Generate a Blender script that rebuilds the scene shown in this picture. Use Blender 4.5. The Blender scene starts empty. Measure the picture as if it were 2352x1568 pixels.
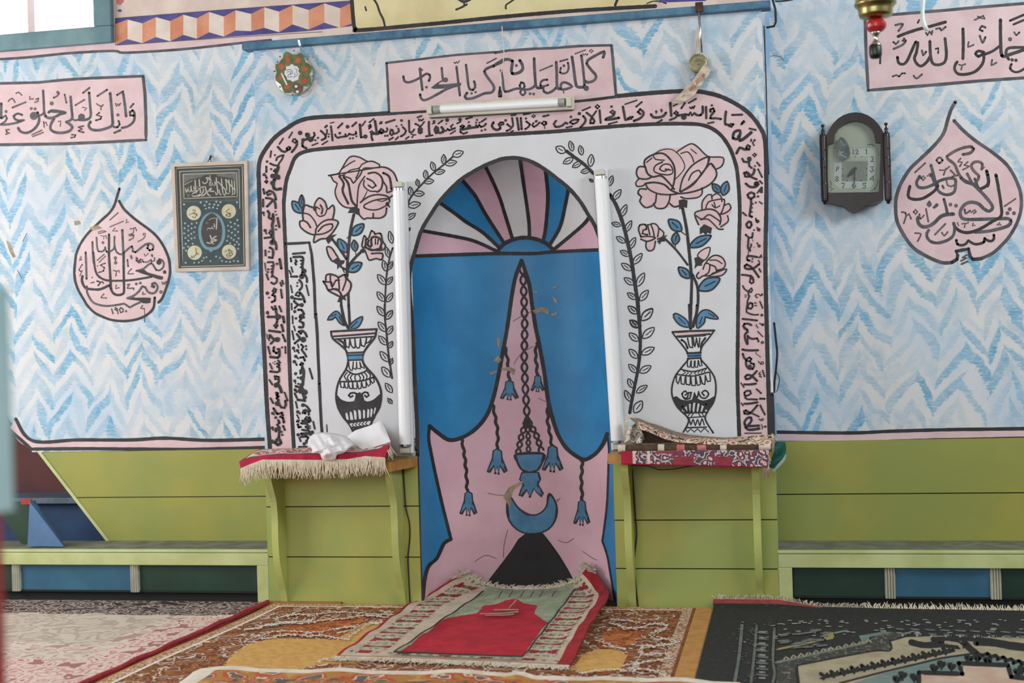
import bpy, bmesh, math, random
from mathutils import Vector
S = bpy.context.scene
COL = S.collection
random.seed(7)

# ------------------------------------------------------------------ camera, world, lights, exposure
F_PX=3000.0; YAW=math.radians(11.5); ROLL=0.030; PITCH=16/3000.0
CX,CY,CZ=1.115,-5.5,1.107
def _basis():
    sy,cy=math.sin(YAW),math.cos(YAW); sp,cp=math.sin(PITCH),math.cos(PITCH)
    F=Vector((-sy*cp,cy*cp,sp)); R0=Vector((cy,sy,0.0)); U0=R0.cross(F)
    c,s=math.cos(ROLL),math.sin(ROLL)
    return F, c*R0-s*U0, c*U0+s*R0
FW,RT,UP=_basis()
cam=bpy.data.cameras.new('camera'); camo=bpy.data.objects.new('camera',cam); COL.objects.link(camo)
cam.sensor_width=36.0; cam.lens=36.0*F_PX/2352; cam.clip_start=0.05
from mathutils import Matrix
_m=Matrix((RT,UP,-FW)).transposed().to_4x4(); _m.translation=Vector((CX,CY,CZ)); camo.matrix_world=_m
cam.dof.use_dof=True; cam.dof.focus_distance=5.5; cam.dof.aperture_fstop=2.3
S.camera=camo
S.view_settings.view_transform='Standard'; S.view_settings.look='None'; S.view_settings.gamma=1.0
S.view_settings.use_curve_mapping=False; S.view_settings.exposure=-0.22
W=bpy.data.worlds.new('daylight'); S.world=W; W.use_nodes=True
_t=W.node_tree; _bg=_t.nodes['Background']
# overcast sky, brightest over the open ground beyond the qibla wall
_g=_t.nodes.new('ShaderNodeTexCoord'); _s=_t.nodes.new('ShaderNodeSeparateXYZ'); _r=_t.nodes.new('ShaderNodeMapRange')
_t.links.new(_g.outputs['Generated'],_s.inputs[0]); _t.links.new(_s.outputs[1],_r.inputs[0])
for _i,_v in enumerate((0.1,0.45,0.55,2.6)): _r.inputs[_i+1].default_value=_v
_bg.inputs[0].default_value=(0.94,0.97,1.0,1); _t.links.new(_r.outputs[0],_bg.inputs[1])
def area_light(name,loc,target,sx,sy,power,color):
    l=bpy.data.lights.new(name,'AREA'); l.shape='RECTANGLE'; l.size=sx; l.size_y=sy; l.energy=power; l.color=color
    o=bpy.data.objects.new(name,l); COL.objects.link(o); o.location=loc
    o.rotation_euler=(Vector(target)-Vector(loc)).to_track_quat('-Z','Y').to_euler(); return o
area_light('window_daylight_right',(3.9,-2.4,3.2),(0.2,0.2,2.2),1.8,1.0,105,(0.93,0.97,1.0))
area_light('window_daylight_left',(-4.6,-2.1,1.9),(0.0,0.1,1.1),2.2,1.7,128,(0.99,0.98,0.97))
area_light('rear_fill',(-0.6,-7.2,2.2),(0.0,0.1,1.2),4.0,1.8,135,(0.97,0.98,1.0))  # added fill behind the camera, not a known window

# ------------------------------------------------------------------ photo pixel -> place
def ray(px,py): return FW+((px-1176)/F_PX)*RT+((784-py)/F_PX)*UP
CAM=Vector((CX,CY,CZ))
def on_y(px,py,Y=0.0):
    d=ray(px,py); return CAM+d*((Y-CY)/d.y)
def on_z(px,py,Z=0.0):
    d=ray(px,py); return CAM+d*((Z-CZ)/d.z)
BACK=0.28                      # side walls stand this far behind the face of the mihrab block
NX,NA,NB,NZ,NC=-0.012,0.427,0.35,1.516,0.403   # niche: axis, half width, depth, springline, rise
def on_niche(px,py,off=0.0):
    a,b,c=NA-off,NB-off,NC-off; d=ray(px,py); o=CAM
    A=(d.x/a)**2+(d.y/b)**2; B=2*((o.x-NX)*d.x/a**2+o.y*d.y/b**2); Cc=((o.x-NX)/a)**2+(o.y/b)**2-1
    D=B*B-4*A*Cc
    if D>0:
        t=(-B+math.sqrt(D))/(2*A); p=o+d*t
        if p.z<=NZ and p.y>=0: return p
    A+=(d.z/c)**2; B+=2*(o.z-NZ)*d.z/c**2; Cc+=((o.z-NZ)/c)**2; D=B*B-4*A*Cc
    if D>0:
        p=o+d*((-B+math.sqrt(D))/(2*A))
        if p.y>=0 and p.z>=NZ-0.01: return p
    return on_y(px,py,-off)

# ------------------------------------------------------------------ materials
def srgb(*c):
    f=lambda v:(v/255/12.92) if v/255<=0.04045 else ((v/255+0.055)/1.055)**2.4
    return tuple(f(v) for v in c)+(1.0,)
class NT:
    def __init__(s,m): s.t=m.node_tree; s.b=s.t.nodes['Principled BSDF']
    def n(s,k): return s.t.nodes.new('ShaderNode'+k)
    def put(s,i,v):
        if hasattr(v,'is_output'): s.t.links.new(v,i)
        else: i.default_value=v
    def m(s,op,a,b=0.0,c=0.0):
        x=s.n('Math'); x.operation=op; s.put(x.inputs[0],a); s.put(x.inputs[1],b); s.put(x.inputs[2],c); return x.outputs[0]
    def ss(s,v,lo,hi,a=0.0,b=1.0):
        x=s.n('MapRange'); x.interpolation_type='SMOOTHSTEP'
        for i,q in enumerate((v,lo,hi,a,b)): s.put(x.inputs[i],q)
        return x.outputs[0]
    def mix(s,f,a,b):
        x=s.n('Mix'); x.data_type='RGBA'; s.put(x.inputs[0],f); s.put(x.inputs[6],a); s.put(x.inputs[7],b); return x.outputs[2]
    def noise(s,v,sc,det=2.0,rough=0.5):
        x=s.n('TexNoise'); s.put(x.inputs['Vector'],v); x.inputs['Scale'].default_value=sc; x.inputs['Detail'].default_value=det; x.inputs['Roughness'].default_value=rough; return x.outputs[0]
    def pos(s): return s.n('NewGeometry').outputs['Position']
    def obj(s): return s.n('TexCoord').outputs['Object']
    def sep(s,v):
        x=s.n('SeparateXYZ'); s.put(x.inputs[0],v); return x.outputs
    def com(s,a,b,c):
        x=s.n('CombineXYZ')
        for i,v in enumerate((a,b,c)): s.put(x.inputs[i],v)
        return x.outputs[0]
    def wn(s,v):
        x=s.n('TexWhiteNoise'); s.put(x.inputs['Vector'],v); return x.outputs['Value']
    def bump(s,h,st,dist=0.004):
        x=s.n('Bump'); s.put(x.inputs['Height'],h); x.inputs['Strength'].default_value=st; x.inputs['Distance'].default_value=dist; s.put(s.b.inputs['Normal'],x.outputs[0])
MATS={}
def mat(name,c,rough=0.7,c2=None,sc=6.0,metal=0.0,bump=0.0,lo=0.35,hi=0.65,stretch=None,bsc=None):
    """plain or two-tone noisy paint"""
    if name in MATS: return MATS[name]
    m=bpy.data.materials.new(name); m.use_nodes=True; t=NT(m); t.b.inputs['Roughness'].default_value=rough; t.b.inputs['Metallic'].default_value=metal
    c=srgb(*c); t.b.inputs['Base Color'].default_value=c; m.diffuse_color=c
    v=t.obj()
    if stretch:
        mp=t.n('Mapping'); mp.inputs['Scale'].default_value=stretch; t.put(mp.inputs[0],v); v=mp.outputs[0]
    if c2: t.put(t.b.inputs['Base Color'],t.mix(t.ss(t.noise(v,sc,4.0,0.6),lo,hi),c,srgb(*c2)))
    if bump: t.bump(t.noise(v,bsc or sc*8,3.0),bump)
    MATS[name]=m; return m

# ------------------------------------------------------------------ mesh helpers
class MB:
    def __init__(s): s.v=[]; s.f=[]; s.mi=[]; s.ms=[]
    def slot(s,m):
        if m not in s.ms: s.ms.append(m)
        return s.ms.index(m)
    def face(s,pts,m):
        i=len(s.v); s.v+= [tuple(p) for p in pts]; s.f.append(tuple(range(i,i+len(pts)))); s.mi.append(s.slot(m))
    def box(s,x0,x1,y0,y1,z0,z1,m,f=None):
        p=[(x,y,z) for z in (z0,z1) for y in (y0,y1) for x in (x0,x1)]
        if f: p=[tuple(f(Vector(q))) for q in p]
        i=len(s.v); s.v+=p; k=s.slot(m)
        for q in ((0,2,3,1),(4,5,7,6),(0,1,5,4),(2,6,7,3),(0,4,6,2),(1,3,7,5)): s.f.append(tuple(i+a for a in q)); s.mi.append(k)
    def prism(s,pts,axis,a,b,m):
        """closed outline pts (two coords) extruded along axis between a and b"""
        def P(p,q):
            return {'x':(q,p[0],p[1]),'y':(p[0],q,p[1]),'z':(p[0],p[1],q)}[axis]
        n=len(pts); s.face([P(p,a) for p in pts],m); s.face([P(p,b) for p in reversed(pts)],m)
        i=len(s.v); s.v+=[P(p,a) for p in pts]+[P(p,b) for p in pts]; k=s.slot(m)
        for j in range(n): s.f.append((i+j,i+(j+1)%n,i+n+(j+1)%n,i+n+j)); s.mi.append(k)
    def tube(s,pts,r,m,n=10,cap=True):
        pts=[Vector(p) for p in pts]; rs=r if isinstance(r,(list,tuple)) else [r]*len(pts); i0=len(s.v); k=s.slot(m)
        ref=None
        for j,p in enumerate(pts):
            d=(pts[min(j+1,len(pts)-1)]-pts[max(j-1,0)]).normalized()
            if ref is None: ref=d.orthogonal().normalized()
            ref=(ref-d*ref.dot(d)).normalized(); q=d.cross(ref)
            for a in range(n):
                t=2*math.pi*a/n; s.v.append(tuple(p+(ref*math.cos(t)+q*math.sin(t))*rs[j]))
        for j in range(len(pts)-1):
            for a in range(n):
                b=(a+1)%n; s.f.append((i0+j*n+a,i0+j*n+b,i0+(j+1)*n+b,i0+(j+1)*n+a)); s.mi.append(k)
        if cap:
            s.f.append(tuple(i0+a for a in reversed(range(n)))); s.mi.append(k)
            e=i0+(len(pts)-1)*n; s.f.append(tuple(e+a for a in range(n))); s.mi.append(k)
    def lathe(s,prof,c,m,n=32,axis='z',pleat=None):
        """prof: (radius, height) pairs around an axis through c"""
        i0=len(s.v); k=s.slot(m); c=Vector(c)
        for r,h in prof:
            for a in range(n):
                t=2*math.pi*a/n; rr=r*(1+(pleat(t,h) if pleat else 0)); u,w=rr*math.cos(t),rr*math.sin(t)
                s.v.append(tuple(c+(Vector((u,w,h)) if axis=='z' else Vector((u,h,w)) if axis=='y' else Vector((h,u,w)))))
        for j in range(len(prof)-1):
            for a in range(n):
                b=(a+1)%n; s.f.append((i0+j*n+a,i0+j*n+b,i0+(j+1)*n+b,i0+(j+1)*n+a)); s.mi.append(k)
    def grid(s,fn,nu,nv,m):
        """fn(i,j)->point; m material or fn(i,j)->material"""
        i0=len(s.v)
        for j in range(nv+1):
            for i in range(nu+1): s.v.append(tuple(fn(i,j)))
        for j in range(nv):
            for i in range(nu):
                a=i0+j*(nu+1)+i; s.f.append((a,a+1,a+nu+2,a+nu+1)); s.mi.append(s.slot(m(i,j) if callable(m) else m))
    def build(s,name,parent=None,smooth=False,bevel=0.0,seg=2):
        me=bpy.data.meshes.new(name); me.from_pydata(s.v,[],s.f)
        for m in s.ms: me.materials.append(m)
        me.polygons.foreach_set('material_index',s.mi)
        if smooth: me.polygons.foreach_set('use_smooth',[True]*len(s.f))
        me.update(); o=bpy.data.objects.new(name,me); COL.objects.link(o)
        if parent:
            o.parent=parent; o.matrix_parent_inverse=parent.matrix_basis.inverted() if parent.type=='EMPTY' else Matrix()
        if bevel:
            bv=o.modifiers.new('bevel','BEVEL'); bv.width=bevel; bv.segments=seg; bv.limit_method='ANGLE'
        return o
def weld(o):
    bm=bmesh.new(); bm.from_mesh(o.data); bmesh.ops.remove_doubles(bm,verts=bm.verts,dist=1e-5); bmesh.ops.recalc_face_normals(bm,faces=bm.faces); bm.to_mesh(o.data); bm.free(); return o
def tag(o,label,cat,group=None,kind=None):
    if label: o['label']=label
    if cat: o['category']=cat
    if group: o['group']=group
    if kind: o['kind']=kind
    return o
def thing(name,label,cat,loc=(0,0,0),group=None):
    o=bpy.data.objects.new(name,None); COL.objects.link(o); o.location=loc; o.empty_display_size=0.05
    return tag(o,label,cat,group)
def struct(o,label=None):
    o['kind']='structure'
    if label: o['label']=label
    return o

# ------------------------------------------------------------------ brush painting on a surface
INK=mat('ink',(38,36,40),0.6,(58,56,60),9.0,lo=0.45,hi=0.75)
GREY=mat('ink_grey',(66,66,72),0.6,(92,90,98),14.0)
BRN=mat('ink_brown',(92,74,78),0.6,(112,94,98),16.0)
PINK=mat('paint_pink',(222,196,200),0.6,(212,182,186),7.0)
WHITE=mat('paint_white',(217,220,226),0.6,(210,212,216),3.0)
LEAF=mat('paint_leaf_blue',(84,142,180),0.6,(68,122,160),12.0)
NBLUE=mat('paint_niche_blue',(48,138,192),0.45,(42,126,180),5.0)
NPINK=mat('paint_niche_pink',(226,186,198),0.5,(218,174,188),5.0)
NGREY=mat('paint_niche_grey',(230,230,230),0.5,(222,222,218),5.0)
CREAM=mat('paint_cream',(226,216,170),0.65,(212,200,150),4.0)
PLASTER=mat('bare_plaster',(178,162,140),0.9,(150,132,112),30.0)
PM={'k':INK,'g':GREY,'n':BRN,'p':PINK,'w':WHITE,'b':LEAF,'B':NBLUE,'P':NPINK,'N':NGREY,'c':CREAM,'x':PLASTER}
def smooth_pts(p,closed,step):
    n=len(p); out=[]
    if n<3 and not closed: 
        a,b=p[0],p[-1]; k=max(1,int(math.dist(a,b)/step)); return [(a[0]+(b[0]-a[0])*i/k,a[1]+(b[1]-a[1])*i/k) for i in range(k+1)]
    for i in range(n if closed else n-1):
        if closed: q=[p[(i+o)%n] for o in (-1,0,1,2)]
        else: q=[p[max(i-1,0)],p[i],p[i+1],p[min(i+2,n-1)]]
        k=max(1,int(math.dist(q[1],q[2])/step))
        for j in range(k):
            t=j/k; a=[]
            for d in (0,1):
                p0,p1,p2,p3=(r[d] for r in q)
                a.append(0.5*(2*p1+(p2-p0)*t+(2*p0-5*p1+4*p2-p3)*t*t+(3*p1-p0-3*p2+p3)*t**3))
            out.append(tuple(a))
    if not closed: out.append(p[-1])
    return out
class Paint:
    """brush strokes and filled shapes traced in photo pixels and laid on a surface of the place"""
    def __init__(s,surf,base=0.0006): s.mb=MB(); s.surf=surf; s.off=base; s.rnd=random.Random(3)
    def P(s,x,y): return s.surf(x,y,s.off)
    def stroke(s,p,w,m,smooth=True,closed=False,step=4.0):
        s.off+=4e-6; m=PM[m] if isinstance(m,str) else m
        if smooth: p=smooth_pts(p,closed,step)
        else:
            q=list(p)+([p[0]] if closed else []); p=[]
            for a,b in zip(q,q[1:]):
                k=max(1,int(math.dist(a,b)/12)); p+=[(a[0]+(b[0]-a[0])*i/k,a[1]+(b[1]-a[1])*i/k) for i in range(k)]
            p.append(q[-1]); closed=False
        if closed: p=p+[p[0]]
        n=len(p); h=w/2; L=[];R=[]; mb=s.mb; k=mb.slot(m)
        if n==1: return s.dot(p[0],h,m)
        for i in range(n):
            a=p[max(i-1,0)]; b=p[min(i+1,n-1)]
            if closed and i in (0,n-1): a,b=p[n-2],p[1]
            dx,dy=b[0]-a[0],b[1]-a[1]; l=math.hypot(dx,dy) or 1; hh=h*(1+0.07*s.rnd.uniform(-1,1)) if w>2.5 else h
            L.append(s.P(p[i][0]-dy/l*hh,p[i][1]+dx/l*hh)); R.append(s.P(p[i][0]+dy/l*hh,p[i][1]-dx/l*hh))
        i0=len(mb.v); mb.v+=[tuple(q) for ab in zip(L,R) for q in ab]
        for i in range(n-1): mb.f.append((i0+2*i,i0+2*i+1,i0+2*i+3,i0+2*i+2)); mb.mi.append(k)
        if w>1.6:
            ends=[] if closed else [0,n-1]
            for i in range(1,n-1):
                v1=(p[i][0]-p[i-1][0],p[i][1]-p[i-1][1]); v2=(p[i+1][0]-p[i][0],p[i+1][1]-p[i][1])
                if v1[0]*v2[0]+v1[1]*v2[1]<0.75*math.hypot(*v1)*math.hypot(*v2): ends.append(i)
            for i in ends: s.dot(p[i],h,m,False)
    def dot(s,c,r,m,lift=True):
        if lift: s.off+=4e-6
        m=PM[m] if isinstance(m,str) else m; n=10 if r<12 else 28
        s.mb.face([s.P(c[0]+r*math.cos(2*math.pi*a/n),c[1]+r*math.sin(2*math.pi*a/n)) for a in range(n)],m)
    def fill(s,p,m,smooth=False):
        s.off+=2e-5; m=PM[m] if isinstance(m,str) else m
        if smooth: p=smooth_pts(p,True,6.0)
        s.mb.face([s.P(*q) for q in p],m)
    def trace(s,crop,text):
        """crop=(x0,y0,x1,width of the view); lines 'op+ink width x y x y ...' in view pixels.
        ops: s smooth stroke, l straight stroke, S closed smooth, L closed straight, f fill, F smooth fill, d dots, o smooth fill + outline(k)"""
        x0,y0,x1,w=crop; k=(x1-x0)/w
        for ln in text.strip().splitlines():
            q=ln.split()
            if not q or q[0][0]=='#': continue
            op,ink=q[0][0],q[0][1:]; wd=float(q[1])*k; c=[float(v)*k for v in q[2:]]
            p=[(x0+c[i],y0+c[i+1]) for i in range(0,len(c)-1,2)]
            if op=='s': s.stroke(p,wd,ink)
            elif op=='l': s.stroke(p,wd,ink,False)
            elif op=='S': s.stroke(p,wd,ink,True,True)
            elif op=='L': s.stroke(p,wd,ink,False,True)
            elif op=='f': s.fill(p,ink)
            elif op=='F': s.fill(p,ink,True)
            elif op=='d':
                for a in p: s.dot(a,wd,ink)
            elif op=='o': s.fill(p,ink[0],True); s.stroke(p,wd,ink[1] if len(ink)>1 else 'k',True,True)
            elif op=='O': s.fill(p,ink[0]); s.stroke(p,wd,ink[1] if len(ink)>1 else 'k',False,True)
    def build(s,name,parent,label=None):
        o=s.mb.build(name,parent)
        if label: o['label']=label
        return o
face0=lambda x,y,o: on_y(x,y,-o)
faceB=lambda x,y,o: on_y(x,y,BACK-o)
# ------------------------------------------------------------------ the room: floor, walls, wainscot, niche
def hatch_material():
    m=bpy.data.materials.new('blue_zigzag_brushwork'); m.use_nodes=True; t=NT(m); t.b.inputs['Roughness'].default_value=0.62
    p=t.pos(); x,y,z=t.sep(p)[0],t.sep(p)[1],t.sep(p)[2]
    n1=t.noise(t.com(x,z,0.0),2.3,2.0); n2=t.noise(t.com(z,x,3.1),2.1,2.0); n3=t.noise(t.com(x,z,7.7),14.0,3.0); n4=t.noise(t.com(x,z,5.0),30.0,3.0)
    xx=t.m('ADD',x,t.m('MULTIPLY',t.m('SUBTRACT',n1,0.5),0.20)); zz=t.m('ADD',z,t.m('MULTIPLY',t.m('SUBTRACT',n2,0.5),0.22))
    xx=t.m('ADD',xx,t.m('MULTIPLY',t.m('SUBTRACT',n3,0.5),0.030)); zz=t.m('ADD',zz,t.m('MULTIPLY',t.m('SUBTRACT',n3,0.5),0.040))
    P,Q=0.196,0.122
    colm=t.m('FLOOR',t.m('DIVIDE',xx,P/2))
    tri=t.m('PINGPONG',xx,P/2)
    jit=t.m('MULTIPLY',t.wn(t.com(colm,1.5,0.0)),0.42)
    band=t.m('ADD',t.m('DIVIDE',t.m('SUBTRACT',zz,t.m('MULTIPLY',tri,1.55)),Q),jit)
    row=t.m('FLOOR',band); fr=t.m('SUBTRACT',band,row)
    r1=t.wn(t.com(colm,row,2.0)); r2=t.wn(t.com(row,colm,9.0))
    hi=t.m('ADD',0.44,t.m('MULTIPLY',r1,0.30))
    bris=t.noise(t.com(t.m('MULTIPLY',x,30.0),t.m('MULTIPLY',z,110.0),0.0),1.0,4.0,0.65)
    soft=t.noise(t.com(x,z,31.0),11.0,3.0,0.6)
    edge=t.m('ADD',fr,t.m('ADD',t.m('MULTIPLY',t.m('SUBTRACT',bris,0.5),0.62),t.m('MULTIPLY',t.m('SUBTRACT',soft,0.5),0.30)))
    mask=t.m('MULTIPLY',t.ss(edge,0.04,0.17),t.m('SUBTRACT',1.0,t.ss(t.m('SUBTRACT',edge,hi),-0.04,0.10)))
    inten=t.m('ADD',0.26,t.m('MULTIPLY',r2,0.74))
    patch=t.ss(t.noise(t.com(x,z,1.3),3.6,3.0),0.30,0.58,0.38,1.0)
    fac=t.m('MULTIPLY',t.m('MULTIPLY',mask,inten),t.m('MULTIPLY',patch,t.ss(bris,0.30,0.60,0.42,1.1)))
    wash=t.m('MULTIPLY',t.ss(soft,0.40,0.68),t.m('MULTIPLY',t.ss(t.noise(t.com(z,x,17.0),5.0,2.0),0.38,0.64),0.42))
    fac=t.m('MINIMUM',t.m('MAXIMUM',fac,wash),1.0)
    base=t.mix(t.ss(t.noise(t.com(x,z,4.0),3.0,3.0),0.4,0.72),srgb(216,217,219),srgb(196,210,224))
    base=t.mix(t.ss(t.noise(t.com(x,z,14.0),1.7,4.0),0.52,0.75,0.0,0.6),base,srgb(214,208,196))
    blue=t.mix(t.ss(n3,0.35,0.65),srgb(84,162,198),srgb(120,178,212))
    blue=t.mix(t.ss(t.noise(t.com(x,z,21.0),2.0,2.0),0.5,0.68,0.0,0.5),blue,srgb(96,158,178))
    t.put(t.b.inputs['Base Color'],t.mix(fac,base,blue)); t.bump(t.noise(t.com(x,z,2.0),18.0,3.0),0.15,0.003)
    return m
HATCH=hatch_material()
GREEN=mat('wainscot_green',(174,172,88),0.5,(152,166,92),2.2,bump=0.12,bsc=25)
GREENO=mat('wainscot_green_ochre',(160,156,72),0.5,(142,150,74),2.0,bump=0.12,bsc=25)
GREENP=mat('frame_pale_green',(196,204,146),0.5,(180,188,124),5.0,bump=0.1)
GAP=mat('board_gap',(52,54,22),0.9)
RAILB=mat('rail_blue',(52,94,126),0.6,(84,128,154),14.0,bump=0.1)
FLOORM=mat('floor_boards',(96,84,66),0.8,(70,60,46),3.0)
BX0,BX1,TOPZ=-1.145,1.090,2.497
# floor
mb=MB(); mb.box(-5,5,-7.5,1.2,-0.08,0.0,FLOORM); struct(mb.build('floor'))
mb=MB(); mb.box(-5,5,-7.5,BACK+0.12,3.6,3.68,mat('added_ceiling_boards',(196,190,170),0.7,(176,168,146),3.0)); struct(mb.build('added_ceiling'))
m_=mat('unseen_wall_plaster',(176,172,160),0.8,(160,156,146),2.0)
mb=MB(); mb.box(5.0,5.1,-7.5,BACK+0.12,0.0,3.6,m_); struct(mb.build('unseen_wall_east'))  # unseen; added, like the ceiling, to shut out sky light
# board helper: planks as one mesh with real grooves between them
def planks(mb,x0,x1,zs,yf,yb,m,cut=None):
    for a,b in zip(zs,zs[1:]): mb.box(x0,x1,yf,yb,a+0.0035,b-0.0015,m)
    mb.box(x0,x1,yf+0.006,yb,zs[0],zs[-1],GAP)
# side walls
ZS=0.6715                       # top of the green wainscot
DIAG=[on_y(20,956,BACK),on_y(74,1026,BACK),on_y(252,1243,BACK)]
def side_wall(name,x0,x1):
    mb=MB(); mb.box(x0,x1,BACK,BACK+0.12,ZS,TOPZ+0.01,HATCH); o=struct(mb.build(name)); return o
WL=MB(); ZU=on_y(300,112,BACK).z
d0,d1,d2=[(v.x,v.z) for v in DIAG]
sl=(d0[1]-d1[1])/(d0[0]-d1[0]); xt=d1[0]+(0.98-d1[1])/sl
WL.prism([(BX0+0.02,ZS),(d1[0],ZS),(xt,0.98),(-5,0.98),(-5,ZU),(BX0+0.02,ZU)],'y',BACK,BACK+0.12,HATCH)
WL=struct(WL.build('wall_left'))
WR=side_wall('wall_right',BX1-0.02,5.0)
# upper wall above the ledge, with the window opening
zw0=on_y(150,108,BACK).z; xw1=on_y(262,60,BACK).x
UPM=mat('upper_wall_cream',(222,206,196),0.7,(206,186,178),5.0)
mb=MB(); mb.box(xw1,BX0+.02,BACK,BACK+0.12,ZU,3.6,UPM); mb.box(BX0+.02,BX1,BACK,BACK+0.12,TOPZ+0.01,3.6,UPM); mb.box(BX1,5.0,BACK,BACK+0.12,TOPZ+0.01,3.6,HATCH); mb.box(-5,xw1,BACK,BACK+0.12,ZU,zw0,UPM); mb.box(-5,-3.75,BACK,BACK+0.12,zw0,3.6,UPM); mb.box(-3.75,xw1,BACK,BACK+0.12,3.45,3.6,UPM)
WU=struct(mb.build('wall_upper'))
# mihrab block with the niche opening
mb=MB()
ARCHPX=[(950,587),(954,574),(968,529),(989,493),(1010,462),(1034,435),(1060,411),(1084,396),(1111,381),(1135,371),(1158,364),(1191,363),(1222,372),(1253,390),(1278,409),(1306,432),(1332,462),(1351,493),(1365,516),(1375,541),(1384,572)]
arc=[(on_y(x,y,0).x,on_y(x,y,0).z) for x,y in smooth_pts(ARCHPX,False,8)][::-1]
arc=[(NX+NA,NZ)]+[(min(NX+NA,max(NX-NA,a)),max(NZ,b)) for a,b in arc[1:-1]]+[(NX-NA,NZ)]
for (za,zb,m) in ((ZS-0.02,NZ,HATCH),):
    mb.face([(BX0,0,za),(NX-NA,0,za),(NX-NA,0,zb),(BX0,0,zb)],m); mb.face([(NX+NA,0,za),(BX1,0,za),(BX1,0,zb),(NX+NA,0,zb)],m)
mb.face([(BX0,0,NZ),(NX-NA,0,NZ),(NX-NA,0,TOPZ),(BX0,0,TOPZ)],HATCH); mb.face([(NX+NA,0,NZ),(BX1,0,NZ),(BX1,0,TOPZ),(NX+NA,0,TOPZ)],HATCH)
for a,b in zip(arc,arc[1:]): mb.face([(b[0],0,b[1]),(a[0],0,a[1]),(a[0],0,TOPZ),(b[0],0,TOPZ)],HATCH)
SIDEB=mat('block_edge_blue',(150,190,224),0.6,(206,216,226),5.0)
mb.face([(BX1,0,0),(BX1,BACK,0),(BX1,BACK,TOPZ),(BX1,0,TOPZ)],SIDEB); mb.face([(BX0,BACK,0),(BX0,0,0),(BX0,0,TOPZ),(BX0,BACK,TOPZ)],HATCH)
mb.face([(BX0,0,TOPZ),(BX1,0,TOPZ),(BX1,BACK+.12,TOPZ),(BX0,BACK+.12,TOPZ)],UPM)
WC=struct(mb.build('wall_center'))
# wainscot on the block: two bays of boards
zz=[0.0,on_y(800,1279,0).z,on_y(800,1163,0).z,ZS-0.02]
mb=MB()
planks(mb,BX0,NX-NA-0.001,zz,-0.004,0.02,GREEN)
zr=[0.0,on_y(1600,1306,0).z,on_y(1600,1194,0).z,ZS-0.02]
planks(mb,NX+NA+0.001,BX1,zr,-0.004,0.02,GREEN)
mb.build('wainscot',WC)
# wainscot on the side walls above the benches
zb=on_y(400,1141,BACK).z
mb=MB()
for a,b in ((0.20,zb),(zb,ZS)):
    xa=d2[0]+(a-d2[1])/sl; xb=d2[0]+(b-d2[1])/sl
    mb.prism([(xa,a+0.003),(BX0+0.02,a+0.003),(BX0+0.02,b-0.0015),(xb,b-0.0015)],'y',BACK-0.004,BACK+0.05,GREENO)
xa=d2[0]+(0.20-d2[1])/sl; xb=d2[0]+(ZS-d2[1])/sl
mb.prism([(xa,0.2),(BX0+0.02,0.2),(BX0+0.02,ZS),(xb,ZS)],'y',BACK+0.003,BACK+0.05,GAP)
e=0.012
mb.prism([(xa-e,0.2),(xa+e*.6,0.2),(xb+e*.6,ZS),(xb-e,ZS)],'y',BACK-0.010,BACK+0.05,GREENP)
mb.build('wainscot',WL)
zb=on_y(2000,1134,BACK).z
mb=MB(); planks(mb,BX1-0.02,5.0,[0.0,0.20,zb,ZS],BACK-0.004,BACK+0.05,GREENO); mb.build('wainscot',WR)
# the niche: half-elliptic shaft under a quarter dome, painted in fields
def inside(p,poly):
    x,y=p; c=False; n=len(poly)
    for i in range(n):
        (x1,y1),(x2,y2)=poly[i],poly[i-1]
        if (y1>y)!=(y2>y) and x<(x2-x1)*(y-y1)/(y2-y1)+x1: c=not c
    return c
def to_px(p):
    d=Vector(p)-CAM; w=d.dot(FW); return (1176+F_PX*d.dot(RT)/w, 784-F_PX*d.dot(UP)/w)
SPR=[(930,589),(1040,585),(1142,582),(1222,582),(1276,578),(1400,572)]
DIV=[[(955,527),(1045,543),(1091,554),(1142,577)],[(1000,458),(1045,490),(1070,509),(1109,534),(1147,569)],[(1055,405),(1091,449),(1116,493),(1157,557)],
 [(1110,372),(1131,415),(1148,455),(1160,493),(1177,548)],[(1193,358),(1202,419),(1214,503),(1216,546)],[(1252,385),(1258,452),(1253,523),(1246,556)],[(1307,425),(1298,472),(1286,521),(1262,563)],[(1358,488),(1339,516),(1273,572)]]
SUN=[(1142,580),(1150,567),(1166,555),(1196,546),(1227,548),(1253,558),(1274,577)]
CURT=[(1198,598),(1184,636),(1175,682),(1168,733),(1161,776),(1153,818),(1145,862),(1133,914),(1117,955),(1091,986),(1060,1005),(1032,1010),(1009,996),(987,978)]
CURL=[(987,978),(985,1006),(991,1042),(1003,1100),(1018,1166),(1036,1238)]
CURL2=[(1036,1238),(1020,1248),(1004,1281),(985,1300),(976,1331),(971,1380)]
CURTR=[(1198,598),(1207,625),(1216,656),(1222,700),(1230,751),(1237,784),(1245,827),(1251,863),(1258,914),(1268,958),(1283,1001),(1304,1032),(1334,1053),(1350,1053),(1370,1039),(1385,1019),(1394,996)]
CURR=[(1394,996),(1398,1032),(1397,1066),(1394,1149),(1389,1199),(1383,1242)]
CURR2=[(1383,1242),(1394,1275),(1401,1314),(1412,1380)]
MOUND=[(1112,1345),(1135,1315),(1156,1288),(1176,1261),(1190,1238),(1208,1224),(1247,1224),(1265,1247),(1285,1275),(1305,1308),(1324,1345)]
D_=[list(smooth_pts(d,False,6)) for d in DIV]
seq=[(900,589)]+[]
def sector(a,b): return a+b[::-1]
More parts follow.
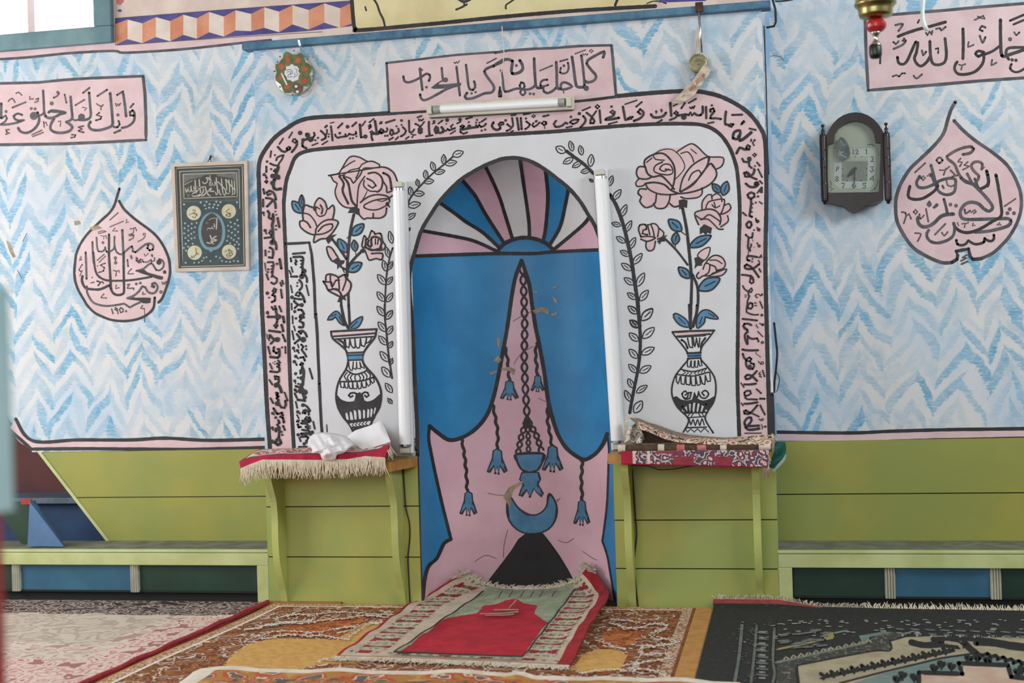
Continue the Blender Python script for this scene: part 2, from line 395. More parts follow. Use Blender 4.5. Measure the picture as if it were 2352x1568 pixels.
SECT=[(sector([(930,470),(930,588),(1142,582)],D_[0])[0:3]+D_[0][::-1],NPINK),
 (D_[0]+D_[1][::-1]+[(950,470)],NGREY),(D_[1]+D_[2][::-1]+[(990,380)],NBLUE),(D_[2]+D_[3][::-1]+[(1060,350)],NPINK),
 (D_[3]+D_[4][::-1]+[(1150,340)],NGREY),(D_[4]+D_[5][::-1]+[(1240,340)],NPINK),(D_[5]+D_[6][::-1]+[(1300,380)],NBLUE),(D_[6]+D_[7][::-1]+[(1370,440)],NGREY),
 (D_[7]+[(1274,578),(1410,572),(1420,480)],NPINK)]
PINKP=CURT+CURL[1:]+CURL2[1:]+[(965,1440),(1425,1440)]+CURR2[::-1]+CURR[::-1][1:]+CURTR[::-1][1:]
SUNP=SUN
def niche_mat(c):
    x,y=to_px(c)
    if inside((x,y),SUNP): return NBLUE
    if c.z>NZ-0.06:
        ys=None
        for a,b in zip(SPR,SPR[1:]):
            if a[0]<=x<=b[0]: ys=a[1]+(b[1]-a[1])*(x-a[0])/(b[0]-a[0])
        if ys is None: ys=588 if x<930 else 572
        if y<ys:
            for poly,m in SECT:
                if inside((x,y),poly): return m
            return NPINK
    return NPINK if inside((x,y),PINKP) else NBLUE
mb=MB(); NU,NV,NW=120,250,66
def npt(u,v):
    th=math.pi*(1-u/NU)
    if v<=NV: return Vector((NX+NA*math.cos(th),NB*math.sin(th),NZ*v/NV))
    ph=math.pi/2*(v-NV)/NW
    r=math.cos(ph); h=math.sin(ph)
    return Vector((NX+NA*r*math.cos(th),NB*r*math.sin(th),NZ+NC*h))
PTS=[[npt(u,v) for u in range(NU+1)] for v in range(NV+NW+1)]
mb.grid(lambda i,j:PTS[j][i],NU,NV+NW,lambda i,j:niche_mat((PTS[j][i]+PTS[j+1][i+1])/2))
NICHE=mb.build('mihrab_niche',WC,smooth=True)
# lines, lamp, tassels painted inside the niche
pt=Paint(lambda x,y,o:on_niche(x,y,o+0.001))
pt.stroke([(948,588)]+SPR[1:-1]+[(1386,573)],8,'k')
for d in DIV: pt.stroke([(d[0][0]*.86+d[1][0]*.14,d[0][1]*.86+d[1][1]*.14)]+d[1:],8,'k')
pt.stroke(SUN,9,'k')
pt.stroke(CURT,9,'k'); pt.stroke(CURL,7,'k'); pt.stroke(CURL2,8,'k'); pt.stroke(CURTR,9,'k'); pt.stroke(CURR,4,'k'); pt.stroke(CURR2,4,'k')
pt.fill(MOUND,mat('ink_mound',(20,19,20),0.7,(28,26,27),6.0))
def chain(path,amp,per,w):
    p=smooth_pts(path,False,2.0); s=0; A=[];Bq=[]
    for i,q in enumerate(p):
        a,b=p[max(i-1,0)],p[min(i+1,len(p)-1)]; l=math.dist(a,b) or 1; nx,ny=-(b[1]-a[1])/l,(b[0]-a[0])/l
        if i: s+=math.dist(p[i-1],q)
        o=amp*math.sin(math.pi*s/per); A.append((q[0]+nx*o,q[1]+ny*o)); Bq.append((q[0]-nx*o,q[1]-ny*o))
    pt.stroke(A,w,'k',step=3); pt.stroke(Bq,w,'k',step=3)
chain([(1199,606),(1202,650),(1205,740),(1204,820),(1206,880),(1209,930),(1211,964)],6.5,25,5.2)
chain([(1211,964),(1198,1000),(1190,1040)],5.5,17,5); chain([(1211,964),(1213,1000),(1214,1043)],4.5,15,4.5); chain([(1211,964),(1231,998),(1243,1034)],5.5,17,5)
TAS=[(0,0),(-.36,.10),(-.44,.42),(-.95,.98),(-.78,1.0),(-.30,.72),(-.20,1.06),(-.02,.74),(.14,1.08),(.26,.72),(.74,1.0),(.95,.95),(.46,.42),(.38,.10)]
def tassel(x,y,hw,h):
    p=[(x+a*hw,y+b*h) for a,b in TAS]; pt.fill(p,'b'); pt.stroke(p,max(4,hw*.26),'k',False,True)
for x,y,hw,h in ((1170,874,20,40),(1235,861,15,35),(1142,1031,22,52),(1269,1023,23,55),(1076,1129,19,50),(1336,1148,18,53)): tassel(x,y,hw,h)
for q in ([(1160,797),(1166,828),(1168,853),(1170,874)],[(1233,788),(1230,815),(1233,843),(1234,862)],[(1132,930),(1137,955),(1143,993),(1142,1030)],[(1258,928),(1258,968),(1263,996),(1267,1022)],[(1060,1007),(1065,1032),(1071,1083),(1073,1127)],[(1334,1056),(1337,1066),(1335,1100),(1337,1146)]):
    z=smooth_pts(q,False,3); pt.stroke([(x+1.6*math.sin(i*.85),y) for i,(x,y) in enumerate(z)],7,'k')
bowl=[(1187,1044),(1190,1060),(1199,1076),(1216,1083),(1233,1078),(1243,1062),(1246,1043)]
pt.fill(bowl,'b'); pt.fill([(1186,1043),(1246,1041),(1244,1050),(1230,1056),(1210,1058),(1192,1053)],'k'); pt.stroke(bowl,8,'k',closed=True)
t7=[(1200,1086),(1195,1100),(1203,1112),(1194,1136),(1199,1138),(1210,1124),(1217,1140),(1225,1121),(1243,1138),(1246,1133),(1234,1112),(1240,1099),(1236,1086)]
pt.fill(t7,'b'); pt.stroke(t7,6,'k',False,True)
cres=[(1170,1142),(1166,1175),(1176,1202),(1199,1220),(1229,1224),(1259,1213),(1275,1189),(1277,1162),(1262,1135),(1256,1164),(1239,1181),(1216,1183),(1189,1167)]
pt.fill(cres,'b',True); pt.stroke(cres,7,'k',closed=True)
for q in ([(1223,713),(1242,705),(1259,708),(1261,722),(1254,719),(1245,716),(1228,720)],[(1141,773),(1152,777),(1145,800),(1142,792)],[(1134,828),(1144,816),(1152,826),(1146,834)],[(1150,846),(1168,842),(1184,848),(1180,862),(1170,852),(1156,850)],[(1123,855),(1141,850),(1140,855),(1126,861)],
          [(1269,678),(1280,688),(1280,696),(1273,693)],[(1265,722),(1280,716),(1281,720),(1270,727)],[(1156,1140),(1168,1120),(1198,1104),(1202,1108),(1180,1124),(1172,1148),(1178,1164),(1170,1166),(1163,1152)],[(1190,1200),(1202,1196),(1198,1203)],[(1276,1148),(1288,1142),(1280,1154)],[(1222,669),(1235,668),(1234,672),(1225,672)],[(1268,661),(1282,655),(1283,658),(1270,663)]): pt.fill(q,'x')
for q in ([(1178,738),(1190,730),(1208,722),(1225,712)],[(1120,1132),(1140,1136),(1158,1137)],[(1180,836),(1194,815),(1215,800),(1226,795)],[(1166,1216),(1158,1250),(1156,1280)],[(1282,1240),(1300,1246),(1318,1236)],[(1236,914),(1258,924)],[(1090,1290),(1115,1275),(1140,1282)],[(1338,1266),(1362,1282),(1372,1286)]): pt.stroke(q,1.2,BRN)
pt.build('niche_painting',NICHE,'painted curtains, hanging lamp chain, tassels, crescent and black mound')
# black outline round the opening, on the wall face
pf=Paint(face0,0.0012)
pf.stroke([(959,1046),(958,981),(953,879),(948,760),(944,707),(940,656),(942,618),(950,587)]+ARCHPX[1:]+[(1388,600),(1396,700),(1404,860),(1410,1000),(1414,1040)],9,'k')
pf.stroke([(959,1046),(962,1150),(965,1280),(971,1392)],6,'k'); pf.stroke([(1414,1040),(1416,1150),(1417,1280),(1419,1392)],5,'k')
pf.build('niche_outline',WC)
# ------------------------------------------------------------------ painted border and white field round the niche
OUT_=[(621,1040),(618,1000),(613,930),(608,828),(604,751),(601,682),(597,503),(595,427),(594,392),(598,365),(611,341),(631,316),(657,296),(687,278),(723,270),(815,265),(978,254),(1100,245),(1319,231),(1413,221),(1503,213),(1579,209),(1617,212),(1656,222),(1694,241),(1722,262),(1744,290),(1757,322),(1760,400),(1760,480),(1758,600),(1761,750),(1765,894),(1768,1000)]
INN=[(676,1040),(674,1010),(668,904),(663,776),(661,682),(656,580),(652,478),(653,452),(658,414),(667,388),(678,362),(698,349),(739,342),(841,334),(978,323),(1120,311),(1273,302),(1375,293),(1477,286),(1566,284),(1617,288),(1651,306),(1674,336),(1687,368),(1694,401),(1699,478),(1697,580),(1695,748),(1694,879),(1698,1000),(1699,1046)]
so,si=smooth_pts(OUT_,False,8),smooth_pts(INN,False,8)
pb=Paint(face0)
k=60
def resamp(p,n):
    L=[0]
    for a,b in zip(p,p[1:]): L.append(L[-1]+math.dist(a,b))
    out=[];j=0
    for i in range(n+1):
        s=L[-1]*i/n
        while j<len(L)-2 and L[j+1]<s: j+=1
        t=(s-L[j])/((L[j+1]-L[j]) or 1); out.append((p[j][0]+(p[j+1][0]-p[j][0])*t,p[j][1]+(p[j+1][1]-p[j][1])*t))
    return out
ra,rb=resamp(so,160),resamp(si,160)
for i in range(160): pb.mb.face([pb.P(*q) for q in (ra[i],ra[i+1],rb[i+1],rb[i])],PINK)
# white field: quads between the inner line and the niche edge
edge=[(NX-NA-.001,z) for z in (0.66,0.8,1.0,1.2,1.4)]+arc[::-1]+[(NX+NA+.001,z) for z in (1.4,1.2,1.0,0.8,0.66)]
epx=[to_px((x,0,z)) for x,z in edge]
poly=si+epx[::-1]
pb.fill(poly,'w')
# pale blue strip at the right edge of the block, lower down
pb.stroke(so,10,'k'); pb.stroke(si,9,'k')
pb.stroke([(1773,905),(1776,1000),(1778,1046)],9,'k',False)
pb.build('painted_border',WC,'pink writing band with black outlines running round the white field')
# pink stripe lines at the foot of the side walls
def stripe(par,top,bot,name):
    q=Paint(faceB); a,b=smooth_pts(top,False,20),smooth_pts(bot,False,20); n=80; a,b=resamp(a,n),resamp(b,n)
    for i in range(n): q.mb.face([q.P(*v) for v in (a[i],a[i+1],b[i+1],b[i])],PINK)
    q.stroke(top,8,'k',len(top)>4,step=10); q.stroke(bot,8,'k',False); q.build(name,par)
stripe(WL,[(36,962),(75,1012),(180,1010),(300,1010),(380,1006),(480,1011),(622,1008),(720,1006)],[(20,985),(72,1031),(200,1030),(430,1032),(622,1027),(720,1025)],'painted_stripe')
stripe(WR,[(1776,992),(1950,994),(2050,990),(2200,986),(2360,984),(3400,968)],[(1780,1016),(1950,1016),(2150,1010),(2360,1006),(3400,985)],'painted_stripe')
# pink stripe with a black line at the top of the left wall
q=Paint(faceB); top=[(-20,118),(130,105),(262,98),(420,100),(560,86),(622,82)]; bot=[(-20,137),(60,132),(160,122),(260,117),(290,121),(420,113),(560,98),(622,92)]
a,b=resamp(smooth_pts(top,False,20),60),resamp(smooth_pts(bot,False,20),60)
for i in range(60): q.mb.face([q.P(*v) for v in (a[i],a[i+1],b[i+1],b[i])],PINK)
q.stroke(bot,6,'g'); q.build('painted_stripe',WL)
# ------------------------------------------------------------------ calligraphy panels and drops
L1=(0,170,345,2352)
pp=Paint(faceB)
pp.trace(L1,'''
fp 0 -40 145 600 130 1000 90 1400 65 2240 30 2270 300 2285 700 2285 1030 1700 1060 1000 1090 -40 1105
lg 44 -40 148 600 132 1000 92 1400 66 2240 32
lg 48 2240 32 2268 300 2284 700 2284 1030 1700 1062 1000 1092 -40 1107
sg 40 2090 650 2040 645 2035 595 2075 570 2108 620 2105 700 2080 760 2000 820 1910 842
sg 32 2045 520 2090 465
sg 44 1930 310 1955 480 1975 660
sg 34 1832 328 1928 272
sn 24 1810 462 1822 500 1850 470 1862 495 1886 460
dn 28 1847 640
sg 36 1857 735 1872 790 1840 832 1790 832 1750 800
sg 46 1725 300 1745 500 1765 780 1738 822 1600 870 1500 880 1420 860 1388 800 1418 748
sn 34 1525 345 1678 245
sn 22 1512 465 1550 492 1600 505
sn 22 1618 480 1582 505 1580 560
sn 30 1555 605 1515 640 1590 668 1575 702 1500 725
sg 36 1790 920 1885 880
sg 42 1395 290 1410 480 1422 640 1390 700 1300 720 1230 712
sn 34 1300 295 1402 215
sn 30 1180 488 1322 402
dg 56 1277 672
sg 30 1230 715 1170 724 1120 690
sn 18 1290 520 1357 535 1325 568
sg 42 1105 355 1120 540 1132 680 1095 728 1040 750
sg 46 1040 750 1100 790 1132 835 1090 890 980 920 860 910 790 860 800 780 845 700
sn 28 1012 320 1040 450
sn 20 912 742 950 735 942 815
sn 30 1305 815 1230 832 1282 860 1230 890 1310 912
sn 26 1122 950 1182 955 1170 985 1110 996
sg 44 762 600 810 572 900 580 1022 605 940 628 870 668 780 690 715 665 690 600
Fg 0 770 580 830 560 930 575 1020 590 1030 612 900 610 800 605
dn 34 810 460
sg 40 675 260 685 450 692 590 720 665
dn 26 905 285
sn 28 925 300 900 340 840 372
dg 66 530 655
sg 44 585 600 612 690 605 760 560 835 480 900 390 922 310 890 285 845
sg 34 600 655 650 640 690 605
dn 26 490 540 550 545
sn 24 468 355 466 395 520 388
sn 26 565 395 600 380 595 425 548 442
sn 30 195 525 402 440
sn 24 130 425 190 380 235 442
sn 22 250 300 292 285 340 330
sg 38 345 640 280 618 215 660 245 712 310 730 372 722 250 765 100 790 -30 790
sg 32 25 695 88 650 108 692 85 740 20 782
sg 40 20 460 18 690
dn 26 95 587
sn 24 500 950 655 880
sn 24 512 978 677 915
sn 22 682 745 692 830
sn 20 690 775 720 755 738 802
sn 24 92 872 145 868
sn 24 105 885 100 905 148 925 90 942
''')
pp.build('calligraphy_panel',WL,'pink rectangle with black border and brushed Arabic line')
T1=(880,95,1150,2352); T2=(1140,95,1420,2352)
pp=Paint(face0,0.0010)
pp.trace((880,95,1150,2352),'''
fp 0 70 430 700 360 1100 310 1500 265 2200 215 3000 150 3600 105 4560 60 4590 500 4640 1080 4000 1160 3400 1205 1600 1330 110 1420
lg 46 72 432 700 362 1100 312 1500 268 2200 218 2352 210
lg 50 70 430 90 800 120 1425
sg 50 405 700 425 790 490 820 600 795 760 715 860 650 930 670 940 720 915 790
sg 50 735 545 750 680 785 970
fg 0 705 560 745 520 810 575 770 600 730 600
dg 30 867 917
sg 46 1172 530 1185 680 1200 790
dg 52 1250 770
Fg 0 955 930 1080 830 1160 780 1210 790 1130 830 1110 860 1300 850 1550 830 1560 880 1380 930 1010 950
sg 52 1540 850 1400 905 1250 965 1100 1050 900 1155 800 1175 750 1120 740 1060
sg 50 1468 510 1490 700 1535 1080
sn 26 1420 420 1445 440 1470 410 1490 435 1525 390
sg 50 1658 470 1680 650 1710 900 1750 965 1800 970 1840 920 1840 860 1820 800
dg 26 1770 1040 1850 1015
sg 56 2400 405 2250 470 2050 560 2040 640 2120 760 2200 870 2220 950 2170 1020 2030 1040 1900 1095 1780 1140 1660 1145 1635 1100 1680 1030
sg 30 2080 435 2265 340
''')
pp.trace(T2,'''
lg 50 -30 220 240 175 700 145 1100 130 1600 90 2220 75
lg 52 2220 78 2260 500 2310 1060
sg 60 -60 480 60 400 160 350 250 350 310 380 300 480 290 580 310 620 380 620 460 590 510 530 500 450 450 365
dg 30 387 467
sg 50 90 560 120 720 150 940 220 965 400 910 600 930 720 880 760 830
sg 44 480 790 450 850 490 930 545 870 530 810 485 790
sg 44 500 920 460 980 510 1040 560 990 540 930
dg 30 650 1010 720 1015
sg 56 730 330 735 500 755 800 760 860 800 900 870 890
sg 44 985 740 910 745 855 790 850 850 900 870 1000 840
sg 50 900 880 920 970 980 1000 1080 960 1160 890
sg 30 840 565 1080 465
sg 56 1155 400 1165 600 1170 860 1200 920
sg 50 1250 920 1245 830 1300 790 1380 810 1460 870 1380 910 1280 930 1200 910
sg 40 1380 410 1395 500 1370 590 1300 620 1230 600 1245 510
dg 30 1303 470
sg 34 1230 385 1375 345
sg 58 1460 300 1490 500 1530 800 1570 880 1700 880
dg 55 1735 905
sg 50 1640 270 1670 500 1695 750 1700 850
sg 56 2060 310 2080 200 1900 280 1760 370 1745 430 1830 550 1910 640 1920 710 1860 770 1750 790 1710 760
sn 28 1520 240 1720 165
sn 22 1670 235 1690 270 1720 240 1750 265 1765 240
Sn 26 1830 155 1795 185 1830 215 1865 185
sk 20 1290 960 1305 1000
''')
pp.build('calligraphy_panel',WC,'pink rectangle with grey border above the top lamp')
# left drop
A4=(160,430,400,2352); A5=(160,580,400,2352)
pp=Paint(faceB)
dl=[(1120,30),(1060,230),(1000,420),(900,570),(750,710),(600,850),(400,1050),(240,1280),(150,1500),(130,1620),(105,1900),(110,1980),(130,2130),(200,2320),(320,2530),(400,2660),(560,2820),(760,2920),(950,2985),(1200,3010),(1450,2985),(1650,2920),(1800,2820),(1890,2700),(1915,2480)]
dr=[(1115,310),(1200,460),(1300,570),(1500,740),(1800,960),(1980,1130),(2120,1340),(2200,1520),(2240,1650),(2260,1900),(2230,2080),(2160,2300),(2080,2500),(2000,2590)]
k5=240/2352
pp.fill([(160+x*k5,430+y*k5) for x,y in dl[2:]+[(1960,2560)]+dr[::-1]],'p')
pp.stroke([(160+x*k5,430+y*k5) for x,y in dl],6.0,'k'); pp.stroke([(160+x*k5,430+y*k5) for x,y in dr],6.2,'k')
pp.trace(A4,'''
sn 30 905 735 1090 575
sn 30 910 890 1205 765
sn 28 1285 725 1275 800 1325 780
sn 28 1020 920 970 980 1075 980
sn 24 640 1010 740 980 820 995 650 1045
sn 26 1360 940 1440 930 1430 1030
sn 28 1440 920 1480 910 1505 975
sn 24 700 1090 770 1100 765 1160
sn 24 775 1100 820 1090 825 1150
dn 36 750 1245
sn 36 1400 1090 1340 1060 1400 1050 1440 1080 1430 1140 1340 1190
dn 34 1360 1080
sn 30 1660 1080 1660 1040 1700 1040 1700 1100 1640 1170 1540 1220
sg 56 1185 960 1200 1300 1215 1600
sk 54 885 1060 885 1400 890 1700
sg 44 1010 1110 1010 1300 1060 1460 1150 1510 1210 1500
sg 50 1220 1470 1400 1330 1420 1440 1480 1460 1620 1350 1720 1280 1810 1265 1880 1310 1870 1400 1800 1420 1750 1370 1770 1300
sg 44 605 1130 620 1350 650 1440 720 1450 790 1400 800 1350
sg 42 800 1360 830 1450 900 1450 990 1390 1010 1300
sg 46 512 1230 525 1550 540 1700
sg 48 360 1460 365 1700
''')
pp.trace(A5,'''
sg 50 360 0 370 200 380 590
sk 50 535 0 550 200 580 400 640 520 760 600 900 630 1200 630 1450 610 1700 570 1850 540
sk 58 880 0 900 300 920 620 930 800 970 900 1050 950 1150 950 1210 920 1225 840 1220 600 1215 300 1215 0
sg 46 1500 410 1650 370 1750 290 1840 240 1900 310 1950 390 2020 400 2100 340 2120 240 2070 160 2010 150
dk 62 2010 215
Fk 0 1500 410 1680 380 1750 440 2000 510 2110 540 2090 610 1960 590 1850 540 1780 520 1620 470
dk 44 2138 437
sn 30 620 170 775 40
sn 30 665 215 805 80
sn 36 800 240 700 280 780 340 760 410 655 445
dn 18 628 300
dn 42 1030 120 1035 230
sn 40 1030 120 1035 230
sn 40 1300 160 1315 310
sn 30 1390 365 1310 470 1430 475
fn 0 1350 70 1390 45 1425 120 1385 165
sn 34 990 400 1050 420 1040 520
sn 30 1050 420 1110 400 1115 440
sn 26 1680 30 1700 80 1770 20
fn 0 1820 60 1850 20 1890 70 1860 115
sn 36 1500 110 1500 180 1560 230 1620 210 1640 160 1660 210 1760 210 1830 160 1840 200 1910 180 1910 120
sn 44 1520 130 1540 200 1600 150 1560 220
sn 30 260 90 225 170 270 155
sn 28 285 265 210 390 240 420 280 410 230 520
sk 58 290 530 275 620 320 750 400 810 640 830 780 790 890 740 930 820
dn 20 508 560
sn 30 480 680 550 665
sk 36 615 640 690 670 640 740
sk 30 690 670 730 655 760 690
sg 50 385 760 390 880 440 1000 530 1120 680 1180 850 1200 1050 1180 1230 1150 1290 1190 1350 1230 1450 1180 1620 1100
Fk 0 1280 1020 1400 980 1460 1010 1830 1020 1820 1130 1650 1140 1590 1090 1300 1050
sg 54 1300 1025 1440 970 1560 870 1640 760 1700 780 1750 870 1830 915 1920 900 1980 800 1960 720 1910 680 1860 700 1850 760 1900 780
dk 36 1890 760
dn 34 1500 705 1590 685
sn 30 1050 730 1040 810 1110 790
sn 36 1300 720 1350 710 1300 800 1440 800 1440 830
sn 30 770 930 710 1010 830 1020
sn 30 1650 890 1640 940 1700 930
dn 44 2055 885
sn 34 2080 670 2100 710 2130 670 2140 710 2175 650
sg 34 945 1270 975 1370
sg 30 1060 1300 1020 1280 1030 1240 1065 1260 1090 1375
sg 34 1150 1240 1120 1280 1150 1350 1200 1330 1200 1270 1150 1240
dn 30 1268 1318
sn 30 1640 1190 1600 1250 1680 1260
sk 16 1680 1250 1690 1400 1685 1560
''')
pp.build('calligraphy_drop',WL,'pink teardrop with black Arabic writing and the digits of a year')
# right drop
B6=(2040,220,2352,2352); B7=(2040,400,2352,2352)
pp=Paint(faceB); k6=312/2352
dl=[(1165,105),(1090,240),(1030,420),(980,600),(900,740),(740,920),(560,1090),(400,1240),(300,1380),(210,1540),(140,1760),(130,1960),(150,2150),(220,2320),(330,2500),(450,2640),(600,2740),(800,2840),(960,2890),(1100,2885),(1190,2830),(1205,2760),(1180,2690),(1390,2650),(1420,2780),(1470,2830),(1600,2820),(1800,2730),(1950,2600),(2100,2430),(2230,2200),(2300,1960),(2295,1700),(2240,1520),(2160,1350),(2050,1190),(1920,1070),(1750,940),(1500,770),(1300,600),(1140,430)]
pp.fill([(2040+x*k6,220+y*k6) for x,y in dl[2:]],'p')
pp.stroke([(2040+x*k6,220+y*k6) for x,y in dl[:20]],8.2,'g'); pp.stroke([(2040+x*k6,220+y*k6) for x,y in dl[19:27]],8.4,'k',False); pp.stroke([(2040+x*k6,220+y*k6) for x,y in dl[26:]],8.0,'g')
pp.trace(B6,'''
sn 54 1295 1015 1420 990 1480 920 1440 880 1300 900 1150 960 1020 1050 1030 1090 1150 1190 1210 1330 1290 1440 1400 1500 1500 1530
sn 34 465 1325 640 1165
Sn 40 890 1065 840 1115 885 1165 940 1115
sg 54 740 1200 790 1380 830 1550
Sn 30 608 1385 575 1430 605 1460 640 1420
sn 26 680 1390 715 1350 720 1395
sn 28 890 1285 980 1285 1060 1225
sn 30 1000 1260 960 1370
sn 34 1080 1290 1150 1360
sn 30 1255 1085 1210 1140 1280 1150 1240 1220
sn 28 1380 1145 1320 1200 1400 1220 1290 1280
sn 52 1620 1270 1630 1180 1560 1140 1470 1160 1440 1230 1500 1320 1570 1390 1540 1470 1480 1540 1420 1450 1370 1350
sn 20 1630 1270 1670 1235
sk 58 1705 1300 1740 1480 1720 1560
sk 58 1865 1370 1905 1560
sg 46 540 1390 490 1500 520 1580
''')
pp.trace(B7,'''
sg 56 745 0 800 130 830 200
sg 54 550 40 490 140 520 220 620 235 760 190 900 110 1060 70 1160 90 1165 200 1140 310 1040 355 940 340 870 290 840 220 850 160
sn 36 1150 100 1110 40 1200 20
sn 30 1010 110 1030 190 1100 210 1140 190
sn 42 940 200 960 240
sk 54 375 210 345 370 400 425 520 435 640 400 800 290 860 200
sk 58 1720 0 1740 140 1690 210 1590 260
sg 60 1260 60 1340 130 1460 170 1540 240 1640 340 1760 480 1810 580 1750 640 1660 600 1560 510 1430 485 1320 530 1250 640 1260 730 1330 780 1600 780 1900 770 2080 770 2125 820 2080 890 1900 950 1700 990 1500 1000
sg 50 1500 80 1560 240
sk 56 1870 20 1910 250 1950 500 1955 720 1800 820 1640 920 1480 990 1340 1010 1220 970 1150 900 1135 850
sg 54 1140 860 1150 960 1120 1070 1010 1150 850 1190 730 1160 670 1080 670 1020 700 970
sg 64 1130 690 1000 700 900 740 800 840 700 900 600 910 530 860 510 780 520 745
sg 50 965 430 1000 560 1025 680
dg 44 710 515
fg 0 690 470 720 450 760 530 710 580 660 530
fg 0 760 580 830 500 870 510 870 550 800 600
dn 34 1078 525 1175 545
sn 34 655 600 695 820
sn 32 235 655 300 670 310 720 270 850
sn 32 310 720 360 690 395 770
Sn 32 475 610 440 655 475 690 505 650
sn 28 540 690 560 770 620 710
sn 30 465 1020 565 1035 510 1160
sn 36 810 1045 990 860
sn 32 930 1010 970 1065 1030 1000
sn 26 1280 860 1330 850 1320 920
sn 24 1340 860 1390 835
sn 22 1200 840 1220 890
sn 26 1470 850 1460 890 1500 885
sn 26 1930 840 1890 875 1950 875
sn 30 2015 555 2205 425
dn 36 2105 605 2065 675 2178 675
sn 36 1325 610 1340 680 1420 630
sn 30 1440 660 1500 620 1520 650 1480 680
sk 48 1830 1050 1830 1120 1780 1160 1710 1140 1670 1110 1660 1170 1600 1200 1500 1210 1420 1170 1390 1150 1350 1200 1280 1230 1200 1210 1180 1140
sn 30 1260 1500 1350 1450 1290 1440 1360 1400
sn 34 1270 1555 1375 1510
''')
pp.build('calligraphy_drop',WR,'large pink teardrop with brown and black Arabic writing')
# right box
R1=(1980,0,2352,2352)
pp=Paint(faceB)
pp.trace(R1,'''
fp 0 45 250 500 210 1200 150 1700 100 2420 45 2420 1130 1700 1170 900 1245 90 1310 60 800
lg 44 45 250 500 208 1200 150 1700 104 2420 45
lg 46 45 250 60 800 90 1310 900 1245 1700 1175 2420 1125
sk 30 265 830 262 920
sg 34 485 365 590 350 530 450
sk 46 525 530 620 490 800 430 1000 380 1210 320
sg 30 810 330 830 290
sg 30 930 480 950 510 980 460 1010 500 1020 450
sg 30 1075 420 1130 410 1150 440 1215 390
sg 30 455 610 490 640 530 600
sg 34 630 600 590 590 610 560 635 590 590 650 460 710
sk 44 515 830 530 910 590 935 650 890 720 740 780 610 810 620 790 760 760 850 800 930 860 960 940 900 980 830
sk 44 985 600 990 750 1005 870 1040 930 1120 940 1200 900 1225 780 1205 560
sg 32 870 735 890 800 930 750
sg 28 1070 710 1105 700 1105 770
sk 46 1465 420 1470 620 1465 850
sg 28 1550 610 1540 680 1620 650
sg 26 1635 290 1700 260 1760 230 1780 270 1720 260 1680 240
sg 36 1790 400 1740 380 1710 430 1750 450
sg 34 1710 520 1750 620 1790 540
sk 44 1770 760 1690 740 1650 780 1690 820 1750 790 1770 840 1740 940 1640 1040 1500 1080 1390 1070 1345 1010 1350 950 1380 900
sg 26 1410 940 1450 950 1440 1010
sg 26 1450 950 1500 930
sk 40 1780 790 1900 740 2010 660
sk 50 2010 290 2010 500 2020 760 2050 820 2120 800 2300 740 2420 700
sk 44 2420 690 2200 690 2110 710 2090 790 2130 860
dk 26 2180 870 2235 875
dg 32 2150 570
sg 30 2210 470 2240 510 2285 470
sk 36 2150 300 2350 215
sk 32 2200 355 2400 270
sk 36 2170 930 2150 990 2200 1040 2280 1040 2400 970
sg 30 1890 870 1880 945 1950 910
sg 28 445 1110 500 1090 540 1110 580 1065 625 1065
sg 30 750 1100 790 1140 870 1080
''')
pp.build('calligraphy_panel',WR,'pink rectangle with black Arabic line behind the hanging brass lamp')
# ------------------------------------------------------------------ the writing that runs round the border
pt=Paint(face0,0.0016)
pt.trace((590,250,830,2352),'''
sk 50 2320 350 2335 500 2345 640
sk 46 2145 390 2235 305
dk 44 2040 400
sk 42 2225 515 2235 555 2170 585 2110 575 2080 560 2050 600 2010 620 1990 570
sk 46 1990 620 1900 630 1820 650 1775 620 1760 575
dk 32 1865 545
dk 24 2095 665 2160 660 2240 615
sk 44 1825 425 1925 325
sk 46 1665 390 1685 550 1702 710
sk 26 1650 320 1735 300
dk 28 1540 410 1570 380
sk 40 1575 470 1580 520 1560 580
sk 50 1440 495 1520 570 1550 620 1540 660 1460 700
dk 22 1620 570 1612 625
sk 34 1470 800 1590 725
sk 46 1285 535 1300 590 1270 640 1190 650
dk 60 1140 590 1210 690
sk 50 1110 560 1130 620 1180 680 1210 720 1260 690
dk 44 1040 700
sk 56 1140 680 1060 700 1020 780 1030 840 1110 885
dk 26 1375 650 1315 705
sk 34 1245 820 1370 770
dk 52 972 540
sk 34 720 650 795 525
Sk 44 820 680 800 730 860 765 890 720 860 680
sk 54 895 720 900 800 860 880 785 970
sk 36 505 790 590 665
sk 52 470 855 560 950 630 970 690 920
Sk 46 720 850 670 890 690 930 740 910 750 870
sk 40 320 950 300 1085
dk 24 405 1040
sk 44 435 1155 450 1100 520 1060 595 1040
sk 40 600 1045 560 1140 500 1220 470 1300
dk 32 228 1185
sk 48 300 1230 380 1265 470 1280
sk 48 470 1270 475 1350 440 1450 420 1540
dk 26 318 1355
Sk 36 410 1350 380 1390 420 1420 450 1380
sk 38 212 1300 205 1420
dk 32 160 1475
sk 36 160 1470 200 1500 210 1560
''')
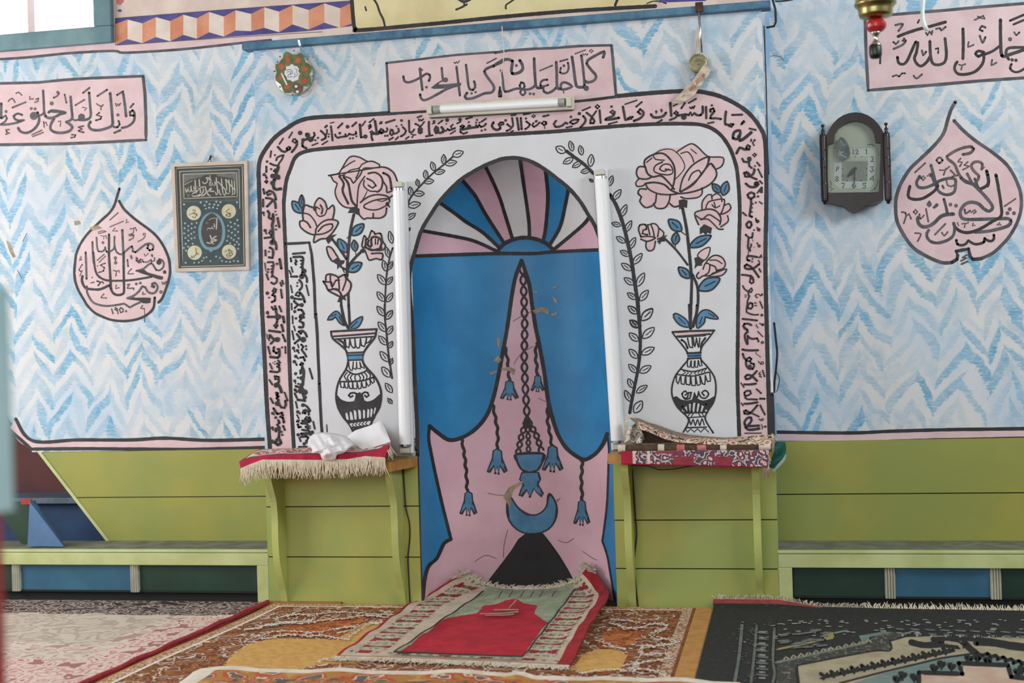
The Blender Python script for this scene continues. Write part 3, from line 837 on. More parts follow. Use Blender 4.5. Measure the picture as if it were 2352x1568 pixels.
pt.trace((810,240,1050,2352),'''
sk 46 155 450 170 600 190 740 260 725
dk 50 285 720
sk 34 210 480 285 375
sk 36 375 400 475 320
dk 44 385 490
sk 40 370 545 410 500 395 450
sk 56 500 370 525 520 540 640
Sk 40 430 590 395 620 420 650 470 630
sk 50 470 640 420 670 425 740 445 800
sk 60 600 640 540 660 450 650
Sk 60 640 550 600 610 650 640 700 610
sk 40 690 620 760 610 785 560 770 530
Sk 32 630 385 605 430 645 430 660 390
sk 44 745 410 945 345
dk 26 730 705 785 700
Sk 46 860 560 840 660 880 690 920 640 890 570
sk 44 900 660 990 645 1040 600 1025 540
dk 24 985 488 1100 460
dk 34 1098 360
sk 46 1130 510 1200 590 1170 660 1085 715
sk 42 1265 360 1270 500 1280 620 1340 620 1385 560
sk 38 820 795 905 745
sk 38 965 790 1025 730
sk 38 1195 775 1260 725
sk 34 1315 660 1370 685 1335 740
sk 30 1370 685 1415 680
sk 44 1410 435 1470 460 1520 500 1510 640
sk 36 1610 390 1540 480
dk 60 1520 560 1520 610
sk 36 1455 290 1550 255
sk 30 1485 330 1500 375 1530 340 1550 365 1590 325
sk 50 1715 390 1715 540 1728 670
sk 44 1650 715 1795 690
dk 34 1830 385
sk 30 1850 380 1840 420 1790 435
sk 40 1925 430 2020 360
dk 44 2125 350 
dk 18 2105 435
Sk 60 1880 490 1850 560 1880 640 1920 600 1910 520
sk 54 1900 620 1970 640 2030 620 2040 560 2000 510
sk 44 2020 600 2100 590 2140 550 2170 580 2240 560 2300 530
sk 38 2255 450 2210 490 2230 540
sk 34 2200 660 2310 590
''')
pt.trace((1020,230,1260,2352),'''
dk 42 355 435
sk 34 380 440 360 490 290 525
sk 44 495 420 625 380
dk 24 555 495 740 445 720 505 795 505
sk 56 400 640 420 660 500 640 560 630 650 615 760 600
Sk 46 410 560 370 590 420 620 450 590
dk 46 565 590
sk 44 370 640 370 720 430 755 515 725
sk 46 720 560 750 600 790 560 830 600 900 580 940 530
sk 40 840 485 940 415
dk 26 845 685 925 662
sk 56 1110 500 1075 580 1110 640 1180 670 1260 640 1260 590 1230 540
sk 46 1230 540 1270 500 1330 500 1335 540 1295 550
dk 32 1385 455
sk 46 1420 540 1480 590 1520 620 1480 660 1405 690
sk 44 1530 400 1545 500 1550 580 1510 625
sk 34 1500 715 1555 685
sk 36 1510 345 1610 330
sk 50 1640 400 1660 530 1680 665
sk 46 1725 400 1735 530 1745 655
sk 38 1790 325 1930 295
dk 26 1840 412
sk 46 1850 480 1930 545 1900 600 1825 650
Sk 30 2015 330 1975 365 2015 390 2050 355
dk 30 2075 470
sk 42 2010 515 1985 570 2020 600 2090 560 2150 500
dk 24 2065 485
Sk 46 2240 480 2200 520 2250 560 2300 530 2290 490
sk 20 2265 560 2265 640
sk 40 2225 365 2352 335
''')
pt.trace((1250,200,1490,2352),'''
sk 38 -10 660 100 630
sk 50 265 760 215 830 250 890 330 890 410 860 480 800 520 820
Sk 44 650 740 580 790 640 830 740 790 770 730
dk 30 600 670
sk 40 500 910 620 885
dk 40 790 595
sk 38 860 525 1035 450
sk 50 875 650 930 720 910 800 810 910
sk 48 950 575 1070 670 1130 770 1110 810 1040 810 1040 750 1080 670
sk 42 1170 540 1075 670
Sk 40 1195 395 1155 440 1195 480 1240 435
sk 46 1245 520 1255 650 1270 805
dk 30 1515 437
Sk 46 1540 520 1490 560 1540 600 1590 560
sk 46 1580 560 1560 640 1400 700
sk 60 1380 730 1500 725 1680 690
sk 36 1450 830 1640 780
sk 52 1770 440 1800 600 1830 740 1890 720
Sk 50 1940 670 1880 710 1960 710 1990 670
sk 32 1820 385 2085 295
sk 40 2070 440 2195 335
sk 54 2160 600 2110 560 2160 500 2220 540 2230 620 2160 700 2020 760
''')
pt.trace((1480,200,1780,2352),'''
sk 46 120 490 160 540 250 545 340 520 390 460
fk 0 190 430 215 410 240 440 210 490
fk 0 280 400 320 390 330 430 310 465
sk 34 230 640 315 590
sk 46 465 285 475 400 485 515
sk 26 520 340 600 300
Sk 38 570 430 540 470 580 500 600 460
sk 40 600 500 560 550 460 590
sk 46 600 510 680 500 740 490
dk 50 710 540
sk 44 740 490 800 500 830 460 860 505 900 470 940 500 1010 505 1050 460 1050 350
sk 36 665 380 730 285
sk 34 800 285 930 210
sk 30 820 365 845 385 865 355 885 380 905 340
sk 40 1110 355 1115 560
dk 22 1215 328
sk 42 1190 440 1190 400 1240 385 1260 430 1200 510 1190 560 1290 560 1380 575
sk 30 1145 650 1250 630
sk 44 1470 440 1455 560 1460 670 1520 680
Sk 44 1560 660 1530 700 1570 710 1600 670
sk 38 1580 500 1760 495
sk 36 1790 610 1760 640 1800 630 1745 670
sk 36 1895 745 2005 770
Sk 50 1720 780 1620 810 1600 920 1690 930 1720 860
sk 56 1700 880 1720 960 1800 920 1925 815
sk 28 1925 940 1920 975
dk 22 1985 955
sk 26 1975 970 1950 1000 1975 1050
sk 46 1660 1190 1720 1090 1800 1120 1880 1120
Sk 42 1860 1040 1840 1100 1890 1120 1900 1070
Sk 28 1985 1190 1955 1220 1985 1250 2015 1215
sk 42 1765 1290 1790 1340 1850 1350 1910 1310
dk 42 1890 1290
sk 38 1885 1340 1890 1420 1935 1455
dk 18 1992 1420
sk 32 2030 1355 2080 1415
sk 44 1795 1550 1840 1530 1890 1568
sk 44 1985 1490 1960 1568
''')
pt.trace((1660,390,1790,1568),'''
sk 60 870 -20 870 60 800 150 700 190 620 180 610 120 650 80 700 120 760 180 940 260
sk 46 980 -20 1090 200
sk 66 640 380 760 470 900 470 990 400 960 340 900 360 890 400 940 420
sk 46 1025 305 1095 375
fk 0 1070 450 1110 480 1110 640 1070 650 1010 610 960 660 930 640 980 570
dk 34 978 735
Sk 66 790 620 690 690 720 770 800 790 880 740 870 660
sk 66 780 800 790 940 770 1060 760 1160 745 1270 810 1300
sk 36 790 930 845 940
sk 36 780 1050 825 1050
sk 36 770 1160 820 1165
dk 30 915 905
sk 36 1015 880 1095 940
sk 46 555 1180 650 1265
dk 54 965 1425
sk 40 920 1340 920 1400 950 1430
''')
pt.trace((1660,510,1790,1568),'''
Sk 62 730 -20 655 60 700 150 750 160 800 80 780 0
dk 50 1000 210
sk 40 955 150 980 220
dk 26 870 218
sk 54 635 345 720 420 810 430 830 300
sk 58 715 440 705 600 700 720 760 790
sk 50 790 610 790 660 750 720 760 790
sk 16 830 470 835 540
dk 14 868 695
dk 46 1010 660
sk 34 950 570 1000 660
sk 24 715 790 710 920
sk 60 950 965 800 940 690 940 670 1000 690 1050 745 1065
dk 26 825 1015 815 1095
sk 40 1070 910 1040 940 1080 960 1000 980
sk 34 985 1055 1025 1115
sk 62 1010 1160 850 1280 720 1300 620 1270 610 1210 660 1170 740 1210 850 1310 1000 1520
sk 44 1010 1290 1055 1375
sk 56 530 1455 700 1475 800 1520 840 1590
''')
pt.trace((1660,630,1790,1568),'''
sk 50 770 30 840 100 850 220 800 250 750 210 770 100
sk 44 555 315 600 400 700 470 790 490 820 430 800 380 730 440 710 540 730 620 690 720 680 830 660 950 660 1040 760 1090 880 1120 985 1110
sk 30 715 590 755 600
dk 16 620 570 650 572 625 615 650 628
Sk 56 770 780 700 850 700 930 780 950 830 890 820 810
sk 34 950 545 900 580 920 620 960 640
sk 30 990 540 1050 590 1110 560 1090 530 1060 590
dk 20 890 785 920 795 900 858 930 868
sk 40 1030 750 1070 840 1110 935
dk 40 1085 1125
sk 56 550 1230 750 1250 950 1275
dk 42 1110 1390
sk 30 1025 1350 1090 1400
sk 26 940 1380 920 1420 950 1440 980 1480
sk 62 790 1400 690 1360 600 1370 570 1430 610 1500 680 1540 690 1600
''')
pt.trace((1660,750,1790,1568),'''
sk 62 580 0 620 50 680 80 680 140 620 210 620 330 680 480
sk 50 690 260 690 480
sk 54 690 250 760 320 860 335 950 320 990 410
sk 32 970 130 1110 275
Sk 34 1100 400 1065 440 1100 470 1135 435
sk 60 545 630 700 655 975 650
sk 18 920 690 920 740 1060 845
sk 56 555 750 590 860 650 930 760 960 790 890 740 850 670 890 640 960 660 1090 740 1170 830 1170 870 1090 860 1030 780 1010
sk 50 730 1070 730 1140 800 1150 770 1080
sk 28 990 960 1060 1040 1120 1030 1130 980 1080 970 1060 1020
sk 62 940 1230 820 1360 750 1430 650 1450 620 1390 660 1340 760 1340 850 1400 950 1500
sk 36 1040 1260 1000 1310 1050 1330 1020 1370 1070 1395
sk 40 1105 1210 1160 1380
''')
pt.trace((1660,870,1790,1568),'''
sk 60 600 150 750 150 920 130
sk 34 505 110 590 235
sk 52 610 460 600 380 680 320 760 330 780 400 730 440 640 470 620 520 680 560 800 560 950 570
sk 46 935 280 1065 395
sk 56 1030 545 1160 548
sk 60 600 685 750 680 960 645
sk 36 510 665 565 740
sk 60 960 730 780 930 690 970 600 950 590 890 640 870 720 920 780 940
sk 46 790 940 1000 1040
sk 50 1040 730 1100 860 1170 985
sk 66 620 1280 600 1200 680 1080 780 1070 800 1140 740 1240 660 1320
sk 66 1000 1290 850 1300 700 1310
sk 70 1010 1370 850 1400 700 1400 630 1330
sk 28 1000 1105 1060 1150 1120 1140 1120 1100 1070 1110
sk 26 1075 1260 1080 1310 1120 1320 1090 1380
dk 34 1180 1318
sk 30 610 1500 1070 1498
''')
pt.trace((585,380,765,1568),'''
sk 38 230 20 230 130
dk 22 325 72
sk 60 470 30 450 100 420 180 400 270
Sk 36 400 80 380 110 410 130 430 100
dk 48 355 210 430 215
dk 42 465 220 470 245
sk 36 190 165 210 200 240 250
dk 28 180 185
Sk 34 230 290 205 325 235 350 255 315
dk 50 355 350
sk 62 395 270 370 380 385 460 430 480 520 465
sk 40 170 470 190 565
sk 48 310 570 260 590 240 540 290 505 370 540 410 620 420 680
sk 46 225 650 310 660 380 700 410 770 415 850
sk 44 350 710 245 820
sk 42 165 680 165 820
dk 30 168 945
sk 26 170 950 185 1000
sk 46 260 910 290 960 280 1040 320 1070 360 1030 365 970
dk 18 410 920 430 985
sk 56 365 1000 370 1100 345 1190 360 1290 360 1400 370 1500
sk 46 455 1050 490 1230
dk 22 425 1205 425 1278
dk 34 205 1300
sk 30 200 1290 235 1365
Sk 40 310 1290 290 1350 330 1400 350 1340
sk 44 195 1450 340 1430
dk 52 345 1540
sk 50 380 1500 420 1560
''')
pt.trace((585,550,765,1568),'''
dk 44 340 50
sk 50 340 30 400 60 430 130 430 190
sk 38 210 215 215 320
dk 20 283 243
sk 50 300 160 360 200 365 300 350 365 285 355
sk 42 260 455 360 450 380 500 365 560 350 650 360 730 440 780 430 860 380 890 330 860
sk 30 365 520 330 530
sk 30 365 580 325 590
sk 30 365 645 325 650
sk 40 360 720 335 745
dk 26 445 485
sk 46 495 390 530 580
dk 24 270 595 258 650
sk 24 200 470 215 590
dk 14 218 618
sk 34 230 690 270 800
dk 22 240 710
sk 36 545 820 570 890
sk 36 510 860 535 930
Sk 44 390 970 360 1030 410 1050 425 1000
sk 44 380 1070 350 1110 400 1130 400 1220 340 1250
dk 36 250 1072
dk 20 285 1160
sk 38 520 1000 545 1165
sk 44 340 1350 370 1400 410 1380 405 1330
sk 50 420 1380 430 1470 460 1540
sk 38 490 1335 530 1440
Sk 32 250 1430 235 1470 265 1490 270 1450
sk 46 260 1540 480 1550
dk 60 460 1545
sk 36 560 1540 580 1600
''')
pt.trace((585,720,765,1568),'''
sk 52 260 65 350 65 500 60
dk 44 490 60
sk 44 450 110 440 180
Sk 48 430 190 390 240 420 280 450 240
sk 50 565 60 585 175
sk 46 535 225 570 350
sk 50 290 340 510 370
sk 42 555 420 610 555
sk 50 300 430 380 510 480 500
sk 46 320 600 400 520
dk 54 450 520
sk 20 240 410 250 500
sk 26 285 450 300 480 280 500 290 540
dk 22 545 675
sk 34 610 660 615 790
sk 48 385 670 375 750 430 790 490 760 490 710 460 710
sk 52 490 750 490 850 460 880 310 865
sk 38 265 660 305 810
sk 46 470 940 500 980 450 1000 490 1030 450 1060 490 1080 490 1150 450 1170 310 1155
dk 14 365 985 405 960 400 1010
sk 34 300 1000 345 1105
sk 42 400 1250 410 1310 470 1310 480 1270 430 1255
sk 44 480 1310 480 1370
dk 46 425 1425
sk 50 450 1390 500 1460 540 1570
sk 34 290 1325 350 1420
''')
pt.trace((585,880,765,1568),'''
dk 44 420 45
sk 50 440 20 500 90 530 180
sk 52 430 190 460 200 440 240 470 260 440 300 470 330
dk 52 450 405
sk 48 470 330 480 400 530 480 590 490 620 430 610 350
sk 34 595 185 655 345
sk 40 315 300 365 395
sk 48 375 500 450 610 540 590 560 640 510 670 560 690 580 780
dk 30 355 600
sk 26 360 590 385 630
dk 30 418 685
sk 48 470 740 490 790 450 830 490 880 420 910 420 960
sk 48 490 880 490 950 480 1080
dk 40 470 920
dk 32 350 890
sk 26 350 890 370 940
sk 40 565 850 600 935
dk 24 535 970 550 1030
Sk 62 470 1100 410 1190 460 1230 520 1190 500 1130
dk 30 350 1150 365 1180
''')
pt.build('border_writing',WC,'black brushed Arabic writing on the pink band')
# boxed text column in the white field, left
pt=Paint(face0,0.0016)
pt.trace((585,550,765,1568),'''
lk 56 600 85 850 75 1090 60 1140 300 1190 900 1215 1568
sk 46 765 285 1000 265
sk 50 775 350 950 350 965 430 950 540 960 600
sk 34 950 420 915 420
sk 34 950 480 925 490
sk 34 940 550 915 555
dk 54 985 630 940 740
sk 54 960 640 940 720
sk 46 1000 700 1040 770 1045 850
sk 46 820 410 835 440 810 470 825 500
sk 38 720 370 730 440
sk 32 730 550 760 650
sk 32 690 620 725 700
sk 46 725 740 850 740
sk 48 890 810 940 870 940 960 895 1010
dk 22 855 865 848 928
sk 34 720 920 750 1060
sk 34 1030 910 1080 1115
Sk 46 860 1050 820 1110 880 1130 910 1080
sk 50 900 1060 960 1130 1000 1250
dk 40 745 1155
sk 44 790 1180 930 1195
sk 48 785 1230 860 1300 960 1310
dk 44 940 1310
sk 42 800 1370 870 1300
sk 34 735 1280 740 1400
dk 34 800 1440
sk 48 870 1405 940 1410 985 1490
sk 50 910 1520 960 1500 980 1560
sk 34 755 1530 760 1600
''')
pt.trace((585,720,765,1568),'''
lk 58 1220 0 1250 400 1265 800 1285 1200 1295 1568
dk 50 930 55
Sk 44 930 30 900 70 940 90
sk 54 930 90 900 150 970 190 960 270 890 270
dk 28 825 95
sk 30 755 50 760 200
sk 32 780 250 810 340
Sk 46 920 340 880 360 920 400 950 360
sk 48 950 340 1010 390 1040 460
sk 36 750 350 780 520
sk 50 845 410 920 500 1000 510
dk 60 970 520
sk 46 800 595 900 510
sk 30 860 620 880 680
sk 44 930 620 970 660 940 720 990 790 1030 860
dk 24 1025 650 1030 712
dk 34 775 690 855 740
sk 30 770 670 800 760
sk 30 850 730 885 790
dk 36 820 855 790 960
sk 34 830 860 870 900
sk 36 800 950 840 1030
sk 44 910 880 970 870 1000 940
Sk 46 940 975 910 1020 950 1050 965 1000
sk 60 950 1080 980 1150 970 1300 960 1420
dk 44 930 1150 935 1290 940 1430
sk 40 915 1200 930 1120
sk 40 1095 1100 1155 1300
Sk 26 815 1175 795 1205 820 1225 840 1190
dk 24 865 1280 875 1405
dk 32 800 1345
sk 26 810 1340 815 1395
sk 50 820 1450 940 1490 1000 1560
sk 40 800 1510 840 1570
dk 50 930 1540
''')
pt.trace((585,880,765,1568),'''
lk 58 1292 0 1310 400 1330 800 1345 965
dk 62 920 150 1000 180
sk 50 820 60 950 90
sk 54 960 200 990 300 1000 350
sk 54 860 330 1000 345
dk 36 1010 280
dk 34 810 135
sk 30 820 130 845 165
sk 42 800 200 840 290
sk 34 820 370 850 495
dk 36 960 440
sk 46 960 420 1040 460 1105 550
Sk 50 980 540 960 590 1010 600 1010 550
sk 44 1010 530 1080 580 1080 630
dk 36 860 570
sk 34 870 560 905 610
sk 30 845 630 880 700
Sk 36 855 735 840 765 875 775 885 740
Sk 50 1030 670 1010 710 1060 740 1090 700
sk 46 1090 680 1120 750
sk 54 955 750 1090 770
sk 46 930 800 1040 810 1070 860 1060 940 950 930
sk 46 860 820 880 880 920 870
sk 50 1020 870 1060 900 1090 980
dk 40 1150 980 1110 1010
dk 16 1108 855 1112 895
sk 38 1170 770 1200 910
sk 54 930 1010 1060 1000
sk 54 930 1070 1040 1060 1080 1110
dk 50 1055 1160
dk 36 868 1030
sk 36 890 1090 920 1160
dk 36 990 1210
sk 34 880 1270 1040 1265
sk 22 1440 830 1448 970
''')
pt.build('text_column',WC,'narrow black-lined white column of black Arabic writing')
# ------------------------------------------------------------------ rose bouquets in vases, and leafy vines
A=(560,350,1160,2352); B=(1120,350,1720,2352); C=(560,700,1160,2352); D=(1120,700,1720,2352)
def leaf(p,a,b,w,fillm=None,ow=2.6,vein=True):
    """leaf from stem point a to tip b (photo px)"""
    dx,dy=b[0]-a[0],b[1]-a[1]; nx,ny=-dy,dx
    q=[a,(a[0]+dx*.30+nx*w*.85,a[1]+dy*.30+ny*w*.85),(a[0]+dx*.62+nx*w*.9,a[1]+dy*.62+ny*w*.9),b,(a[0]+dx*.62-nx*w*.9,a[1]+dy*.62-ny*w*.9),(a[0]+dx*.30-nx*w*.85,a[1]+dy*.30-ny*w*.85)]
    if fillm: p.fill(q,fillm,True)
    p.stroke(q,ow,'k',True,True)
    if vein: p.stroke([(a[0]+dx*.3,a[1]+dy*.3),(a[0]+dx*.75+nx*.04,a[1]+dy*.75)],ow*.75,'k')
p=Paint(face0,0.0014)
# stems
p.trace(A,'''
sk 26 990 560 960 700 945 840 935 960 930 1060 930 1110
sk 20 930 1060 910 1050 890 1040
sk 24 795 780 850 850 890 910 925 960
sk 24 1070 880 1000 950 940 1020
sk 10 930 770 975 740
sk 8 1010 935 1005 890
sk 24 940 1260 945 1400 955 1568
sk 22 875 1340 885 1440 900 1500 930 1568
ok 0 0 0
''' .replace('ok 0 0 0',''))
p.trace(C,'''
sk 24 875 0 890 70 910 150 945 220
sk 22 945 0 950 100 955 215
''')
# big rose
p.trace(A,'''
Fp 0 780 205 850 190 880 150 950 45 1030 40 1110 80 1160 80 1220 110 1225 130 1290 140 1350 190 1380 250 1370 350 1330 380 1300 420 1310 470 1290 480 1280 560 1240 590 1170 590 1110 600 1050 590 1030 520 1020 490 950 495 880 470 830 400 825 330 840 280 820 265
Sk 14 780 205 850 190 880 150 950 45 1030 40 1110 80 1160 80 1220 110 1225 130
sk 14 780 205 810 260 840 280 822 350 840 420 890 480 950 500 1020 490
sk 12 850 190 870 210 900 200 960 160 1040 140 1060 110 1110 85
sk 12 880 150 960 95 1000 75
sk 22 860 215 900 280 890 350 940 460
sk 22 900 225 940 280 960 380 975 440 1010 480
sk 12 895 215 910 210
sk 14 1225 135 1160 140 1080 145 1050 200 1010 250 985 275 960 235 920 220
sk 14 1040 140 1035 180 1010 230
sk 18 1120 190 1180 180 1230 210 1250 260 1235 330 1200 355
sk 16 1110 235 1160 260 1190 300
sk 14 1085 250 1080 300 1130 345 1190 350
sk 14 1120 295 1160 320 1180 305
sk 14 1090 215 1040 290 1025 380 1020 480
sk 16 1225 130 1290 140 1350 185 1380 255
sk 22 1255 185 1310 220 1330 330
sk 16 1250 255 1285 310 1290 360 1345 340
sk 14 1345 340 1380 290 1380 250
sk 10 1110 350 1080 410 1050 450
sk 16 1050 450 1120 400 1200 380 1280 390 1310 410
Sk 14 1080 480 1150 440 1230 420 1310 420 1290 470 1200 515 1110 510
sk 10 1190 425 1240 440 1290 425
sk 14 1310 410 1350 380
sk 14 1280 460 1310 490 1290 450
sk 16 1035 510 1040 560 1080 600 1110 590 1160 590 1165 550
sk 16 1165 590 1230 590 1275 560 1285 500
fk 0 935 545 960 500 1000 490 1030 500 1030 565 990 545
''')
# upper left rose
p.trace(A,'''
Fp 0 635 480 650 430 680 410 730 445 755 510 800 475 815 520 805 600 850 630 810 720 760 770 690 790 630 810 640 735 600 730 530 690 505 640 530 615 530 560 550 480 580 475
sk 16 635 520 640 460 680 410 730 445 755 510 800 475 815 520 800 600
sk 18 535 600 530 550 550 475 590 485 630 500 635 520
sk 14 530 545 590 560 640 620 655 660
sk 16 530 615 505 620 510 670 570 720 640 740 650 690 690 640 740 610 800 605 850 630 800 720 750 770
sk 18 530 610 570 630 600 675
sk 16 640 740 720 730 790 690 795 645 720 660 670 710
sk 16 640 740 630 810 690 780 750 775
sk 14 650 490 650 540 680 575 730 560 745 520
sk 18 690 475 710 510 700 550
sk 12 655 490 685 510
fk 0 740 790 760 750 840 735 800 770 795 785 760 825
''')
# right small rose, lower rose, bud
p.trace(A,'''
Fp 0 1065 850 1070 790 1085 750 1120 780 1150 710 1170 730 1230 730 1250 800 1275 840 1255 880 1240 960 1190 965 1140 970 1110 930 1090 890
Sk 16 1065 850 1072 790 1085 750 1110 780 1125 770 1150 705 1175 720 1180 735 1230 730 1250 800 1275 840 1255 875 1180 880 1110 860
sk 20 1100 780 1095 840
sk 20 1125 790 1115 830 1140 850
sk 22 1150 840 1150 770 1190 760 1230 780 1240 820 1230 850
sk 14 1185 780 1185 825
sk 14 1210 785 1205 825
sk 20 1090 845 1150 880 1240 860
sk 16 1090 880 1110 930 1130 970 1190 955 1240 965 1245 910 1150 910
fk 0 1045 880 1085 850 1090 890 1075 910
Fp 0 740 1105 770 1095 820 1110 850 1100 910 1095 930 1140 965 1180 950 1250 900 1300 830 1290 770 1250 740 1220 715 1160 740 1150
Sk 18 742 1105 775 1095 830 1110 850 1125 910 1100 935 1145 965 1180 950 1250 890 1300 830 1280 760 1240 742 1200 715 1160 735 1165 738 1130
sk 16 780 1105 780 1150 795 1210 830 1150 860 1150
sk 16 795 1210 790 1170 740 1165
sk 16 850 1125 855 1160 860 1230
sk 16 910 1110 920 1150 890 1240
sk 18 760 1240 840 1230 880 1290
sk 16 800 1225 860 1250 885 1290
fk 0 840 1345 860 1300 910 1290 920 1335 890 1320 880 1350
Fp 0 748 850 790 860 830 920 840 950 810 970 760 910
Sk 16 748 850 790 860 830 920 845 950 800 980 760 920
fk 0 790 980 850 940 870 970 910 970 900 1000 880 1010 890 1050 860 1030 840 1055 840 1010
sk 10 880 1030 905 1080
''')
def px(c,x,y): k=(c[2]-c[0])/c[3]; return (c[0]+x*k,c[1]+y*k)
for a,b,w in (((520,545),(438,440),.30),((520,500),(520,385),.20),((975,745),(1078,645),.28),((925,900),(850,780),.28),((1005,890),(990,790),.28),((940,1070),(1060,995),.30)): leaf(p,px(A,*a),px(A,*b),w,'b',4.2)
p.trace(C,'''
ob 14 945 215 985 150 1065 105 1060 150 1020 205
ob 14 910 185 880 110 845 60 810 65 765 110 755 135 800 130 825 110 860 160
sk 12 965 205 1020 150
sk 12 900 175 860 110
sk 10 790 100 830 85
''')
def vase(p,c,dx,label_top,pts):
    p.trace(c,pts)
VASE_L='''
Fw 0 785 240 1195 220 1180 300 1095 400 1070 440 1065 500 1100 560 1190 660 1235 790 1220 920 1150 1050 1110 1140 990 1140 950 1070 850 940 830 820 860 690 940 540 935 450 860 350
fp 0 790 245 1190 222 1185 255 800 280
sk 20 785 240 1195 218
sk 18 795 285 1000 270 1185 255
sk 20 785 240 800 300 870 360 920 410 935 460 940 510 920 580 860 680 832 800 845 910 890 1000 950 1075 985 1140
sk 20 1195 218 1180 290 1110 380 1075 440 1068 500 1100 560 1180 650 1225 740 1236 820 1220 920 1170 1010 1140 1080 1110 1140
sk 16 810 310 1000 295 1175 285
sk 24 850 310 900 345 915 385 910 320
fb 0 930 430 1075 425 1065 495 945 500
sk 16 925 432 1078 425
sk 14 935 455 1072 450
sk 16 940 498 1066 495
sk 14 905 315 920 370 945 385 955 310
sk 14 955 310 970 370 1000 385 1000 305
sk 14 1000 305 1010 375 1040 385 1050 305
sk 14 1050 305 1060 365 1085 375 1105 300
sk 14 1105 300 1105 345 1140 320 1150 295
sk 12 945 515 950 570 975 590 985 520
sk 12 985 515 985 570 1010 580 1015 515
sk 12 1015 515 1020 570 1050 575 1045 515
sk 12 1045 515 1060 560 1085 570 1075 530
sk 16 930 590 1000 625 1090 600 1110 575
sk 16 870 690 960 690 1080 680 1180 645
sk 12 930 610 905 645 930 680
sk 12 955 620 930 655 955 690
sk 12 980 625 960 655 980 690
sk 12 1005 630 1000 655 1010 690
sk 12 1035 630 1050 655 1040 690
sk 12 1060 620 1080 650 1070 680
sk 12 1085 610 1110 640 1100 675
sk 12 1105 595 1140 630 1130 665
sk 13 870 700 875 740 900 745 905 700
sk 13 905 700 915 745 935 750 940 700
sk 13 940 700 955 750 975 755 980 700
sk 13 980 700 990 755 1015 755 1020 700
sk 13 1020 700 1035 755 1055 750 1060 695
sk 13 1060 695 1075 745 1100 740 1100 690
sk 13 1100 690 1120 730 1140 715 1135 670
sk 13 1135 670 1160 705 1175 690 1165 650
Fk 0 835 805 870 845 930 870 1000 860 1010 810 1050 785 1070 850 1110 870 1170 850 1232 800 1232 880 1190 990 1150 1045 960 1060 900 1000 850 910
sk 18 1005 860 1015 800 990 790 960 795 945 815 960 830 980 820
sk 18 1075 850 1065 800 1090 785 1115 790 1125 815 1105 830 1090 815
Fw 0 915 975 930 970 945 1035 925 1030
Fw 0 955 960 970 965 985 1035 960 1035
Fw 0 990 945 1010 955 1015 1030 998 1032
Fw 0 1030 942 1050 950 1055 1025 1038 1028
Fw 0 1075 942 1090 950 1090 1020 1075 1022
Fw 0 1115 935 1130 945 1125 1015 1110 1015
Fw 0 1145 930 1160 940 1150 1010 1138 1005
Fw 0 1180 920 1190 930 1175 985 1168 975
fw 0 950 1070 1140 1040 1130 1085 970 1100
sk 14 940 1062 1150 1035
sk 14 970 1105 1130 1085
sk 10 990 1065 975 1085 1000 1100
sk 10 1020 1062 1005 1080 1025 1098
sk 10 1050 1060 1035 1075 1055 1095
sk 10 1080 1055 1065 1072 1085 1090
sk 10 1110 1050 1095 1068 1115 1086
fk 0 985 1110 1120 1095 1105 1140 990 1140
'''
p.trace(C,VASE_L)
p.build('rose_vase_painting',WC,'painted black and white vase with pink roses, left of the niche')
# right bouquet
p=Paint(face0,0.0014)
p.trace(B,'''
sk 28 1755 500 1790 680 1810 850 1825 1000 1835 1110
sk 26 1840 1100 1835 1250 1825 1568
sk 24 1845 1100 1890 1220 1890 1400 1850 1568
sk 20 1600 780 1700 880 1800 1010
sk 10 1780 740 1745 715
sk 8 1690 855 1690 830
''')
p.trace(D,'''
sk 24 1815 0 1820 100 1825 215
sk 22 1885 0 1875 90 1830 215
''')
p.trace(B,'''
Fp 0 1410 120 1420 60 1480 20 1570 -40 1700 -40 1830 -75 1900 -50 1990 30 2120 48 2110 110 2050 150 2060 210 1990 300 1920 330 1930 370 1890 410 1770 400 1720 480 1660 490 1600 500 1520 500 1420 490 1370 440 1380 400 1350 370 1370 330 1430 310 1340 290 1340 250 1360 230 1340 190 1370 130
sk 18 1415 130 1415 70 1490 20 1580 10 1650 70 1685 150 1680 260 1660 330
sk 10 1490 20 1560 -20 1640 -30 1700 0 1750 60 1775 130 1740 190 1690 240
sk 12 1490 20 1510 60 1590 70
sk 12 1480 50 1430 90
sk 14 1575 85 1510 120 1500 170 1560 195 1640 200 1670 170 1640 110 1580 110 1550 150 1590 170 1630 150
sk 14 1600 150 1650 160
sk 16 1415 130 1360 130 1340 180 1360 230 1430 240 1480 220
sk 18 1420 130 1440 190 1490 220 1560 210 1620 260 1680 330
sk 14 1360 240 1335 270 1345 305 1400 300 1420 280
sk 18 1420 280 1500 270 1590 290 1650 340 1720 370
sk 16 1420 280 1450 330 1530 370 1620 380 1700 375
sk 16 1430 330 1370 330 1355 370 1385 400 1370 440 1420 495 1480 480 1510 450 1520 375
sk 16 1495 460 1520 500 1590 500 1630 450 1645 380
sk 16 1640 460 1680 490 1725 480
sk 14 1700 0 1740 -30 1830 -78 1890 -50 1950 10 2000 40 2120 48 2110 120 2060 150
sk 12 1740 10 1800 -5 1840 40 1855 85
sk 10 1830 -30 1880 10
sk 16 1730 350 1760 230 1850 110 1990 40 1970 130 1900 230 1810 310 1740 350
sk 14 1990 40 1985 90
sk 14 1810 250 1840 190 1900 160 1920 190
sk 16 1740 355 1850 290 1920 200 1960 150 2010 100 2050 150 2060 210 2010 280 1920 330 1820 360 1730 370
sk 14 2020 115 2050 150
sk 14 1930 320 1930 370 1890 405 1790 415 1740 400
fk 0 1720 430 1760 420 1800 430 1795 500 1760 490 1725 515
''')
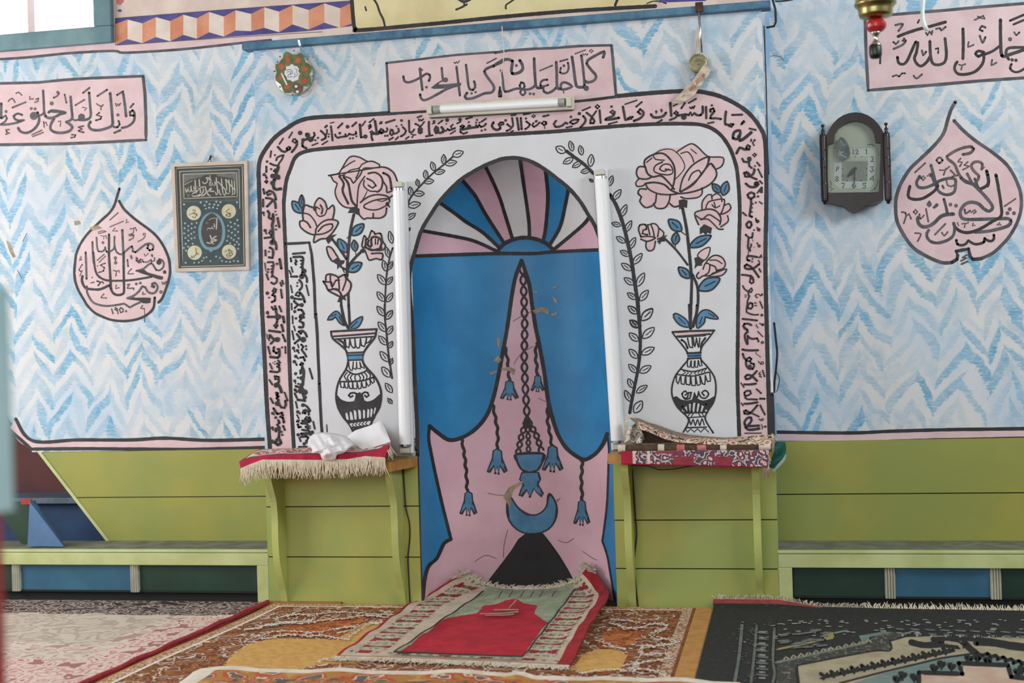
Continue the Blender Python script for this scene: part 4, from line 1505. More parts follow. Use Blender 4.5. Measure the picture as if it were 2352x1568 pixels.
p.trace(B,'''
Fp 0 1870 600 1870 550 1900 530 1930 500 1945 430 1980 380 2010 375 2050 370 2100 390 2130 420 2130 470 2190 480 2190 540 2160 580 2160 630 2110 690 2050 690 1960 650 1900 650
sk 14 1930 520 1935 440 1985 380 2015 380 2020 420
sk 14 2015 400 2060 370 2100 395 2110 440
sk 14 1965 500 1985 450 2040 430 2130 425 2115 520 2090 560
sk 12 2020 470 2050 500 2090 480
sk 12 2040 450 2050 490
sk 16 1900 650 1870 580 1870 540 1930 520 2000 510 2060 530 2100 590 2090 650
sk 14 1880 570 1930 600 1990 560 2050 590 2090 620
sk 14 1920 605 1980 600 2030 640 2080 690 2120 690
sk 14 2090 560 2150 540 2190 500 2170 460 2130 480
sk 14 2160 570 2165 620 2100 670
fk 0 1910 680 1950 645 2020 680 2010 735 1980 720 1965 745 1940 720 1910 740
Fp 0 1360 690 1370 650 1440 655 1510 640 1550 690 1585 730 1570 770 1530 790 1500 800 1500 860 1450 885 1425 850 1430 810 1370 780 1385 750
sk 16 1380 755 1360 700 1370 655 1420 650 1430 690 1400 700 1395 730 1440 740
sk 14 1440 655 1500 640 1540 680 1530 760
sk 14 1470 650 1490 700 1500 760
sk 14 1440 650 1460 740
sk 14 1540 680 1585 720 1575 760 1530 780
sk 14 1380 760 1450 755 1510 770 1440 800 1380 780
sk 14 1430 800 1425 850 1450 885 1495 870 1510 800
fk 0 1525 800 1570 760 1620 740 1590 780 1600 800 1560 805 1550 830
Fp 0 1890 930 1930 880 2000 855 1990 920 1950 970 1900 960
Sk 12 1890 930 1930 880 2000 855 1990 920 1950 970
fk 0 1860 950 1900 935 1920 960 1960 965 1930 1000 1930 1020 1890 1020 1860 1050 1870 1000
Fp 0 1880 1100 1890 1080 1950 1010 1990 960 2050 925 2100 940 2140 1000 2130 1050 2150 1060 2100 1110 2000 1120 1930 1110 1890 1130
sk 14 1960 1000 2000 950 2050 925 2110 945 2140 1000 2120 1045 2060 1060
sk 12 2000 970 2060 970 2110 1000
sk 14 1940 1050 1960 1000 2000 1010 1990 1080 1960 1100
sk 14 2000 1010 2050 1030 2060 1070
sk 14 1900 1080 1880 1110 1900 1135 1940 1110 1990 1110 2060 1080 2150 1050 2110 1105 2000 1120
sk 12 2020 1090 2100 1060
''')
for a,b,w in (((2095,360),(2025,285),.30),((2120,385),(2155,262),.30),((1745,705),(1630,605),.30),((1685,830),(1700,720),.32),((1820,850),(2010,750),.20),((1820,1130),(1720,1035),.28),((1900,1235),(2090,1135),.26)): leaf(p,px(B,*a),px(B,*b),w,'b',4.2)
p.trace(D,'''
ob 14 1810 200 1730 180 1675 110 1690 75 1760 110 1800 150
ob 14 1890 210 1880 140 1920 60 1980 45 2040 80 2075 125 2000 120 1960 110 1950 160
sk 10 1720 115 1780 170
sk 10 1910 170 1930 110
sk 10 1990 75 2040 105
''')
VASE_R='''
Fw 0 1665 250 2040 230 1990 310 1930 380 1915 440 1920 500 1980 560 2040 650 2058 760 2030 880 1960 990 1960 1040 2030 1150 1760 1150 1805 1060 1790 1000 1700 900 1655 790 1660 720 1720 590 1800 500 1800 430 1750 350
fp 0 1680 255 2030 235 2005 265 1710 285
sk 20 1665 245 1850 235 2040 230
sk 18 1700 285 1850 275 2000 262
sk 16 1665 250 1690 285 1740 345 1800 430 1805 490 1750 560 1690 640 1660 740 1665 830 1710 920 1790 1000 1810 1050 1760 1150
sk 16 2040 232 1990 300 1930 375 1915 440 1920 490 1980 560 2040 650 2055 760 2035 870 1980 960 1960 1030 2030 1150
fb 0 1800 440 1920 435 1918 480 1805 485
sk 20 1798 435 1918 430
sk 12 1803 460 1918 456
sk 16 1800 485 1920 478
sk 16 1720 290 1850 282 1960 275
sk 20 1745 315 1780 340 1800 390
sk 14 1800 300 1820 380 1845 385 1840 295
sk 14 1850 295 1865 375 1880 300
sk 14 1880 300 1900 380 1910 300
sk 20 1960 300 1930 340 1920 385
sk 12 1800 500 1800 555 1820 560 1830 505
sk 12 1835 505 1835 560 1855 565 1862 505
sk 12 1868 505 1870 560 1890 560 1895 500
sk 12 1898 500 1910 550 1930 545 1920 505
sk 14 1740 580 1850 600 1970 570
sk 14 1700 625 1850 640 1990 605
sk 10 1760 590 1780 610 1755 625
sk 10 1790 595 1808 613 1785 630
sk 10 1820 598 1838 616 1815 634
sk 10 1880 598 1862 616 1885 634
sk 10 1910 594 1892 612 1915 630
sk 10 1940 588 1922 606 1945 622
sk 10 1965 580 1950 600 1970 614
sk 13 1700 640 1700 690 1715 710 1735 645
sk 13 1740 645 1745 710 1770 715 1780 650
sk 13 1785 650 1790 715 1820 720 1825 650
sk 13 1830 650 1840 725 1870 725 1870 650
sk 13 1875 650 1890 725 1915 715 1910 645
sk 13 1915 645 1935 710 1955 715 1960 640
sk 13 1960 635 1980 690 2005 685 2000 610
Fk 0 1670 830 1700 820 1740 850 1800 860 1840 850 1862 780 1890 840 1940 860 2000 845 2045 820 2030 880 1980 950 1930 900 1850 880 1790 910 1740 950 1700 910
sk 16 1830 790 1820 840 1780 850
sk 16 1835 790 1810 790 1800 830 1770 840 1750 800 1780 775 1800 795 1780 810
sk 16 1900 790 1920 830 1960 840 1990 800 1960 770 1930 790 1950 815
sk 14 1900 780 1890 830
sk 26 1750 910 1790 970
sk 22 1800 890 1810 965
sk 22 1840 880 1835 965
sk 22 1880 890 1870 965
sk 22 1920 890 1905 965
sk 24 1970 890 1940 965
sk 16 1770 975 1980 965
sk 12 1800 1015 1960 1005
sk 10 1820 980 1805 1000
sk 10 1850 980 1835 1005
sk 10 1900 980 1915 1000
sk 10 1930 975 1945 1000
sk 12 1815 1025 1830 1080 1850 1030 1870 1085 1890 1030 1910 1085 1930 1025 1950 1080
sk 12 1830 1080 1815 1030
sk 14 1790 1105 1970 1100
sk 10 1780 1110 1800 1145 1830 1115 1860 1145 1890 1115 1920 1145 1950 1112 1990 1145
'''
p.trace(D,VASE_R)
p.build('rose_vase_painting',WC,'painted black and white vase with pink roses, right of the niche')
# vines
def vine(c,stem,w,lv,par,name):
    p=Paint(face0,0.0013)
    for cc,tx in stem: p.trace(cc,tx)
    for cc,a,b,ww in lv: leaf(p,px(cc,*a),px(cc,*b),ww,None,2.9)
    p.build(name,par)
AA=(560,350,1160,2352); Z2=(560,0,1160,2352); Z3=(1120,0,1720,2352)
vine(A,[(A,'sk 16 1880 40 1800 110 1700 190 1600 290 1530 370 1490 430 1470 520'),(A,'sk 16 1340 860 1310 960 1285 1110 1275 1250 1270 1400 1275 1568'),(C,'sk 18 1268 0 1270 120 1285 260 1300 420 1320 560 1335 660'),(C,'sk 22 1450 1140 1500 1230 1555 1310')],4,
 [(A,(1880,30),(1975,-5),.30),(A,(1800,105),(1800,20),.26),(A,(1810,105),(1915,85),.25),(A,(1715,165),(1690,85),.28),(A,(1720,185),(1810,165),.25),(A,(1640,240),(1635,160),.28),(A,(1620,265),(1710,255),.28),(A,(1570,305),(1560,240),.28),(A,(1530,370),(1625,370),.28),(A,(1510,390),(1495,310),.28),(A,(1480,485),(1590,460),.26),(A,(1470,600),(1545,550),.26),(A,(1465,710),(1500,680),.3),
  (A,(1335,820),(1310,710),.20),(A,(1305,945),(1280,850),.20),(A,(1280,1070),(1255,970),.22),(A,(1275,1190),(1205,1100),.24),(A,(1265,1340),(1200,1255),.24),(A,(1265,1470),(1200,1385),.24),(A,(1285,1345),(1338,1265),.26),(A,(1280,1500),(1338,1425),.26),(A,(1285,1190),(1338,1120),.24),(A,(1300,1060),(1338,980),.22),
  (C,(1268,100),(1200,15),.24),(C,(1280,130),(1335,50),.28),(C,(1280,240),(1210,155),.24),(C,(1290,265),(1338,190),.28),(C,(1285,360),(1215,280),.24),(C,(1300,390),(1338,330),.30),(C,(1300,510),(1228,420),.24),(C,(1310,540),(1338,480),.3),(C,(1315,650),(1243,560),.26),(C,(1335,790),(1275,705),.24),(C,(1335,890),(1295,840),.28),
  (C,(1480,1200),(1510,1100),.26),(C,(1530,1270),(1550,1200),.26),(C,(1460,1050),(1470,985),.2),(C,(1495,1240),(1462,1230),.3)],WC,'vine_painting')
vine(B,[(Z3,'sk 30 710 1360 790 1420 870 1480 950 1560'),(B,'sk 34 1100 380 1150 460 1195 570 1235 700 1270 850 1300 1000 1325 1180 1350 1340 1370 1568'),(D,'sk 30 1350 0 1365 150 1375 300 1370 450 1350 600 1320 750 1295 880 1280 970')],7,
 [(Z3,(700,1370),(615,1325),.36),(Z3,(765,1360),(740,1270),.26),(Z3,(850,1395),(830,1310),.28),(Z3,(925,1500),(935,1390),.26),(Z3,(770,1425),(680,1470),.26),(Z3,(840,1460),(765,1505),.28),(Z3,(920,1530),(840,1550),.28),
  (B,(950,265),(915,240),.3),(B,(1095,300),(1125,210),.24),(B,(1130,425),(1200,335),.24),(B,(1200,580),(1250,470),.22),(B,(1240,715),(1295,615),.22),(B,(1275,870),(1330,765),.22),(B,(1310,1005),(1390,910),.22),(B,(1345,1205),(1410,1085),.22),(B,(1370,1335),(1445,1240),.24),(B,(1385,1510),(1485,1405),.26),
  (B,(1200,660),(1120,635),.26),(B,(1240,810),(1160,760),.26),(B,(1275,930),(1195,885),.26),(B,(1295,1060),(1205,1000),.24),(B,(1320,1190),(1230,1130),.24),(B,(1335,1320),(1260,1265),.26),(B,(1350,1450),(1265,1385),.26),(B,(1365,1568),(1280,1510),.26),
  (D,(1345,80),(1265,15),.26),(D,(1360,205),(1280,145),.26),(D,(1385,140),(1485,40),.26),(D,(1360,325),(1275,255),.26),(D,(1395,300),(1500,205),.24),(D,(1350,480),(1275,400),.26),(D,(1385,445),(1500,385),.24),(D,(1345,610),(1270,535),.24),(D,(1370,610),(1470,550),.26),(D,(1310,745),(1265,665),.28),(D,(1340,790),(1435,725),.22),(D,(1290,870),(1235,770),.22),(D,(1320,970),(1390,865),.30)],WC,'vine_painting')
# ------------------------------------------------------------------ upper wall: frieze, cream panel, window, blue ledge rail
p=Paint(faceB)
CUBEO=mat('frieze_orange',(214,150,118),0.7,(198,128,96),9.0); CUBEW=mat('frieze_white',(224,212,202),0.7,(212,196,184),7.0); CUBEB=mat('frieze_purple_blue',(62,60,126),0.7,(84,80,140),12.0)
PEAK=[(293,45,90),(358,39.5,85),(421,33.7,80),(480,27.5,74),(541,23.5,70),(607,16.6,64),(672,12,56),(745,7.7,52)]
VAL=[(265,55,103),(327,53.6,99),(391,48.5,95),(452,42,89),(514,38,84),(577,32,71.5),(641,26.8,74),(709,23,68),(781,19,64),(808,8,58)]
p.fill([(264,42),(420,30),(560,19),(700,9),(808,2),(808,60),(700,72),(560,82),(420,93),(264,104)],CUBEB)
for i,(x,t,b) in enumerate(PEAK):
    v0,v1=VAL[i],VAL[i+1]
    p.fill([(v0[0],v0[1]),(x,t),(x,b),(v0[0],v0[2])],CUBEO); p.fill([(x,t),(v1[0],v1[1]),(v1[0],v1[2]),(x,b)],CUBEW)
p.fill([(781,19),(808,6),(808,54),(781,64)],CUBEO)
p.stroke([(264,42),(560,19),(808,2)],1.5,'g'); p.stroke([(268,104),(560,84),(740,73)],1.5,'n')
p.fill([(265,-20),(284,-20),(284,4),(276,12),(268,8)],mat('frieze_rust',(170,92,84),0.7,(190,120,110),12.0)); p.fill([(268,24),(276,21),(281,25),(275,28)],CUBEB)
p.fill([(806,-30),(812,66),(824,69),(1160,38),(1505,14),(1505,-30)],'c')
p.stroke([(806,-30),(812,50),(817,66),(830,69),(1000,54),(1160,38),(1330,24),(1505,14)],9,'k'); p.stroke([(857,-4),(866,10),(872,28),(880,44),(884,60)],5,'k')
p.stroke([(839,16),(840,20),(841,24)],4,'k'); p.stroke([(1052,-3),(1066,4),(1080,-2)],7,'k'); p.stroke([(1066,4),(1066,11)],4,'k'); p.stroke([(1048,22),(1062,16),(1072,10)],5,'k')
p.stroke([(1162,20),(1162,12),(1170,6),(1182,-2)],4,'k'); p.stroke([(1421,-6),(1416,4),(1413,12)],6,'k'); p.stroke([(1486,8),(1500,3),(1515,3),(1530,8)],3,'k')
p.fill([(1514,-20),(1625,-20),(1622,2),(1514,6)],CUBEB); p.fill([(1630,-20),(1760,-20),(1760,-6),(1630,0)],CUBEW)
p.build('painted_frieze',WU,'painted orange, white and blue cube frieze with cream panel')
# bits of outline by the end of the ledge and the pale blue edge of the block
p=Paint(faceB)
p.fill([(1757,30),(1767,30),(1784,1006),(1773,1006)],SIDEB); p.stroke([(1755,60),(1760,200),(1763,340),(1766,400)],2.6,'k',False)
p.stroke([(1772,-10),(1776,4),(1781,22),(1782,50),(1778,60),(1762,63)],5,'k',False); p.stroke([(1782,3),(1810,1),(1850,-8)],4,'k')
p.stroke([(1778,742),(1782,780),(1785,812),(1782,850),(1779,875),(1778,900)],5,'k'); p.stroke([(1781,850),(1790,868),(1788,885),(1784,900)],1.6,'k')
p.build('block_edge_painting',WR)
p=Paint(faceB)
for q in ([(52,555),(57,545),(62,535)],[(40,620),(50,640)],[(1766,130),(1780,128),(1795,132),(1800,140)]): p.stroke(q,1.5,'n')
for q in ([(14,552),(22,556),(28,570),(36,590),(30,592),(22,578)],[(170,508),(182,506),(186,514),(172,518)],[(204,522),(224,517),(236,524),(214,530)]): p.fill(q,'x')
p.build('peeled_patches',WL)
# ledge rail
mb=MB(); zr_=on_y(1176,57,-0.03).z
mb.box(-1.186,1.128,-0.036,0.03,zr_-0.016,zr_+0.016,RAILB)
RAIL=struct(mb.build('trim_1',bevel=0.004),'chipped blue wooden rail along the top of the mihrab wall')
# window
WFR=mat('window_frame_teal',(92,126,136),0.6,(114,146,152),6.0,bump=0.1); SASH=mat('window_sash_pale',(224,204,204),0.5,(214,190,190),5.0)
mb=MB(); xi=on_y(221,40,BACK).x; zi=on_y(150,70,BACK).z
mb.box(-3.75,xw1,BACK-0.03,BACK+0.13,zw0,zi,WFR); mb.box(xi,xw1,BACK-0.03,BACK+0.13,zi,3.45,WFR); mb.box(-3.75,-3.67,BACK-0.03,BACK+0.13,zi,3.45,WFR)
WIN=struct(mb.build('window_1',bevel=0.006))
xm=on_y(70,30,BACK+.05).x; mb=MB()
mb.box(xm-0.010,xm+0.010,BACK+0.04,BACK+0.07,zi,3.45,SASH); mb.box(-3.67,xi,BACK+0.04,BACK+0.07,zi,zi+0.012,SASH); mb.box(xi-0.012,xi,BACK+0.04,BACK+0.07,zi,3.45,SASH)
mb.build('window_sash',WIN)
gm=bpy.data.materials.new('window_glass'); gm.use_nodes=True; t=NT(gm); tr=t.n('BsdfTransparent'); gl=t.n('BsdfGlossy'); gl.inputs['Roughness'].default_value=0.05; mx=t.n('MixShader'); mx.inputs[0].default_value=0.06
t.t.links.new(tr.outputs[0],mx.inputs[1]); t.t.links.new(gl.outputs[0],mx.inputs[2]); t.t.links.new(mx.outputs[0],t.t.nodes['Material Output'].inputs[0]); GLASS=gm
mb=MB(); mb.box(-3.67,xi,BACK+0.053,BACK+0.057,zi,3.45,GLASS); mb.build('window_pane',WIN)
# ------------------------------------------------------------------ things on the wall
LAMPW=mat('lamp_white_enamel',(240,243,246),0.35,(230,234,238),3.0); LAMPC=mat('lamp_cream_enamel',(222,220,206),0.4,(208,206,188),3.0)
TUBEW=mat('tube_glass_white',(246,249,252),0.3); TUBEE=mat('tube_burnt_end',(150,148,146),0.3,(190,188,184),20.0); SOCK=mat('lamp_socket',(206,204,190),0.5); DARK=mat('lamp_dark_edge',(60,62,66),0.6); CHROME=mat('chrome',(220,222,225),0.18,metal=1.0); STEEL=mat('steel',(150,148,145),0.35,metal=1.0)
BRASS=mat('brass',(190,176,124),0.3,(160,146,96),10.0,metal=1.0); OLDB=mat('tarnished_brass',(158,152,116),0.45,(126,120,90),16.0,metal=0.6); BLACKP=mat('black_plastic',(26,26,28),0.35); RUST=mat('rusty_bracket',(96,62,48),0.8,(60,44,40),30.0)
WOODD=mat('clock_dark_wood',(40,24,21),0.35,(26,17,16),10.0,stretch=(6,6,0.8)); 
def batten(label,a,b,w,enam,tube_w,width_axis):
    """fluorescent batten between two points on the wall face; width_axis = unit vector across it along the wall"""
    a,b=Vector(a),Vector(b); d=(b-a).normalized(); L=(b-a).length; u=d.cross(Vector((0,-1,0))).normalized(); n=Vector((0,-1,0))
    root=thing('fluorescent_light',label,'wall lamp',a)
    P=lambda q:a+d*q.x+u*q.y+n*q.z
    m=MB(); m.box(0,L,-w/2,w/2,0.001,0.030,enam,P); m.build('housing',root,bevel=0.006)
    m=MB(); m.tube([P(Vector((s,0,0.046))) for s in (0.035,L-0.035)],tube_w/2,TUBEW,24); 
    o=m.build('tube',root,smooth=False); 
    for s in (0.035,L-0.035-(0.03 if enam is LAMPC else 0.010)):
        m=MB(); m.tube([P(Vector((s-0.001 if s<0.1 else s+0.001,0,0.046))),P(Vector((s+(0.03 if enam is LAMPC else 0.010),0,0.046)))],tube_w/2+0.0006,TUBEE if enam is LAMPC else CHROME,24); m.build('tube_cap',root)
    for s in (0.006,L-0.028):
        m=MB(); m.box(s,s+0.022,-w*0.36,w*0.36,0.028,0.064,SOCK,P); k=m.build('socket',root,bevel=0.003)
    m=MB(); m.box(0.01,L-0.01,w/2-0.002,w/2+0.002,0.0,0.024,DARK,P); m.build('edge_strip',root)  # dark strip along one side of the housing
    return root
batten('cream horizontal fluorescent lamp over the arch, below the pink panel',on_y(981,254,-0.03)+Vector((0,0.03,0)),on_y(1318,235,-0.03)+Vector((0,0.03,0)),0.058,LAMPC,0.034,None)
la,lb=on_y(919,416,0),on_y(921+14,1042,0)
batten('white upright fluorescent lamp left of the blue niche',on_y(918,416,-0.03)+Vector((0,0.03,0)),on_y(918+16,1042,-0.03)+Vector((0,0.03,0)),0.058,LAMPW,0.053,None)
batten('white upright fluorescent lamp right of the blue niche, leaning slightly',on_y(1379,388,-0.03)+Vector((0,0.03,0)),on_y(1420,1034,-0.03)+Vector((0,0.03,0)),0.058,LAMPW,0.053,None)
# pull cord switch
r=thing('pull_cord','thin white pull cord with black switch over the pink panel','pull cord',on_y(1153,66,-0.04))
CORD=mat('white_cord',(214,206,196),0.7)
m=MB(); m.tube([on_y(x,y,-0.075) for x,y in ((1153,60),(1155,90),(1158,125),(1155,150),(1150,168),(1149,190),(1149,205))],0.0022,CORD,6); m.tube([on_y(x,y,-0.075) for x,y in ((1150,168),(1152,185),(1150,205))],0.0016,CORD,6); m.build('cord',r)
c=on_y(1148.5,214,-0.075); m=MB(); m.lathe([(0.0,0.030),(0.004,0.028),(0.005,0.018),(0.0085,0.006),(0.0095,-0.008),(0.009,-0.017),(0.0,-0.018)],c,BLACKP,16); m.build('switch_knob',r,smooth=True)
# glass plate with a flower wreath, on its hook under the rail
WRG=mat('wreath_green',(112,118,72),0.7,(84,92,52),30.0); WRR=mat('wreath_red',(196,84,64),0.6,(176,64,54),30.0); WRB=mat('wreath_brown',(112,88,76),0.7,(84,62,54),30.0); GPL=mat('plate_glass_grey',(198,200,196),0.15,(184,188,186),12.0)
cp=on_y(674,172,-0.02); r=thing('decorative_plate','small round glass plate with green wreath and red flowers under the rail','plate',cp)
m=MB(); m.lathe([(0.0,-0.010),(0.086,-0.010),(0.092,-0.005),(0.086,0.0),(0.0,0.0)],cp+Vector((0,0.005,0)),GPL,40,'y'); o=m.build('plate',r,smooth=True); o.scale=(1,1,1)
CW=(610,80,760,1470); p=Paint(lambda x,y,o:on_y(x,y,-0.0262-o))
p.mb.slot(WRG); PM['1']=WRG;PM['2']=WRR;PM['3']=WRB
p.trace(CW,'''
f1 0 470 375 540 395 600 445 680 450 760 415 830 410 870 540 900 620 960 640 1055 730 1030 820 985 890 1025 980 1030 1120 930 1165 850 1150 830 1280 770 1355 690 1330 600 1285 530 1310 430 1310 375 1200 340 1110 225 1030 215 940 250 840 215 740 225 660 300 640 350 560 390 520 400 440
''')
p.trace(CW,'''
fw 0 580 655 620 670 650 700 710 705 750 760 740 830 775 870 745 930 735 1010 670 1030 610 1060 560 1020 490 1010 470 940 430 900 425 820 465 780 460 710 540 700
d2 58 500 555 735 580 350 715 880 770 870 1030 480 1160
d2 44 335 965
f3 0 640 1090 700 1070 790 1110 850 1160 830 1260 770 1330 690 1310 610 1250 590 1180
dw 34 685 1160 715 1280
lw 36 360 875 475 1115
sg 14 470 800 560 780 610 860 510 900 500 950 600 940
sg 14 660 760 710 780 690 850 740 880 680 930 620 960
sg 14 480 840 560 830 570 900
sg 12 650 860 660 920
dn 20 640 360 325 490 270 610 195 820 950 545 1050 930 920 1240 605 1345 320 1170
sx 14 800 1395 900 1380 990 1320 1045 1220
''')
p.build('flower_wreath',r)
m=MB(); m.tube([on_y(686,92,-0.05),on_y(689,104,-0.045),on_y(692,117,-0.028)],0.0042,CHROME,10); m.build('hook',r)
# rod, brass rosette and folded strip at the right end of the rail
r=thing('hanging_rod','bright metal rod hanging from the right end of the blue rail','rod',on_y(1606,14,-0.05))
m=MB(); m.tube([on_y(1605,24,-0.05),on_y(1608,70,-0.05),on_y(1612,121,-0.05)],0.0052,CHROME,12); m.build('rod',r,smooth=True)
c=on_y(1606,16,-0.04); m=MB(); m.box(c.x-0.016,c.x+0.016,-0.052,-0.034,c.z-0.022,c.z+0.018,RUST); m.build('rail_bracket',r,bevel=0.003)
TAN=mat('faded_strap',(198,190,178),0.8,(176,164,148),20.0)
c=on_y(1604,146,-0.03); r=thing('brass_rosette','small ribbed brass rosette on a faded strap beside the metal rod','rosette',c)
m=MB(); m.lathe([(0.0,-0.022),(0.008,-0.024),(0.012,-0.017),(0.017,-0.021),(0.022,-0.014),(0.026,-0.019),(0.031,-0.010),(0.036,-0.012),(0.040,-0.002),(0.038,0.004),(0.0,0.004)],c,OLDB,36,'y',pleat=lambda t,h:0.03*math.sin(14*t)); m.build('disc',r,smooth=True)
m=MB(); q=[on_y(x,y,-0.018) for x,y in ((1600,62),(1606,66),(1606,128),(1597,128))]; m.face(q,TAN); m.face([v+Vector((0,0.006,0)) for v in reversed(q)],TAN); m.build('strap',r)
STRIP=mat('paper_strip',(214,204,190),0.85,(190,170,150),14.0,stretch=(1,1,4)); SBR=mat('strip_brown_line',(160,116,94),0.8,(190,150,128),30.0)
r=thing('paper_strip','folded pale paper strip with a brown line hanging below the rosette','paper strip',on_y(1626,150,-0.06))
def ribbon(mb,top,bot,Yf,mt,n=30,wave=0.004,thick=0.003):
    A_,B_=resamp(smooth_pts(top,False,4),n),resamp(smooth_pts(bot,False,4),n)
    for off in (0.0,thick):
        for i in range(n):
            f=lambda a,j:on_y(a[0],a[1],Yf(j/n)+off+wave*math.sin(j*0.9))
            q=[f(A_[i],i),f(A_[i+1],i+1),f(B_[i+1],i+1),f(B_[i],i)]; mb.face(q if off==0 else q[::-1],mt)
m=MB(); ribbon(m,[(1618,147),(1604,166),(1588,188),(1570,206),(1543,236)],[(1635,158),(1626,174),(1606,202),(1590,222),(1560,238)],lambda t:-0.07+0.045*t,STRIP); m.build('strip',r)
m=MB(); ribbon(m,[(1616,168),(1602,182),(1586,200),(1566,222)],[(1619,171),(1606,188),(1588,208),(1563,226)],lambda t:-0.073+0.045*t,SBR,20,0.004,0.001); m.build('brown_stripe',r)
c=on_y(1593,177,-0.03); m=MB(); m.lathe([(0.0,-0.02),(0.010,-0.018),(0.018,-0.008),(0.018,0.008),(0.010,0.018),(0.0,0.02)],c,mat('grey_glass_bead',(150,166,180),0.25),20); 
tag(m.build('glass_bead',smooth=True),'small blue grey bead between the rosette and the paper strip','bead')
# framed calligraphy picture
YP=BACK-0.020
TL,TR,BR,BL=(392.5,375.5),(567.5,368.5),(572,619.5),(402.5,624)
r=thing('framed_picture','framed dark green calligraphy print hanging on the left wall','picture',on_y(484,366,BACK-0.01))
FRM=mat('pale_wood_frame',(206,190,178),0.5,(190,174,158),8.0)
def lerp2(a,b,t): return (a[0]+(b[0]-a[0])*t,a[1]+(b[1]-a[1])*t)
def quadpt(u,v): return lerp2(lerp2(TL,TR,u),lerp2(BL,BR,u),v)
def qrect(e,ev=None): ev=ev if ev is not None else e*0.7; return [quadpt(e,ev),quadpt(1-e,ev),quadpt(1-e,1-ev),quadpt(e,1-ev)]
m=MB(); o4=[on_y(*q,YP) for q in qrect(0)]; i4=[on_y(*q,YP) for q in qrect(0.045)]; dy=Vector((0,0.018,0))
for k in range(4):
    j=(k+1)%4; m.face([o4[k],i4[k],i4[j],o4[j]],FRM); m.face([o4[j],o4[j]+dy,o4[k]+dy,o4[k]],FRM); m.face([i4[k],i4[k]+dy*.5,i4[j]+dy*.5,i4[j]],FRM)
m.build('frame',r)
PG=mat('print_dark_green',(50,58,54),0.5,(66,74,68),20.0); PT=mat('print_teal',(46,68,74),0.5,(38,54,56),24.0); PD=mat('print_black_brown',(44,42,40),0.5,(54,52,48),16.0); PGR=mat('print_grey',(104,108,102),0.5,(90,92,88),40.0); PL=mat('print_cream_line',(186,184,170),0.4); PC=mat('print_cream',(204,200,172),0.4,(192,184,150),20.0); PTL=mat('print_light_teal',(104,146,160),0.4); PDOT=mat('print_pale_dot',(150,170,176),0.4)
PM.update({'4':PG,'5':PT,'6':PD,'7':PGR,'8':PL,'9':PC,'0':PTL,'a':PDOT})
mp=MB(); mp.face([on_y(*q,YP+0.008) for q in qrect(0.04)],PG); pr=mp.build('print',r)
p=Paint(lambda x,y,o:on_y(x,y,YP+0.0075-o),0.0002)
def qstroke(e,w,ink,ev=None): p.stroke(qrect(e,ev),w,ink,False,True)
qstroke(0.055,0.9,'6'); qstroke(0.065,1.6,'8'); qstroke(0.085,1.4,'6'); qstroke(0.11,1.5,'8'); qstroke(0.145,1.2,'7')
F1=(380,350,590,2352); F2=(380,485,590,2195)
p.trace(F1,'''
f5 0 430 1265 1890 1225 1900 1570 440 1570
f7 0 455 560 1835 520 1850 1130 480 1185
f6 0 490 800 620 700 900 640 1010 580 1300 560 1350 610 1700 660 1800 720 1840 1130 480 1180
l8 16 455 560 1835 520 1850 1130 480 1185 455 560
l7 12 430 1265 1890 1225
s8 26 515 930 540 1030 590 900 580 960 620 1020 650 1000 655 860 680 1000 740 990 730 870
s8 28 760 710 775 900 790 1040
s8 28 865 690 880 860 890 960 900 1060 800 1120 680 1120 680 1070 790 1010 860 960 850 890 820 900 900 900 1000 880
s8 30 1050 650 1130 650 1180 720 1120 690 1060 680 1090 740 1040 790 980 800 960 760
s8 20 1145 590 1155 650
s8 28 1170 720 1130 840 1180 850 1200 780 1230 850 1280 850 1270 740
s8 28 1305 650 1325 850 1350 1060 1310 1090 1290 1030
s8 26 1440 670 1460 900 1480 1050
s8 26 1350 750 1450 860 1550 980 1530 1110 1490 1060
s8 26 1550 690 1570 850 1580 960
s8 26 1630 690 1650 900 1650 1040 1600 1080 1570 1030
s8 26 1560 700 1680 850 1790 980 1780 1060 1710 1080
s8 24 1700 710 1720 900 1730 1040
s8 24 1765 720 1775 850 1790 990
s8 30 940 1120 1000 1090 1050 1020 1020 880
s8 28 840 1130 930 1080 980 980 970 930
s8 30 1150 1120 1090 1080 1070 1010 1190 940 1170 910 1120 990 1250 1000
s8 24 1380 960 1410 1090 1440 1080
s8 14 500 830 620 760 700 720
d7 36 590 1100
''')
p.trace(F1,'''
da 28 480 1335 905 1285 1055 1270 1310 1265 1415 1280 1840 1280 1010 1360 1135 1330 1255 1340 1355 1355 1040 1455 1125 1420 1225 1415 1330 1450 1180 1480 480 1490
''')
